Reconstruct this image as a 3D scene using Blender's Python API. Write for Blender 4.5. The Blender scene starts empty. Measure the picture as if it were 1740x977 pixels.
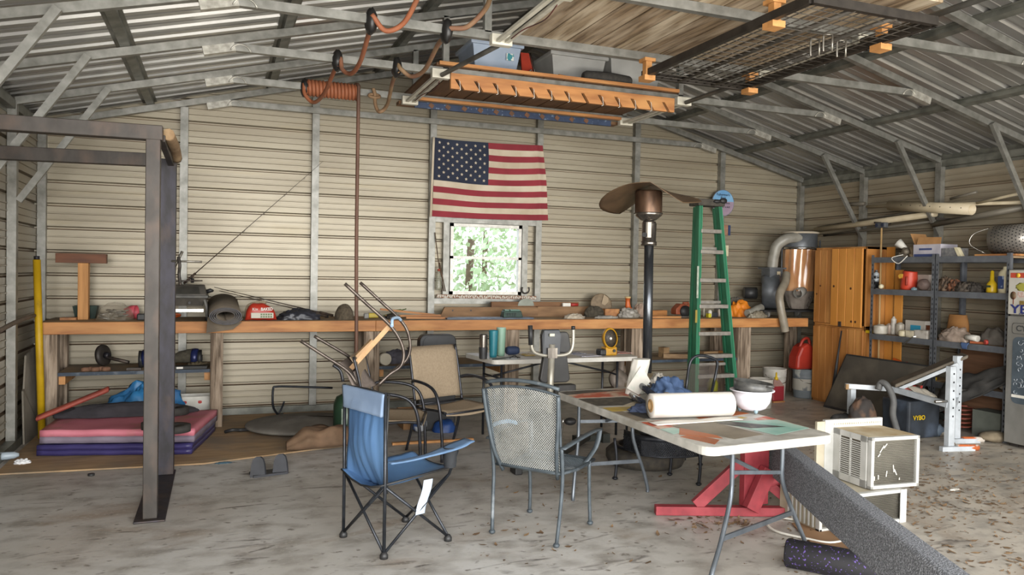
import bpy, bmesh, math, random
from mathutils import Vector, Matrix, noise
random.seed(7)
PI = math.pi
C = bpy.context.scene.collection
S = bpy.context.scene

# ---------------------------------------------------------------- camera
CAMH = 1.5; FPX = 1297.43
YAW, PIT, ROL = -0.36595, -0.020639, -0.018664
def _rot(y, p, r):
    return (Matrix.Rotation(y, 3, 'Z') @ Matrix.Rotation(p, 3, 'X') @ Matrix(((math.cos(r), 0, math.sin(r)), (0, 1, 0), (-math.sin(r), 0, math.cos(r)))))
RM = _rot(YAW, PIT, ROL)
cam_d = bpy.data.cameras.new('camera'); cam = bpy.data.objects.new('camera', cam_d); C.objects.link(cam)
rt, fw, up = RM.col[0], RM.col[1], RM.col[2]
m = Matrix((rt, up, -fw)).transposed().to_4x4(); m.translation = Vector((0, 0, CAMH))
cam.matrix_world = m
cam_d.sensor_width = 36; cam_d.lens = 36 * FPX / 1740; cam_d.clip_start = 0.05; cam_d.clip_end = 300
S.camera = cam

# ---------------------------------------------------------------- light
S.view_settings.view_transform = 'Standard'; S.view_settings.look = 'None'
S.view_settings.gamma = 1; S.view_settings.use_curve_mapping = False
S.view_settings.exposure = 0.88
W = bpy.data.worlds.new('sky'); S.world = W; W.use_nodes = True
bg = W.node_tree.nodes['Background']; bg.inputs[0].default_value = (0.80, 0.90, 1.0, 1); bg.inputs[1].default_value = 1.9
sun_d = bpy.data.lights.new('sun', 'SUN'); sun_d.energy = 3.0; sun_d.angle = math.radians(1.5); sun_d.color = (1, .95, .86)
sun = bpy.data.objects.new('sun', sun_d); C.objects.link(sun); sun.rotation_euler = (math.radians(-28), math.radians(22), 0)
def area(name, loc, target, sx, sy, e, col=(1, 1, 1)):
    d = bpy.data.lights.new(name, 'AREA'); d.shape = 'RECTANGLE'; d.size = sx; d.size_y = sy; d.energy = e; d.color = col
    o = bpy.data.objects.new(name, d); C.objects.link(o); o.location = loc
    o.rotation_euler = (Vector(target) - Vector(loc)).to_track_quat('-Z', 'Y').to_euler()
    return o
area('fill_right_back', (5.6, -1.3, 2.0), (5.9, 7.5, 1.4), 3.0, 2.4, 115, (1.0, .96, .9))  # added fill, lifts the dark right back of the room
area('fill_right_wall', (-1.0, -1.2, 2.1), (7.2, 5.6, 1.5), 2.4, 2.2, 150, (1.0, .97, .93))  # added fill, aimed across the room to brighten the right wall
area('daylight_opening', (1.2, -1.6, 2.3), (3.2, 7.5, 1.5), 6.0, 2.6, 190, (1.0, .97, .94))
area('fill_up_roof', (2.6, -1.2, .5), (3.4, 6.0, 3.4), 7.0, .9, 165, (1.0, .95, .88))  # added low fill aimed up, stands in for floor bounce on the roof

# ---------------------------------------------------------------- pixel -> point helpers (measure where things stand)
def ray(px, py): return RM @ Vector(((px - 870) / FPX, 1, -(py - 488.5) / FPX))
def Z(px, py, z=0.0):
    d = ray(px, py); t = (z - CAMH) / d.z; return Vector((d.x * t, d.y * t, z))
def Y(px, py, y):
    d = ray(px, py); t = y / d.y; return Vector((d.x * t, y, d.z * t + CAMH))
def X(px, py, x):
    d = ray(px, py); t = x / d.x; return Vector((x, d.y * t, d.z * t + CAMH))

# ---------------------------------------------------------------- materials
def lin(h):
    if isinstance(h, str):
        h = h.lstrip('#'); v = [int(h[i:i+2], 16) / 255 for i in (0, 2, 4)]
    else: v = h
    return tuple((c / 12.92 if c <= .04045 else ((c + .055) / 1.055) ** 2.4) for c in v) + (1,)
MATS = {}
def M(name, c1, c2=None, sc=(8, 8, 8), rough=.7, metal=0.0, bump=0.0, lo=.35, hi=.65, c3=None, sc3=(3, 3, 3), lo3=.5, hi3=.7, detail=4, alpha=1, trans=0, coat=0, spec=.5, ior=1.45):
    if name in MATS: return MATS[name]
    m = bpy.data.materials.new(name); m.use_nodes = True; nt = m.node_tree; n = nt.nodes; L = nt.links
    b = n['Principled BSDF']; b.inputs['Roughness'].default_value = rough; b.inputs['Metallic'].default_value = metal
    b.inputs['Base Color'].default_value = lin(c1); b.inputs['Specular IOR Level'].default_value = spec; b.inputs['IOR'].default_value = ior
    if alpha < 1: b.inputs['Alpha'].default_value = alpha
    if trans: b.inputs['Transmission Weight'].default_value = trans
    if coat: b.inputs['Coat Weight'].default_value = coat; b.inputs['Coat Roughness'].default_value = .15
    if c2 or bump:
        tc = n.new('ShaderNodeTexCoord')
        def nz(s, l, h, d=4):
            mp = n.new('ShaderNodeMapping'); mp.inputs['Scale'].default_value = s
            t = n.new('ShaderNodeTexNoise'); t.inputs['Scale'].default_value = 1; t.inputs['Detail'].default_value = d
            L.new(tc.outputs['Object'], mp.inputs[0]); L.new(mp.outputs[0], t.inputs['Vector'])
            r = n.new('ShaderNodeMapRange'); r.inputs['From Min'].default_value = l; r.inputs['From Max'].default_value = h
            L.new(t.outputs['Fac'], r.inputs['Value']); return r.outputs[0]
        f = nz(sc, lo, hi, detail)
        if c2:
            mx = n.new('ShaderNodeMix'); mx.data_type = 'RGBA'; L.new(f, mx.inputs[0]); mx.inputs[6].default_value = lin(c1); mx.inputs[7].default_value = lin(c2)
            out = mx.outputs[2]
            if c3:
                g = nz(sc3, lo3, hi3, 5)
                m2 = n.new('ShaderNodeMix'); m2.data_type = 'RGBA'; L.new(g, m2.inputs[0]); L.new(out, m2.inputs[6]); m2.inputs[7].default_value = lin(c3); out = m2.outputs[2]
            L.new(out, b.inputs['Base Color'])
        if bump:
            bp = n.new('ShaderNodeBump'); bp.inputs['Strength'].default_value = bump; bp.inputs['Distance'].default_value = .01
            L.new(f, bp.inputs['Height']); L.new(bp.outputs[0], b.inputs['Normal'])
    MATS[name] = m; return m

# ---------------------------------------------------------------- mesh builder
class MB:
    def __init__(s): s.v = []; s.f = []; s.mi = []; s.cur = 0; s.smooth = []
    def add(s, vs, fs, sm=False):
        o = len(s.v); s.v += [Vector(v) for v in vs]
        for f in fs: s.f.append([i + o for i in f]); s.mi.append(s.cur); s.smooth.append(sm)
        return s
    def box(s, c, d, rz=0, rot=None):
        c = Vector(c); x, y, z = d[0] / 2, d[1] / 2, d[2] / 2
        vs = [Vector((a * x, b * y, e * z)) for e in (-1, 1) for a, b in ((-1, -1), (1, -1), (1, 1), (-1, 1))]
        R = rot if rot is not None else Matrix.Rotation(rz, 3, 'Z')
        return s.add([c + R @ v for v in vs], [(3, 2, 1, 0), (4, 5, 6, 7), (0, 1, 5, 4), (1, 2, 6, 5), (2, 3, 7, 6), (3, 0, 4, 7)])
    def bb(s, lo, hi):
        return s.box([(lo[i] + hi[i]) / 2 for i in range(3)], [hi[i] - lo[i] for i in range(3)])
    def beam(s, p0, p1, w, h, upv=(0, 0, 1)):
        p0, p1 = Vector(p0), Vector(p1); d = (p1 - p0).normalized(); u = Vector(upv)
        if abs(d.dot(u)) > .98: u = Vector((0, 1, 0))
        a = d.cross(u).normalized(); b = a.cross(d).normalized()
        vs = [p + a * i * w / 2 + b * j * h / 2 for p in (p0, p1) for i, j in ((-1, -1), (1, -1), (1, 1), (-1, 1))]
        return s.add(vs, [(0, 1, 2, 3), (7, 6, 5, 4), (4, 5, 1, 0), (5, 6, 2, 1), (6, 7, 3, 2), (7, 4, 0, 3)])
    def tube(s, pts, r, n=8, closed=False, rs=None, cap=True, sq=None):
        pts = [Vector(p) for p in pts]; N = len(pts); vs = []; prev = None
        for i, p in enumerate(pts):
            if closed: d = (pts[(i + 1) % N] - pts[i - 1])
            else: d = pts[min(i + 1, N - 1)] - pts[max(i - 1, 0)]
            if d.length < 1e-9: d = Vector((0, 0, 1))
            d.normalize()
            if prev is None:
                u = Vector((0, 0, 1)) if abs(d.z) < .9 else Vector((1, 0, 0)); a = d.cross(u).normalized()
            else:
                a = prev - d * prev.dot(d)
                a = a.normalized() if a.length > 1e-6 else d.orthogonal().normalized()
            prev = a; b = d.cross(a)
            rr = rs[i] if rs else r
            for k in range(n):
                t = 2 * PI * k / n + (PI / 4 if n == 4 else 0)
                vs.append(p + (a * math.cos(t) + b * math.sin(t) * (sq or 1)) * rr)
        fs = []
        for i in range(N if closed else N - 1):
            j = (i + 1) % N
            for k in range(n): fs.append((i * n + k, i * n + (k + 1) % n, j * n + (k + 1) % n, j * n + k))
        s.add(vs, fs, n > 4)
        if cap and not closed:
            o = len(s.v) - len(vs)
            s.f.append([o + k for k in range(n)][::-1]); s.mi.append(s.cur); s.smooth.append(False)
            s.f.append([o + (N - 1) * n + k for k in range(n)]); s.mi.append(s.cur); s.smooth.append(False)
        return s
    def lathe(s, c, prof, n=24, axis=(0, 0, 1), sx=1, sy=1):
        c = Vector(c); q = Vector((0, 0, 1)).rotation_difference(Vector(axis).normalized())
        vs = []; fs = []
        for r, z in prof:
            for k in range(n):
                t = 2 * PI * k / n; vs.append(c + q @ Vector((r * sx * math.cos(t), r * sy * math.sin(t), z)))
        for i in range(len(prof) - 1):
            for k in range(n): fs.append((i * n + k, i * n + (k + 1) % n, (i + 1) * n + (k + 1) % n, (i + 1) * n + k))
        return s.add(vs, fs, True)
    def cyl(s, p0, p1, r, n=16, r2=None):
        return s.tube([p0, p1], r, n, rs=[r, r2 if r2 is not None else r])
    def prism(s, poly, ext):
        """poly: list of 3D points (planar), ext: extrusion vector"""
        n = len(poly); e = Vector(ext); vs = [Vector(p) for p in poly]; vs += [v + e for v in vs]
        fs = [list(range(n))[::-1], list(range(n, 2 * n))] + [(i, (i + 1) % n, (i + 1) % n + n, i + n) for i in range(n)]
        return s.add(vs, fs)
    def ball(s, c, r, n=12, m=8, amp=0, fr=3, seed=0, flat=None):
        c = Vector(c); r = Vector((r, r, r)) if isinstance(r, (int, float)) else Vector(r); vs = []; fs = []
        for i in range(m + 1):
            ph = PI * i / m
            for k in range(n):
                t = 2 * PI * k / n; d = Vector((math.sin(ph) * math.cos(t), math.sin(ph) * math.sin(t), math.cos(ph)))
                a = 1 + (amp * noise.noise(d * fr + Vector((seed, seed * 2, 0))) if amp else 0)
                p = Vector((d.x * r.x, d.y * r.y, d.z * r.z)) * a
                if flat is not None: p.z = max(p.z, flat)
                vs.append(c + p)
        for i in range(m):
            for k in range(n): fs.append((i * n + k, (i + 1) * n + k, (i + 1) * n + (k + 1) % n, i * n + (k + 1) % n))
        return s.add(vs, fs, True)
    def grid(s, fn, nu, nv, th=0, sm=True, flip=False):
        """fn(u,v)->point ; a sheet, thickness th along its normals"""
        P = [[Vector(fn(i / nu, j / nv)) for j in range(nv + 1)] for i in range(nu + 1)]
        idx = lambda i, j: i * (nv + 1) + j
        vs = [p for r in P for p in r]; fs = [(idx(i, j), idx(i + 1, j), idx(i + 1, j + 1), idx(i, j + 1)) for i in range(nu) for j in range(nv)]
        if not th: return s.add(vs, fs, sm)
        nr = []
        for i in range(nu + 1):
            for j in range(nv + 1):
                a = P[min(i + 1, nu)][j] - P[max(i - 1, 0)][j]; b = P[i][min(j + 1, nv)] - P[i][max(j - 1, 0)]
                c = a.cross(b); nr.append(c.normalized() if c.length > 1e-12 else Vector((0, 0, 1)))
        N = len(vs); vs2 = [v + nn * th for v, nn in zip(vs, nr)]
        fs2 = [tuple(reversed(f)) for f in fs]; allf = [tuple(i + N for i in f) for f in fs] + fs2
        edge = [idx(i, 0) for i in range(nu + 1)] + [idx(nu, j) for j in range(1, nv + 1)] + [idx(i, nv) for i in range(nu - 1, -1, -1)] + [idx(0, j) for j in range(nv - 1, 0, -1)]
        for k in range(len(edge)):
            a, b = edge[k], edge[(k + 1) % len(edge)]; allf.append((a, b, b + N, a + N))
        return s.add(vs + vs2, allf, sm)
def arc(c, r, a0, a1, n, ax=(1, 0, 0), ay=(0, 0, 1)):
    c, ax, ay = Vector(c), Vector(ax), Vector(ay)
    return [c + ax * r * math.cos(a0 + (a1 - a0) * i / n) + ay * r * math.sin(a0 + (a1 - a0) * i / n) for i in range(n + 1)]
def spline(pts, n=6):
    P = [Vector(p) for p in pts]; P = [2 * P[0] - P[1]] + P + [2 * P[-1] - P[-2]]; out = []
    for i in range(1, len(P) - 2):
        for k in range(n):
            t = k / n; a, b, c, d = P[i-1], P[i], P[i+1], P[i+2]
            out.append(.5 * ((2 * b) + (c - a) * t + (2*a - 5*b + 4*c - d) * t*t + (3*b - a - 3*c + d) * t**3))
    return out + [P[-2]]
def mesh_obj(name, mb, mats, off=Vector((0, 0, 0)), bevel=0, parent=None):
    me = bpy.data.meshes.new(name); me.from_pydata([v - off for v in mb.v], [], mb.f)
    for mt in (mats if isinstance(mats, (list, tuple)) else [mats]): me.materials.append(mt)
    for p, i, sm in zip(me.polygons, mb.mi, mb.smooth): p.material_index = i; p.use_smooth = sm
    me.validate()
    bm = bmesh.new(); bm.from_mesh(me); bmesh.ops.recalc_face_normals(bm, faces=bm.faces); bm.to_mesh(me); bm.free()
    o = bpy.data.objects.new(name, me); C.objects.link(o)
    if parent: o.parent = parent
    if bevel:
        b = o.modifiers.new('bevel', 'BEVEL'); b.width = bevel; b.segments = 2; b.limit_method = 'ANGLE'; b.angle_limit = .7
    return o
OFF = {}
def thing(name, label, cat, loc=(0, 0, 0), group=None, world=True, rz=0):
    o = bpy.data.objects.new(name, None); C.objects.link(o); o.location = loc; o.rotation_euler = (0, 0, rz); o.empty_display_size = .1
    o['label'] = label; o['category'] = cat
    if group: o['group'] = group
    OFF[o.name] = Vector(loc) if world else Vector((0, 0, 0)); return o
def part(name, mb, mat, parent, label=None, bevel=0):
    p = parent
    while p.parent: p = p.parent
    o = mesh_obj(name, mb, mat, OFF.get(p.name, Vector((0, 0, 0))), bevel, parent)
    if label: o['label'] = label
    return o
def solo(name, mb, mat, label, cat, group=None, bevel=0, kind=None):
    """one thing that is one mesh, in world coordinates; origin goes to the middle of its base"""
    xs = [v.x for v in mb.v]; ys = [v.y for v in mb.v]; zs = [v.z for v in mb.v]
    c = Vector(((min(xs) + max(xs)) / 2, (min(ys) + max(ys)) / 2, min(zs)))
    o = mesh_obj(name, mb, mat, c, bevel); o.location = c
    if kind: o['kind'] = kind
    if kind != 'structure': o['label'] = label; o['category'] = cat
    OFF[o.name] = c
    if group: o['group'] = group
    return o
def struct(name, mb, mat): return solo(name, mb, mat, '', '', kind='structure')
def dup(root, loc, rz=0, label=None, group=None):
    r = root.copy(); C.objects.link(r); r.location = loc; r.rotation_euler = (0, 0, rz)
    if label: r['label'] = label
    if group: r['group'] = group
    for ch in list(root.children):
        c = ch.copy(); C.objects.link(c); c.parent = r
        for g in ch.children:
            d = g.copy(); C.objects.link(d); d.parent = c
    return r
V = Vector
# ---------------------------------------------------------------- common materials
galv = M('galvanized_steel', '#8d8c86', '#6e6d67', sc=(14, 14, 14), rough=.42, metal=.55, lo=.3, hi=.7)
galvd = M('dull_galvanized', '#77776f', '#5a5b54', sc=(9, 9, 9), rough=.45, metal=.5)
splice_m = M('bright_weld_plate', '#b3b0a7', '#8c8980', sc=(20, 20, 20), rough=.35, metal=.5)
wallm = M('painted_wall_panel', '#978f7d', '#877e6c', sc=(.7, .7, 5), rough=.4, metal=.3, c3='#93886f', sc3=(1.2, 1.2, 14), lo3=.55, hi3=.85)
wallside = M('painted_side_panel', '#958c7a', '#807664', sc=(5, .7, 5), rough=.4, metal=.3, c3='#857661', sc3=(9, 1.2, 9), lo3=.5, hi3=.85)
roofm = M('bare_roof_panel', '#a9a8a4', '#918f8c', sc=(1.2, 3, 1), rough=.3, metal=.65)
wood = M('fir_lumber', '#b27b47', '#925f35', sc=(3, 22, 22), rough=.6, c3='#b98650', sc3=(2, 6, 9), bump=.1)
wood_y = M('fir_lumber_depth', '#a87547', '#895a35', sc=(22, 3, 22), rough=.6, c3='#b98650', sc3=(6, 2, 9))
wood_z = M('fir_lumber_upright', '#c08a50', '#a06f3a', sc=(22, 22, 2), rough=.6)
wood_o = M('orange_block', '#b98550', '#a0703e', sc=(15, 15, 15), rough=.6)
wood_t = M('weathered_post', '#8b7a68', '#57493b', sc=(45, 45, 2.5), rough=.85, lo=.42, hi=.62, c3='#a3927f', sc3=(14, 14, 2.5), lo3=.52, hi3=.66, bump=.4)
wood_g = M('weathered_board', '#8c775d', '#63513d', sc=(34, 2.2, 34), lo=.42, hi=.6, rough=.85, c3='#ac9b84', sc3=(9, 1.5, 9), lo3=.45, hi3=.65, bump=.3)
wood_g2 = M('bleached_board', '#9f8c72', '#78664e', sc=(34, 2.2, 34), lo=.42, hi=.6, rough=.85, c3='#bdae97', sc3=(9, 1.5, 9), lo3=.45, hi3=.65, bump=.3)
wood_g3 = M('brown_weathered_board', '#86684a', '#63492f', sc=(34, 2.2, 34), lo=.42, hi=.6, rough=.85, c3='#9b7b58', sc3=(9, 1.5, 9), lo3=.45, hi3=.65, bump=.3)
wood_d = M('dark_stained_board', '#6b4e34', '#553c27', sc=(16, 2, 16), rough=.7)
plyw = M('plywood', '#a58a68', '#8b7153', sc=(3, 14, 14), rough=.8, c3='#7d6f5d', sc3=(2, 2, 2), lo3=.45, hi3=.65)
black_m = M('black_plastic', '#1f1f20', '#2c2c2c', rough=.5)
black_s = M('satin_black_steel', '#23211f', '#35302b', sc=(20, 20, 20), rough=.35, metal=.6)
rust = M('rusty_steel', '#403b37', '#322e2a', sc=(12, 12, 6), rough=.5, metal=.4, c3='#4f4138', sc3=(9, 9, 5), lo3=.5, hi3=.8)
rustd = M('dark_rusty_steel', '#35333a', '#2a2829', sc=(20, 20, 8), rough=.5, metal=.5, c3='#4d4038', sc3=(6, 6, 3))
white_p = M('white_plastic', '#d8d5cc', '#c4c0b5', sc=(9, 9, 9), rough=.5)
cream_p = M('cream_plastic', '#cfc6a8', '#b9af90', sc=(12, 12, 12), rough=.55)
grey_p = M('grey_plastic', '#7d7b76', '#6c6a65', sc=(9, 9, 9), rough=.5)
chrome = M('worn_chrome', '#b9b6b0', '#8f8c86', sc=(9, 9, 9), rough=.22, metal=.95)
blue_pt = M('blue_painted_edge', '#36424f', '#2b3542', sc=(14, 14, 14), rough=.6, c3='#5a6168', lo3=.55, hi3=.65, sc3=(10, 10, 10))
clear_m = M('clear_plastic', '#cfd2cf', rough=.2, alpha=.35)

# ---------------------------------------------------------------- the building
XL, XR, YB, YF = -1.53, 7.26, 8.20, -0.9
EAVE, SL = 2.79, .25
XM = (XL + XR) / 2
def rz_(x): return EAVE + SL * (min(x, XR + XL - x) - XL)
# floor
fm = bpy.data.materials.new('stained_concrete'); fm.use_nodes = True
def floor_mat():
    nt = fm.node_tree; n = nt.nodes; L = nt.links; b = n['Principled BSDF']
    tc = n.new('ShaderNodeTexCoord')
    def nz(s, l, h, d=6, dist=0):
        mp = n.new('ShaderNodeMapping'); mp.inputs['Scale'].default_value = s
        t = n.new('ShaderNodeTexNoise'); t.inputs['Scale'].default_value = 1; t.inputs['Detail'].default_value = d; t.inputs['Distortion'].default_value = dist
        L.new(tc.outputs['Object'], mp.inputs[0]); L.new(mp.outputs[0], t.inputs['Vector'])
        r = n.new('ShaderNodeMapRange'); r.inputs['From Min'].default_value = l; r.inputs['From Max'].default_value = h
        L.new(t.outputs['Fac'], r.inputs['Value']); return r.outputs[0]
    def mix(f, a, c):
        mx = n.new('ShaderNodeMix'); mx.data_type = 'RGBA'; L.new(f, mx.inputs[0])
        if isinstance(a, tuple): mx.inputs[6].default_value = a
        else: L.new(a, mx.inputs[6])
        mx.inputs[7].default_value = c; return mx.outputs[2]
    sx_ = n.new('ShaderNodeSeparateXYZ'); L.new(tc.outputs['Object'], sx_.inputs[0])
    mr = n.new('ShaderNodeMapRange'); mr.inputs['From Min'].default_value = -1.5; mr.inputs['From Max'].default_value = 2.5; L.new(sx_.outputs['X'], mr.inputs['Value'])
    o = mix(mr.outputs[0], lin('#b4b2ae'), lin('#b0a697'))
    o = mix(nz((.5, .5, 1), .4, .8), o, lin('#948c80'))
    o = mix(nz((5, 7, 1), .45, .75), o, lin('#7f7a72'))
    o = mix(nz((1.3, 2.4, 1), .58, .78, 8, .6), o, lin('#7d6c59'))
    o = mix(nz((3.2, 11, 1), .60, .74, 9, 1.0), o, lin('#544e49'))
    o = mix(nz((14, 18, 1), .62, .72, 6), o, lin('#6a645d'))
    o = mix(nz((40, 40, 1), .55, .8), o, lin('#a8a49a'))
    L.new(o, b.inputs['Base Color'])
    r = n.new('ShaderNodeMapRange'); L.new(nz((.8, .8, 1), .35, .7), r.inputs['Value']); r.inputs['To Min'].default_value = .32; r.inputs['To Max'].default_value = .7
    L.new(r.outputs[0], b.inputs['Roughness'])
    bp = n.new('ShaderNodeBump'); bp.inputs['Strength'].default_value = .15; bp.inputs['Distance'].default_value = .01
    L.new(nz((12, 12, 1), .2, .8), bp.inputs['Height']); L.new(bp.outputs[0], b.inputs['Normal'])
floor_mat()
struct('floor', MB().bb((XL - .1, YF, -.15), (XR + .1, YB + .1, 0)), fm)
struct('trim_1', MB().bb((-40, -40, -.3), (45, 60, -.16)), M('gravel_yard', '#8f8b7c', '#79755f', sc=(2, 2, 2), rough=.9))

PER = .2185
PROF = [(0, 0), (.052, 0), (.056, -.011), (.064, -.011), (.067, 0), (.112, 0), (.116, -.011), (.124, -.011), (.127, 0), (.182, 0), (.187, .03), (.194, .031), (.205, .031), (.2165, 0)]
def prof(u0, u1, shift=0):
    out = []; k = math.floor((u0 - shift) / PER) - 1
    while k * PER + shift < u1:
        for a, d in PROF: out.append((k * PER + shift + a, d))
        k += 1
    res = []
    for (a, da), (b, db) in zip(out, out[1:]):
        if b <= u0 or a >= u1 or b - a < 1e-9: continue
        f = lambda t: da + (db - da) * (t - a) / (b - a)
        a2, b2 = max(a, u0), min(b, u1)
        res.append((a2, f(a2), b2, f(b2)))
    return res
# back wall, ribs level, with the window opening
WX0, WX1, WZ0, WZ1 = 2.40, 3.25, 1.235, 2.03
mb = MB(); yb = YB + .06
segs = []
for a, da, b, db in prof(0, 3.89, .105):
    cuts = [a] + [c for c in (WZ0, WZ1, EAVE) if a < c < b] + [b]
    for p, q in zip(cuts, cuts[1:]): segs.append((p, da + (db - da) * (p - a) / (b - a), q, da + (db - da) * (q - a) / (b - a)))
def xr(z):
    e = max(0, (z - EAVE - .05) / SL); return XL - .1 + e, XR + .1 - e
for a, da, b, db in segs:
    (l0, r0), (l1, r1) = xr(a), xr(b)
    if r0 <= l0: continue
    if r1 < l1: l1 = r1 = XM
    spans = [((l0, l1), (r0, r1))]
    if a >= WZ0 - 1e-6 and b <= WZ1 + 1e-6: spans = [((l0, l1), (WX0, WX0)), ((WX1, WX1), (r0, r1))]
    for (p0, p1), (q0, q1) in spans:
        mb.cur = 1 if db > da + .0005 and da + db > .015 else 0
        mb.add([(p0, yb + da, a), (q0, yb + da, a), (q1, yb + db, b), (p1, yb + db, b)], [(0, 1, 2, 3)])
grime_shade = M('grimy_shaded_rib', '#6f5d49', '#5b4b3a', sc=(3, 3, 3), rough=.7)  # rib groove shade put into the colour, together with brown ledge dirt
struct('wall_back', mb, [wallm, grime_shade])
for nm, x0, sg in (('wall_left', XL - .06, -1), ('wall_right', XR + .06, 1)):
    mb = MB()
    for a, da, b, db in prof(0, EAVE + .03, .105):
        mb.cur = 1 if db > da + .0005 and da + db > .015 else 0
        mb.add([(x0 + sg * da, YF, a), (x0 + sg * da, YB + .08, a), (x0 + sg * db, YB + .08, b), (x0 + sg * db, YF, b)], [(0, 1, 2, 3)])
    struct(nm, mb, [wallside, grime_shade])
mb = MB(); up_ = .075
RPROF = [(0, 0), (.082, 0), (.087, -.004), (.093, -.004), (.098, 0), (.158, 0), (.172, .026), (.203, .026), (.2165, -.004), (.2185, 0)]
WP = PROF; PROF = RPROF
for a, da, b, db in prof(YF - .2, YB + .2, 0):
    for s in (0, 1):
        xe = XL - .2 if s == 0 else XR + .2
        ze = EAVE - SL * .2 + up_; zt = rz_(XM) + up_
        mb.add([(xe, a, ze + da), (XM, a, zt + da), (XM, b, zt + db), (xe, b, ze + db)], [(0, 1, 2, 3)])
PROF = WP
struct('ceiling', mb, roofm)
# studs, wall channels
k = 2
def trim(mb, mat=galv):
    global k; struct('trim_%d' % k, mb, mat); k += 1
for x in (-.338, .923, 2.184, 3.46, 4.75, 5.999):
    trim(MB().bb((x - .036, YB - .01, .06), (x + .036, YB + .055, rz_(x) - .03)))
for x in (XL - .02, XR + .02): trim(MB().bb((x - .035, YB - .01, .06), (x + .035, YB + .055, EAVE)))
trim(MB().bb((XL, YB - .01, .0), (XR, YB + .055, .065)), galvd)
for y in (7.15, 6.1, 5.05, 4.0, 2.95, 1.9, .85, -.2):
    trim(MB().bb((XL - .055, y - .035, .06), (XL + .01, y + .035, EAVE)))
    trim(MB().bb((XR - .01, y - .035, .06), (XR + .055, y + .035, EAVE)))
trim(MB().bb((XL - .055, YF, 0), (XL + .02, YB, .07)), galvd)
trim(MB().bb((XR - .02, YF, 0), (XR + .055, YB, .07)), galvd)
trim(MB().bb((XR - .005, YF, EAVE - .07), (XR + .055, YB, EAVE + .0)), galvd)
trim(MB().bb((XR + .055, YF, EAVE - .1), (XR + .12, YB + .1, EAVE + .11)), galvd)
trim(MB().bb((XL - .12, YF, EAVE - .1), (XL - .055, YB + .1, EAVE + .11)), galvd)
trim(MB().bb((XL - .055, YF, EAVE - .07), (XL + .005, YB, EAVE + .0)), galvd)
# purlins: hat channels over the rafters
for x in (-.64, .47, 1.58, 2.69, 3.04, 4.0, 5.12, 6.25):
    z = rz_(x) + .034; sg = SL if x < XM else -SL; a = math.atan(sg)
    R = Matrix.Rotation(-a, 3, 'Y'); mb = MB(); y0, y1 = YF, YB + .05
    poly = [(-.065, .034), (-.065, .038), (-.035, .038), (-.028, .002), (.028, .002), (.035, .038), (.065, .038), (.065, .034), (.04, .034), (.033, -.002), (-.033, -.002), (-.04, .034)]
    pts = [V((x, y0, z)) + R @ V((p, 0, q)) for p, q in poly]
    mb.prism(pts, (0, y1 - y0, 0)); trim(mb, galvd)
# roof trusses
def truss(y, label, wall=False, webs=(1.715, 3.965)):
    t = thing('roof_truss', label, 'roof truss', (XM, y, EAVE), group='roof trusses')
    h = .058
    for s in (0, 1):
        xe = XL if s == 0 else XR
        part('rafter', MB().beam((xe, y, EAVE), (XM, y, rz_(XM)), .05, h), galv, t)
        xs = -.13 if s == 0 else XL + XR + .13
        sg = 1 if s == 0 else -1
        p0 = V((xs, y, rz_(xs) - .062)); p1 = V((xs + sg * .22, y, rz_(xs + sg * .22) - .062))
        pl = MB().beam(p0, p1, .056, .062)
        part('splice_plate', pl, splice_m, t, 'bright bare metal splice plate')
        if not wall:
            xb = xe + (.66 if s == 0 else -.66); xw = xe + (.03 if s == 0 else -.03)
            yy = y - .05
            part('knee_brace', MB().beam((xw, yy, 1.99), (xb, yy, rz_(xb) - .01), .035, .05), galv, t)
    zt = rz_(-.13 + .22) - .062
    part('tie_beam', MB().beam((-.13 + .2, y, zt), (XL + XR + .13 - .2, y, zt), .05, h), galv, t)
    if not wall:
        for x in webs: part('web_post', MB().beam((x, y, zt + .02), (x, y, rz_(x) - .02), .05, .05), galv, t)
    for s in (0, 1):
        xs = -.13 if s == 0 else XL + XR + .13; sg = 1 if s == 0 else -1
        c = V((xs + sg * .26, y - .03, zt - .055))
        part('bent_rod', MB().tube(arc(c, .075, .3, PI - .3, 8), .006, 6), splice_m, t)
    return t
TZ = rz_(.09) - .062
truss(4.0, 'galvanized roof truss nearest the viewer, crossing the upper right under the mesh rack')
truss(5.05, 'galvanized roof truss under the grey plank loft with two hose loops')
truss(6.1, 'galvanized roof truss in front of the lower storage loft, above the hook board')
truss(7.15, 'galvanized roof truss with the coiled brown air hose wound on its tie beam')
truss(YB - .02, 'galvanized gable truss flat against the back wall above the flag', wall=True)
for y in (2.95, 1.9, .85, -.2):
    o = truss(y, 'galvanized roof truss over the open front of the garage, behind the viewer'); o['group'] = 'trusses over the open front'

# window
wf = M('aluminium_window', '#bfbdb6', '#aaa79f', sc=(20, 20, 20), rough=.4, metal=.3)
glass = M('window_glass', '#ffffff', rough=0.0, trans=1, ior=1.02)
mb = MB(); y = YB
for a, b in (((WX0, WZ0), (WX0 + .035, WZ1)), ((WX1 - .035, WZ0), (WX1, WZ1)), ((WX0, WZ0), (WX1, WZ0 + .035)), ((WX0, WZ1 - .035), (WX1, WZ1)), ((WX0, 1.635), (WX1, 1.665))):
    mb.bb((a[0], y + .0, a[1]), (b[0], y + .07, b[1]))
wo = struct('window_1', mb, wf)
part('pane', MB().bb((WX0 + .03, y + .03, WZ0 + .03), (WX1 - .03, y + .034, 1.64)), glass, wo)
part('pane', MB().bb((WX0 + .03, y + .045, 1.66), (WX1 - .03, y + .049, WZ1 - .03)), glass, wo)
mb = MB()
for x in (WX0 - .05, WX1 + .04): mb.bb((x - .035, YB - .01, 1.14), (x + .035, YB + .055, 2.06))
trim(mb, galv)
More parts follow.
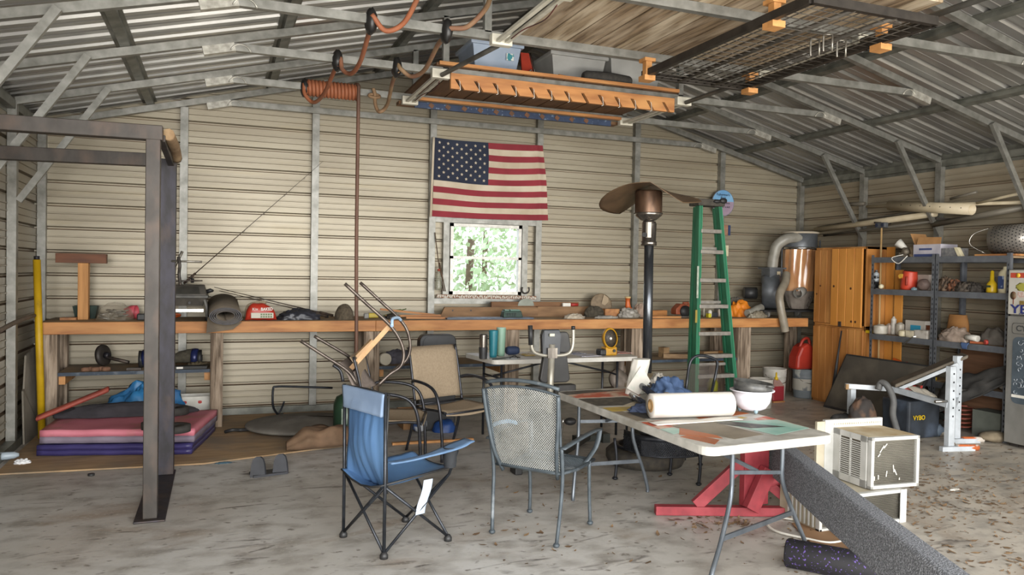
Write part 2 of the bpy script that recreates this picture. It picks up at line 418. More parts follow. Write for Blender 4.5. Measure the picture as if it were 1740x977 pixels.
trim(MB().bb((2.22, YB - .012, 2.035), (3.43, YB + .055, 2.10)), galv)
trim(MB().bb((2.22, YB - .012, 1.13), (3.43, YB + .055, 1.19)), galv)
# outside: trees beyond the window
leaf = M('sunlit_leaves', '#9fb48a', '#c5d4b4', sc=(1.5, 1.5, 1.5), rough=.6)
bark = M('bark', '#6d5b49', '#57483a', rough=.9)
rn = random.Random(3)
for i, (x, yy, h) in enumerate([(2.4, 22, 4.4), (7.3, 23, 5.0), (12.0, 24, 5.4), (5.0, 29, 6.0), (10.2, 30, 6.4), (15.4, 30, 6.2)]):
    lab = 'sunlit green tree seen through the window, beyond the yard'
    t = thing('tree', lab, 'tree', (x, yy, -.16), group='trees beyond the window')
    mb = MB(); mb.cur = 0
    for q in range(1500):
        d = V((rn.gauss(0, 1), rn.gauss(0, 1), rn.gauss(0, 1))).normalized() * rn.uniform(.55, 1)
        c = V((x, yy, h * .52)) + V((d.x * 2.3, d.y * 1.8, d.z * h * .55)); sz = rn.uniform(.06, .17)
        a = V((rn.gauss(0, 1), rn.gauss(0, 1), rn.gauss(0, 1))).normalized(); b = a.orthogonal().normalized(); e = a.cross(b)
        mb.add([c + b * sz, c + e * sz * .6, c - b * sz, c - e * sz * .6], [(0, 1, 2, 3)])
    part('foliage', mb, leaf, t)
    part('trunk', MB().tube([(x, yy, -.16), (x + .1, yy, h * .5)], .12, 7), bark, t)
# ---------------------------------------------------------------- more helpers
def text_mesh(name, txt, loc, xdir, updir, size, mat, parent, ext=.0015, bold=False, label=None, width=None):
    cu = bpy.data.curves.new('lettering', 'FONT'); cu.body = txt; cu.size = size; cu.extrude = ext; cu.align_x = 'CENTER'; cu.align_y = 'CENTER'
    if bold: cu.offset = size * .02
    tmp = bpy.data.objects.new('lettering', cu); C.objects.link(tmp); bpy.context.view_layer.update()
    me = bpy.data.meshes.new_from_object(tmp.evaluated_get(bpy.context.evaluated_depsgraph_get())); bpy.data.objects.remove(tmp)
    x = V(xdir).normalized(); u = V(updir).normalized(); nn = x.cross(u)
    R = Matrix((x, u, nn)).transposed()
    if width:
        w = max(v.co.x for v in me.vertices) - min(v.co.x for v in me.vertices); kx = width / w
    else: kx = 1
    p = parent
    while p.parent: p = p.parent
    off = OFF.get(p.name, V((0, 0, 0)))
    for v in me.vertices: v.co = R @ V((v.co.x * kx, v.co.y, v.co.z)) + V(loc) - off
    me.materials.clear(); me.materials.append(mat); me.name = name
    o = bpy.data.objects.new(name, me); C.objects.link(o); o.parent = parent
    if label: o['label'] = label
    return o
def heap(c, rx, ry, h, seed=0, n=26, amp=.35, fr=4, rim=.0, rz=0):
    """crumpled cloth or bag lying on a surface whose middle bottom is c"""
    mb = MB(); c = V(c); ca, sa = math.cos(rz), math.sin(rz)
    def fn(u, v):
        ph = v * PI * .5; t = u * 2 * PI
        d = V((math.cos(t) * math.sin(ph), math.sin(t) * math.sin(ph), math.cos(ph)))
        q = d * fr + V((seed * 3.1, seed * 1.7, seed))
        a = 1 + amp * (.6 * noise.noise(q * .8) + .35 * abs(noise.noise(q * 1.9)) + .14 * noise.noise(q * 4)) - amp * .1
        x, y = d.x * rx * (1 + (a - 1) * .7), d.y * ry * (1 + (a - 1) * .7)
        return c + V((x * ca - y * sa, x * sa + y * ca, max(0.002, d.z * h * (1 + (a - 1) * .6) + (rim if v < .99 else 0)) if v < .999 else 0.0))
    mb.grid(fn, n * 2, n // 2)
    vs = []
    for k in range(n * 2): vs.append(fn(k / (n * 2), 1))
    mb.add(vs, [tuple(range(len(vs)))]); return mb
def bx(px, y, py=540): return Y(px, py, y).x
BT = .995   # workbench top

# ---------------------------------------------------------------- workbench
wb = thing('workbench', 'long lumber workbench with weathered posts running the whole back wall', 'workbench', (2.7, 7.85, 0))
x0, x1 = -1.43, 6.80
mb = MB().bb((x0, 7.53, BT - .016), (x1, 8.17, BT)); part('bench_top', mb, plyw, wb)
xs = [x0, bx(638, 7.52), bx(1228, 7.52), x1]
for a, b in zip(xs, xs[1:]):
    part('front_apron', MB().bb((a + .001, 7.49, BT - .106), (b - .001, 7.53, BT - .001)), wood, wb, bevel=.004)
part('rear_ledger', MB().bb((x0, 8.13, BT - .106), (x1, 8.17, BT - .017)), wood, wb)
for y in (0, ):
    for i in range(14):
        x = x0 + .05 + i * (x1 - x0 - .1) / 13
        part('joist', MB().bb((x - .019, 7.53, BT - .1), (x + .019, 8.13, BT - .017)), wood_y, wb)
for pa, pb, yf in ((70, 97, 7.53), (357, 379, 7.53), (617, 645, 7.53), (858, 882, 7.53), (1072, 1094, 7.53), (1254, 1275, 7.53)):
    a, b = bx(pa, yf, 620), bx(pb, yf, 620)
    part('leg', MB().bb((a, yf, 0), (b, yf + .12, BT - .106)), wood_t, wb, bevel=.006)
for pa, pb in ((98, 114), (604, 616), (1060, 1071), (1340, 1354), (1213, 1232)):
    a, b = bx(pa, 8.03, 620), bx(pb, 8.03, 620)
    part('leg', MB().bb((a, 8.03, 0), (b, 8.13, BT - .106)), wood_t, wb, bevel=.006)
shelves = []
for pa, pb, py in ((98, 357, 633), (645, 860, 622), (1094, 1262, 612)):
    a, b = bx(pa, 7.55, 620), bx(pb, 7.55, 620); z = Y((pa + pb) / 2, py, 7.55).z; shelves.append(z + .0125)
    sh = part('lower_shelf', MB().bb((a, 7.56, z - .0125), (b, 8.12, z + .0125)), plyw, wb)
    part('painted_edge', MB().bb((a, 7.548, z - .016), (b, 7.56, z + .014)), blue_pt, sh, 'worn blue painted front edge')
    for xx, sg in ((a, 1), (b, -1)):
        part('shelf_cleat', MB().bb((min(xx, xx + sg * .05), 7.6, z - .095), (max(xx, xx + sg * .05), 8.1, z - .0125)), wood_o, sh)

# ---------------------------------------------------------------- things on the bench, left to right
# wooden T stand
y = 7.85; a, b = bx(133, y), bx(151, y); zt = Y(140, 447, y).z
t = thing('wooden_t_stand', 'tall wooden T of a pale post under a dark crosspiece, left end of the workbench', 'wooden stand', ((a + b) / 2, y, BT))
part('post', MB().bb((a, y - .045, BT), (b, y + .045, zt)), wood_z, t, 'pale post', bevel=.003)
part('foot_board', MB().bb((a - .13, y - .1, BT), (a - .002, y + .03, BT + .022)), wood_y, t)
part('crosspiece', MB().bb((bx(95, y), y - .045, zt), (bx(181, y), y + .045, zt + .085)), M('walnut_brown', '#6a3f24', '#54301b', sc=(4, 20, 20), rough=.6), t, 'dark brown crosspiece', bevel=.003)
# planter
y = 8.02; a, b = bx(125, y), bx(167, y); pg = M('dark_green_plastic', '#24392f', '#1c2d26', sc=(9, 9, 9), rough=.5)
mb = MB(); zt = BT + .115; c = V(((a + b) / 2, y, 0))
def tray(mb, x0, x1, y0, y1, z0, z1, tp=.02, th=.006):
    o = [(x0 + tp, y0 + tp, z0), (x1 - tp, y0 + tp, z0), (x1 - tp, y1 - tp, z0), (x0 + tp, y1 - tp, z0), (x0, y0, z1), (x1, y0, z1), (x1, y1, z1), (x0, y1, z1)]
    i = [(x0 + tp + th, y0 + tp + th, z0 + th), (x1 - tp - th, y0 + tp + th, z0 + th), (x1 - tp - th, y1 - tp - th, z0 + th), (x0 + tp + th, y1 - tp - th, z0 + th), (x0 + th, y0 + th, z1), (x1 - th, y0 + th, z1), (x1 - th, y1 - th, z1), (x0 + th, y1 - th, z1)]
    return mb.add(o + i, [(0, 1, 5, 4), (1, 2, 6, 5), (2, 3, 7, 6), (3, 0, 4, 7), (0, 3, 2, 1), (9, 8, 12, 13), (10, 9, 13, 14), (11, 10, 14, 15), (8, 11, 15, 12), (8, 9, 10, 11), (4, 5, 13, 12), (5, 6, 14, 13), (6, 7, 15, 14), (7, 4, 12, 15)])
solo('planter_box', tray(MB(), a, b, y - .07, y + .07, BT, zt), pg, 'small dark green planter box behind the wooden T stand', 'planter')
# clear bag of metal stakes
cx = bx(196, 7.75); bagm = M('cloudy_bag', '#b9ad98', '#9c917d', sc=(9, 9, 9), rough=.3, alpha=.22)
solo('plastic_bag', heap((cx, 7.76, BT), .155, .12, .16, 3, amp=.25), bagm, 'cloudy plastic bag of metal stakes beside the wooden T stand', 'bag')
steel = M('steel_stake', '#8f8b83', '#6f6a60', sc=(30, 30, 30), rough=.35, metal=.7)
rn = random.Random(5)
for q in range(30):
    an = rn.uniform(-.5, .5); L_ = rn.uniform(.03, .05); zz = rn.uniform(.012, .09); r = rn.uniform(0, .1 - zz * .5)
    p = V((cx + rn.uniform(-.11, .11) * (1 - zz * 3), 7.70 + rn.uniform(-.05, .06), BT + zz)); d = V((math.cos(an), rn.uniform(-.3, .3), math.sin(an) * .7)) * L_
    p.z = max(p.z, BT + abs(d.z) + .008)
    solo('metal_stake', MB().tube([p - d, p + d * .9, p + d], .006, 6, rs=[.0065, .006, .002]), steel, 'short grey metal stake inside the cloudy plastic bag', 'stake', 'metal stakes in the bag')
# pink scoop
pk = M('pink_plastic', '#c4525c', '#b04550', sc=(5, 5, 5), rough=.45)
c = V((bx(231, 7.9), 7.95, BT + .062)); mb = MB().lathe(c, [(.035, -.11), (.062, -.05), (.064, .0), (.06, .0), (.056, -.05), (.03, -.105), (0, -.105)], 20, axis=(.96, -.28, .04))
solo('plastic_cup', mb, pk, 'pink plastic cup lying on its side between stake bag and steel column', 'cup')
solo('black_tool_case', MB().bb((bx(233, 7.7), 7.66, BT), (bx(247, 7.7), 7.76, BT + .06)), black_m, 'small black case half behind the steel column', 'case', bevel=.01)
# portable grill
gd = M('grill_charcoal', '#34332f', '#45423b', sc=(12, 12, 12), rough=.45, metal=.2)
gl = M('grill_lid', '#56514a', '#403d38', sc=(7, 7, 7), rough=.5, metal=.2)
y = 7.78; a, b = bx(287, y), bx(352, y); zz = lambda py, px=320: Y(px, py, y - .15).z
t = thing('portable_grill', 'black portable gas grill on grey tube legs, left of the rolled mat', 'grill', ((a + b) / 2, y, BT))
def frus(mb, x0, x1, y0, y1, z0, z1, ix, iy):
    return mb.add([(x0, y0, z0), (x1, y0, z0), (x1, y1, z0), (x0, y1, z0), (x0 + ix, y0 + iy, z1), (x1 - ix, y0 + iy, z1), (x1 - ix, y1 - iy, z1), (x0 + ix, y1 - iy, z1)], [(3, 2, 1, 0), (4, 5, 6, 7), (0, 1, 5, 4), (1, 2, 6, 5), (2, 3, 7, 6), (3, 0, 4, 7)])
z1, z2, z3, z4 = zz(502), zz(484), zz(507), zz(520)
part('lid', frus(MB(), a, b, y - .16, y + .16, z1, z2, .025, .05), gl, t, bevel=.012)
part('lid_panel', frus(MB(), a + .03, b - .06, y - .163, y - .12, z1 + .015, z2 - .012, .015, .04), gd, t, 'darker front panel')
part('rim', MB().bb((a - .01, y - .17, z3), (b + .01, y + .17, z1 + .004)), gd, t, bevel=.005)
part('firebox', frus(MB(), a + .035, b - .035, y - .12, y + .12, z4, z3, -.02, -.03), gl, t)
part('control_knob', MB().cyl((a + .18, y - .15, z4 + .03), (a + .18, y - .17, z4 + .03), .012, 10), black_m, t)
for s, x in ((-1, a + .005), (1, b - .02)):
    for yy in (y - .15, y + .15):
        part('leg', MB().tube([(x + s * .0 - .03 * s, yy * .3 + y * .7, z3 - .01), (x, yy, z3 - .025), (x + s * .015, yy, z4 - .01), (x + s * .02, yy, BT + .02)], .013, 8), grey_p, t, 'grey tube leg')
        part('foot_cap', MB().cyl((x + s * .02, yy, BT), (x + s * .02, yy, BT + .03), .016, 8), black_m, t)
part('crossbar', MB().bb((a + .01, y - .165, zz(530)), (b - .03, y - .15, zz(525))), chrome, t, 'shiny flat crossbar')
part('side_handle', MB().tube([(b - .01, y - .02, z1 + .03), (b + .03, y - .04, z1 + .045), (b + .05, y - .03, z1 + .04)], .014, 8, rs=[.022, .02, .012]), black_m, t)
# orange cord behind the grill
oc = M('orange_cord', '#c4571d', '#a84716', sc=(9, 9, 9), rough=.5)
x = bx(292, 7.95); pts = spline([(x - .02, 8.05, BT + .01), (x - .05, 8.0, BT + .1), (x + .02, 7.98, BT + .2), (x - .03, 8.0, BT + .24), (x - .06, 8.02, BT + .14), (x, 8.0, BT + .05), (x + .07, 8.0, BT + .03), (x + .03, 8.03, BT + .01)])
solo('extension_cord', MB().tube(pts, .011, 7), oc, 'orange extension cord bunched behind the black grill', 'cord')
# rods
def rod(name, p0, p1, r0, r1, label, guides=4, handle=.2, reel=True, group='fishing rods'):
    p0, p1 = V(p0), V(p1); t = thing(name, label, 'fishing rod', p0, group=None)
    part('blank', MB().tube([p0.lerp(p1, handle), p1], r0, 7, rs=[r0, r1]), M('rod_brown', '#463a33', '#2f2723', rough=.4), t)
    part('grip', MB().tube([p0, p0.lerp(p1, handle)], r0 * 2.2, 8), M('cork_dark', '#4a3c30', '#332922', sc=(40, 40, 40), rough=.8), t)
    dz = V((0, -.012, -.012))
    for i in range(guides):
        q = p0.lerp(p1, handle + (1 - handle) * (.2 + .8 * i / guides)); part('line_guide', MB().tube([q, q + dz, q + dz + (p1 - p0).normalized() * .012, q + (p1 - p0).normalized() * .02], .0018, 5), steel, t)
    if reel:
        q = p0.lerp(p1, handle * .6) + V((0, -.02, -.03)); part('reel', MB().cyl(q, q + V((.03, 0, .0)), .022, 12).tube([q + V((.015, 0, .02)), p0.lerp(p1, handle * .6)], .004, 5), black_m, t)
    return t
rod('fishing_rod', Y(262, 478, 7.95), Y(344, 477, 7.95), .008, .006, 'short fishing rod lying level on top of the grill', 2)
rod('fishing_rod', Y(312, 482, 8.0), Y(549, 274, 8.14), .005, .0015, 'long fishing rod leaning up against the back wall stud above the grill', 5, .08)
rod('fishing_rod', V((bx(566, 7.98), 7.98, BT + .02)), Y(364, 488, 7.99), .006, .003, 'upper of two dark rods slanting down behind the mat', 4, .12)
rod('fishing_rod', V((bx(556, 7.94), 7.94, BT + .015)), Y(372, 494, 7.93), .006, .003, 'lower of two dark rods slanting down behind the mat', 4, .12, reel=False)
# rolled mat
rm_ = M('grey_foam_mat', '#59595d', '#4c4c50', sc=(20, 20, 20), rough=.8); rm2 = M('dusty_mat_back', '#6d6253', '#5b5247', sc=(8, 8, 8), rough=.9)
cx = bx(384, 7.42); mb = MB(); n = 130; turns = 4.2; pts = []
for i in range(n + 1):
    f = i / n; t_ = f * turns * 2 * PI - .5 * PI; r = .5 + .5 * f
    pts.append((.15 * r * math.cos(t_), .082 * r * math.sin(t_)))
y0_, y1_ = 7.30, 8.0
mb.grid(lambda u, v: V((cx + pts[min(n, int(u * n + .5))][0] - .02 * v, y0_ + (y1_ - y0_) * v, BT + .06 + .09 * v + pts[min(n, int(u * n + .5))][1] * (1 + .15 * v))), n, 2, th=.008)
t = thing('rolled_mat', 'thick grey foam mat in a flattened roll between the grill and red bag', 'mat', (cx, 7.7, BT))
part('roll', mb, rm2, t)
part('end_face', MB().grid(lambda u, v: V((cx + pts[min(n, int(u * n + .5))][0] * (1 - .07 * v), y0_ - .003, BT + .06 + pts[min(n, int(u * n + .5))][1] * (1 - .09 * v))), n, 1, th=.002), rm_, t)
part('loose_flap', MB().prism([(cx - .155, 7.40, BT + .05), (cx - .165, 7.42, BT - .10), (cx + .06, 7.415, BT - .07), (cx + .14, 7.40, BT + .0), (cx, 7.40, BT - .02)], (0, .009, 0)), rm2, t)
# red bag
rd = M('red_packaging', '#a83222', '#962a1c', sc=(7, 7, 7), rough=.4)
y = 7.62; a, b = bx(416, y), bx(470, y); cx = (a + b) / 2; w = (b - a) / 2; h = Y(440, 515, y).z - BT
t = thing('snack_bag', 'red printed bag lying on the bench right of the rolled mat', 'bag', (cx, y, BT))
def pil(u, v):
    s = 2 * u - 1; q = math.sin(PI * min(max(v, 0), 1)); 
    prof_ = (1 - abs(s) ** 4) ** .5 * (1 - .25 * max(0, s))
    ang = v * 2 * PI
    return V((cx + s * w, y + math.cos(ang) * .06 * prof_, BT + h / 2 * prof_ * (1 + math.sin(ang)) + .001 + .004 * math.sin(s * 9) * prof_))
part('bag_body', MB().grid(pil, 24, 24), rd, t)
wt = M('white_print', '#dcd8cf', rough=.5)
text_mesh('lettering', 'BAKED', (cx + .05, y - .064, BT + h * .66), (1, 0, .03), (0, .25, 1), .04, wt, t, bold=True, width=.105)
text_mesh('lettering', 'Kix', (cx - .055, y - .062, BT + h * .66), (1, 0, .03), (0, .25, 1), .035, wt, t, width=.05)
lb = part('printed_label', MB().box((cx + .01, y - .0655, BT + h * .3), (.2, .004, .05)), M('label_grey', '#b7b2a4', rough=.6), t, 'pale label panel')
mb = MB()
for i in range(5):
    for j in range(2): mb.box((cx + .002 + i * .022, y - .069, BT + h * .3 - .012 + j * .022), (.016, .003, .015))
part('label_print', mb, M('label_green', '#5f6f4b', rough=.6), lb)
solo('braided_strap', MB().tube(spline([(a + .01, y + .09, BT + .02), (a + .03, y + .09, BT + h * .8), (cx - .02, y + .08, BT + h * 1.03), (cx + .05, y + .1, BT + h)]), .014, 7), M('tan_braid', '#a3937a', '#7f715c', sc=(60, 60, 60), rough=.9), 'pale braided strap arched behind the red bag', 'strap')
solo('black_bag', heap((bx(508, 7.7), 7.72, BT), .2, .11, .105, 9, amp=.5, fr=5), M('black_sheeting', '#24252a', '#32333a', sc=(9, 9, 9), rough=.35), 'crumpled black plastic bag between the red bag and brown hat', 'bag')
mb = heap((bx(585, 7.72), 7.72, BT), .095, .1, .155, 2, amp=.12, fr=2)
solo('knit_hat', mb, M('muddy_knit', '#4b4236', '#5f5545', sc=(40, 40, 40), rough=.95, bump=.6), 'muddy brown hat standing on the bench behind the brown hose', 'hat')
# small things around the hat and stick pile
yw = M('yellow_tool', '#b09a2c', '#8c7a24', rough=.5)
x = bx(634, 7.75); t = thing('tape_tool', 'small yellow and grey hand tool right of the muddy hat', 'tool', (x, 7.75, BT))
part('body', MB().box((x, 7.75, BT + .035), (.10, .05, .05)), yw, t, bevel=.01); part('grip', MB().box((x - .07, 7.75, BT + .03), (.05, .045, .055)), grey_p, t, bevel=.01)
part('blade', MB().tube([(x + .04, 7.75, BT + .03), (x + .1, 7.73, BT + .015)], .006, 6), steel, t)
solo('bolt_pile', heap((bx(668, 7.75), 7.78, BT), .08, .06, .05, 14, amp=.7, fr=8), rust, 'small heap of rusty hardware right of the yellow tool', 'hardware', kind='stuff')
solo('leafy_twig', MB().tube([(bx(645, 7.95), 7.95, BT + .006), (bx(690, 7.98), 7.98, BT + .09)], .006, 5).box((bx(672, 7.97), 7.97, BT + .07), (.12, .01, .02), rot=Matrix.Rotation(-.15, 3, 'Y')), M('dull_green', '#5d6a3c', '#4a542f', rough=.8), 'green leafy twig behind the yellow tool', 'twig')
for i, (pa, za, pb, zb, yy, lab) in enumerate([(646, .09, 738, .03, 7.9, 'highest of three thin brown sticks left of the drilled plank'), (655, .025, 748, .03, 7.8, 'middle of three thin brown sticks left of the drilled plank'), (690, .015, 760, .012, 7.66, 'lowest of three thin brown sticks, near the bench edge')]):
    solo('wooden_stick', MB().beam((bx(pa, yy), yy, BT + za), (bx(pb, yy), yy - .02, BT + zb), .022, .02), wood, lab, 'stick')
# drilled plank under the window and others
wb_m = M('old_pine_plank', '#8a6b4c', '#71553b', sc=(4, 20, 20), rough=.75)
y = 8.0; a, b = bx(748, y), bx(914, y); zt = Y(800, 522, y).z
t = thing('drilled_plank', 'old pine plank with dark bolt holes on edge under the window', 'plank', ((a + b) / 2, y, BT))
part('plank', MB().prism([(a, y, BT + .0), (a + .05, y, zt), (b, y, zt), (b, y, BT)], (0, .04, 0)), wb_m, t)
for px in (769, 800): part('bolt_hole', MB().cyl((bx(px, y), y - .002, BT + .07), (bx(px, y), y + .01, BT + .07), .009, 10), black_m, t)
solo('short_plank', MB().bb((bx(914, 8.0), 8.0, BT), (bx(1002, 8.0), 8.04, BT + .115)), wb_m, 'short pine plank on edge right of the drilled plank', 'plank')
part_ = solo('stacked_plank', MB().bb((bx(834, 8.08), 8.06, BT), (bx(982, 8.08), 8.1, BT + .165)), M('brown_plank', '#7f5c3e', '#694a31', sc=(4, 20, 20), rough=.75), 'taller brown plank standing behind the drilled plank', 'plank')
mb = MB(); c = V((bx(893, 8.06), 8.055, BT + .12)); mb.prism([c + V((.1 * math.cos(a_), 0, .085 * math.sin(a_))) for a_ in [PI * i / 16 for i in range(17)]], (0, -.003, 0))
solo('half_saw_blade', mb, M('dull_blade', '#6d7068', '#55584f', rough=.4, metal=.6), 'grey half disc standing behind the planks, right of the window', 'blade')
solo('paper_sleeve', MB().bb((bx(955, 8.02), 8.0, BT + .117), (bx(968, 8.02), 8.03, BT + .155)), white_p, 'white paper box on the short pine plank', 'box')
solo('spool', MB().cyl((bx(969, 8.02), 8.02, BT + .136), (bx(981, 8.02), 8.02, BT + .136), .018, 14), M('red_label', '#9c2f28', rough=.5), 'small red spool on the short pine plank', 'spool')
solo('grey_tray', MB().bb((bx(758, 7.6), 7.56, BT), (bx(905, 7.6), 7.72, BT + .018)), M('blue_grey_sheet', '#5d6674', '#464d58', sc=(9, 9, 9), rough=.5), 'flat blue-grey tray along the bench edge under the charger', 'tray', bevel=.004)
y = 7.64; a, b = bx(853, y), bx(886, y); gc = M('charger_green', '#2f473d', '#263a32', rough=.5)
t = thing('battery_charger', 'dark green tool battery charger on the flat grey tray', 'charger', ((a + b) / 2, y, BT + .018))
part('body', frus(MB(), a, b, y - .05, y + .07, BT + .018, BT + .085, .012, .015), gc, t, bevel=.008)
part('top_dock', MB().bb((a + .025, y - .02, BT + .08), (a + .075, y + .05, BT + .1)), M('dock_teal', '#4f6e60', rough=.5), t); part('top_dock', MB().bb((a + .09, y - .02, BT + .08), (b - .025, y + .05, BT + .1)), M('dock_teal', '#4f6e60', rough=.5), t)
mb = MB()
for i in range(7): mb.box((a + .03 + i * .018, y - .047, BT + .045), (.004, .012, .04))
part('vent', mb, black_m, t)
rag = M('white_rag', '#b5aa98', '#94897a', sc=(15, 15, 15), rough=.9)
solo('white_rag', heap((bx(978, 7.62), 7.64, BT), .12, .07, .055, 4, amp=.6, fr=5), rag, 'crumpled white rag at the bench edge below the short plank', 'rag')
solo('grey_rag', heap((bx(1030, 7.66), 7.66, BT), .15, .05, .03, 24, amp=.6, fr=5), M('grey_rag', '#83807a', '#9a948a', sc=(15, 15, 15), rough=.9), 'flat grey rag below the large round disc', 'rag')
solo('dirty_glove', heap((bx(1008, 7.9), 7.88, BT), .13, .08, .13, 33, amp=.6, fr=4), M('mud_glove', '#4d473b', '#3a352c', sc=(20, 20, 20), rough=.95), 'muddy dark work glove leaning below the round disc', 'glove')
solo('wood_block', MB().bb((bx(1024, 7.9), 7.84, BT), (bx(1048, 7.9), 7.93, BT + .095)), wood_y, 'rough wood block right of the muddy glove', 'block')
# round disc
c = V((bx(1021, 8.06), 8.06, BT + .135)); n_ = V((-.1, -1, .18)).normalized()
t = thing('round_disc', 'large dusty round saw blade guard leaning against the wall behind the glove', 'disc', (c.x, c.y, BT))
part('disc', MB().lathe(c, [(0, .0), (.12, .006), (.135, .004), (.135, -.004), (0, -.004)], 32, axis=n_), M('dusty_disc', '#7d6c55', '#665745', sc=(20, 20, 20), rough=.6, metal=.2), t)
part('highlight_wedge', MB().prism([c + n_ * .007 + V((0, 0, .01)), c + n_ * .007 + V((.03, 0, .12)), c + n_ * .006 + V((.09, 0, .08)), c + n_ * .006 + V((.1, 0, -.03))], n_ * .002), M('pale_highlight', '#97866e', rough=.7), t, 'paler wedge, a painted highlight')  # highlight on the disc painted as a paler wedge
# orange grinder
x = bx(1066, 8.0); og = M('orange_plastic', '#c0602a', '#a54e1e', sc=(9, 9, 9), rough=.45)
t = thing('angle_grinder', 'orange hand grinder standing upright left of the patio heater pole', 'grinder', (x, 8.0, BT))
part('body', MB().tube([(x, 8.0, BT + .05), (x + .005, 8.0, BT + .1), (x, 8.0, BT + .17), (x, 8.0, BT + .215)], .03, 12, rs=[.045, .038, .026, .03]), og, t)
part('cap', MB().cyl((x, 8.0, BT + .215), (x, 8.0, BT + .235), .036, 12), M('tan_cap', '#c2a878', rough=.6), t)
part('guard', MB().lathe((x, 7.96, BT + .055), [(0, .01), (.06, .008), (.065, -.02), (.06, -.02), (.055, .002)], 18, axis=(0, -1, .2)), og, t)
part('disc_hub', MB().cyl((x, 7.95, BT + .055), (x, 7.93, BT + .05), .024, 12), grey_p, t)
solo('clear_bag', heap((bx(1068, 7.8), 7.8, BT), .13, .09, .11, 41, amp=.7, fr=5), M('dull_clear_bag', '#a8a39a', '#8d877c', sc=(9, 9, 9), rough=.25, alpha=.8), 'crumpled clear bag in front of the orange grinder', 'bag')
solo('paper_bag', heap((bx(1088, 7.9), 7.9, BT), .1, .08, .15, 44, amp=.6, fr=5), M('pink_paper', '#9a8676', '#86705f', sc=(9, 9, 9), rough=.7), 'crumpled brownish paper bag left of the patio heater pole', 'bag')
# right of the heater
solo('lumber_offcut', MB().box((bx(1117, 7.85), 7.85, BT + .04), (.22, .09, .08), rz=.15), wood, 'orange lumber offcut right of the patio heater pole', 'block')
solo('lumber_offcut', MB().box((bx(1128, 7.66), 7.64, BT + .012), (.38, .09, .024), rz=-.05), wood, 'flat lumber offcut on the bench edge right of the heater pole', 'block')
x = bx(1157, 7.85); rs_ = M('faded_red_orange', '#8a4429', '#a1573a', sc=(9, 9, 9), rough=.5)
t = thing('circular_saw', 'faded red circular saw on the bench left of the green ladder', 'saw', (x, 7.85, BT))
part('housing', MB().add([(x - .1, 7.8, BT + .03), (x + .09, 7.8, BT + .03), (x + .09, 7.8, BT + .15), (x - .03, 7.8, BT + .16), (x - .1, 7.8, BT + .1), (x - .1, 7.92, BT + .03), (x + .09, 7.92, BT + .03), (x + .09, 7.92, BT + .15), (x - .03, 7.92, BT + .16), (x - .1, 7.92, BT + .1)], [(0, 1, 2, 3, 4), (9, 8, 7, 6, 5), (0, 5, 6, 1), (1, 6, 7, 2), (2, 7, 8, 3), (3, 8, 9, 4), (4, 9, 5, 0)]), rs_, t, bevel=.01)
part('base_plate', MB().bb((x - .14, 7.76, BT), (x + .14, 7.96, BT + .012)), steel, t); part('blade_guard', MB().lathe((x + .02, 7.79, BT + .07), [(0, .008), (.07, .008), (.07, -.01), (0, -.01)], 20, axis=(0, -1, 0)), black_m, t)
part('handle', MB().tube([(x + .08, 7.86, BT + .06), (x + .13, 7.86, BT + .12), (x + .1, 7.86, BT + .17), (x + .03, 7.86, BT + .165)], .014, 8), rs_, t)
rn = random.Random(11)
hw = [('screwdriver', 'small {} handled screwdriver lying in the clutter behind the ladder rails', 'screwdriver')]
for i, (px, cc, w_, h_, lab, cat) in enumerate([(1180, '#8b8f96', .03, .09, 'upright silver socket beside the faded red saw', 'socket'), (1188, '#26262a', .03, .08, 'black bottle beside the silver socket', 'bottle'), (1196, '#c9c3b0', .02, .1, 'pale glue tube seen between the ladder rails', 'tube'), (1204, '#c4b92c', .04, .05, 'yellow and black tool between the ladder rails', 'tool'), (1213, '#2a2b30', .075, .055, 'rounded black case between the ladder rails', 'case'), (1222, '#b4a79a', .04, .09, 'pale plastic jar between the ladder rails', 'jar'), (1230, '#8d8578', .05, .05, 'grey box beside the right ladder rail', 'box'), (1206, '#d7d3c8', .05, .085, 'white tub behind the black case', 'tub')]):
    yy = 7.7 + (i % 3) * .1; x = bx(px, yy)
    mb = MB().lathe((x, yy, BT), [(0, 0), (w_ / 2, 0), (w_ / 2, h_ * .75), (w_ / 3, h_), (0, h_)], 12) if cat not in ('case', 'box', 'tool') else MB().box((x, yy, BT + h_ / 2), (w_, .06, h_))
    solo(cat if cat != 'tool' else 'hand_tool', mb, M('clutter_' + cc[1:], cc, rough=.5), lab, cat, bevel=.005)
# orange tarp, hose
solo('orange_bag', heap((bx(1258, 7.85), 7.88, BT), .16, .13, .19, 52, amp=.8, fr=3.5), M('orange_fabric', '#d07c1c', '#b5620f', sc=(4, 4, 4), rough=.6), 'bright orange cloth bag right of the green ladder', 'bag')
solo('grey_jacket', heap((bx(1250, 8.02), 8.04, BT), .13, .08, .25, 55, amp=.4, fr=3), M('dark_grey_cloth', '#4a4640', '#5a554d', rough=.9), 'dark grey cloth behind the orange bag', 'cloth')
def corr(mb, pts, r, n=14, pitch=.012):
    P = spline(pts, 24); L = [0]
    for a, b in zip(P, P[1:]): L.append(L[-1] + (b - a).length)
    N = int(L[-1] / (pitch / 2)); out = []; rs = []; j = 0
    for i in range(N + 1):
        s = L[-1] * i / N
        while j < len(L) - 2 and L[j + 1] < s: j += 1
        f = (s - L[j]) / max(1e-9, L[j + 1] - L[j]); out.append(P[j].lerp(P[j + 1], f)); rs.append(r * (1.0 if i % 2 else .93))
    return mb.tube(out, r, n, rs=rs)
hosem = M('grey_flex_hose', '#8d8a80', '#77736a', sc=(9, 9, 9), rough=.4)
x = bx(1278, 7.75)
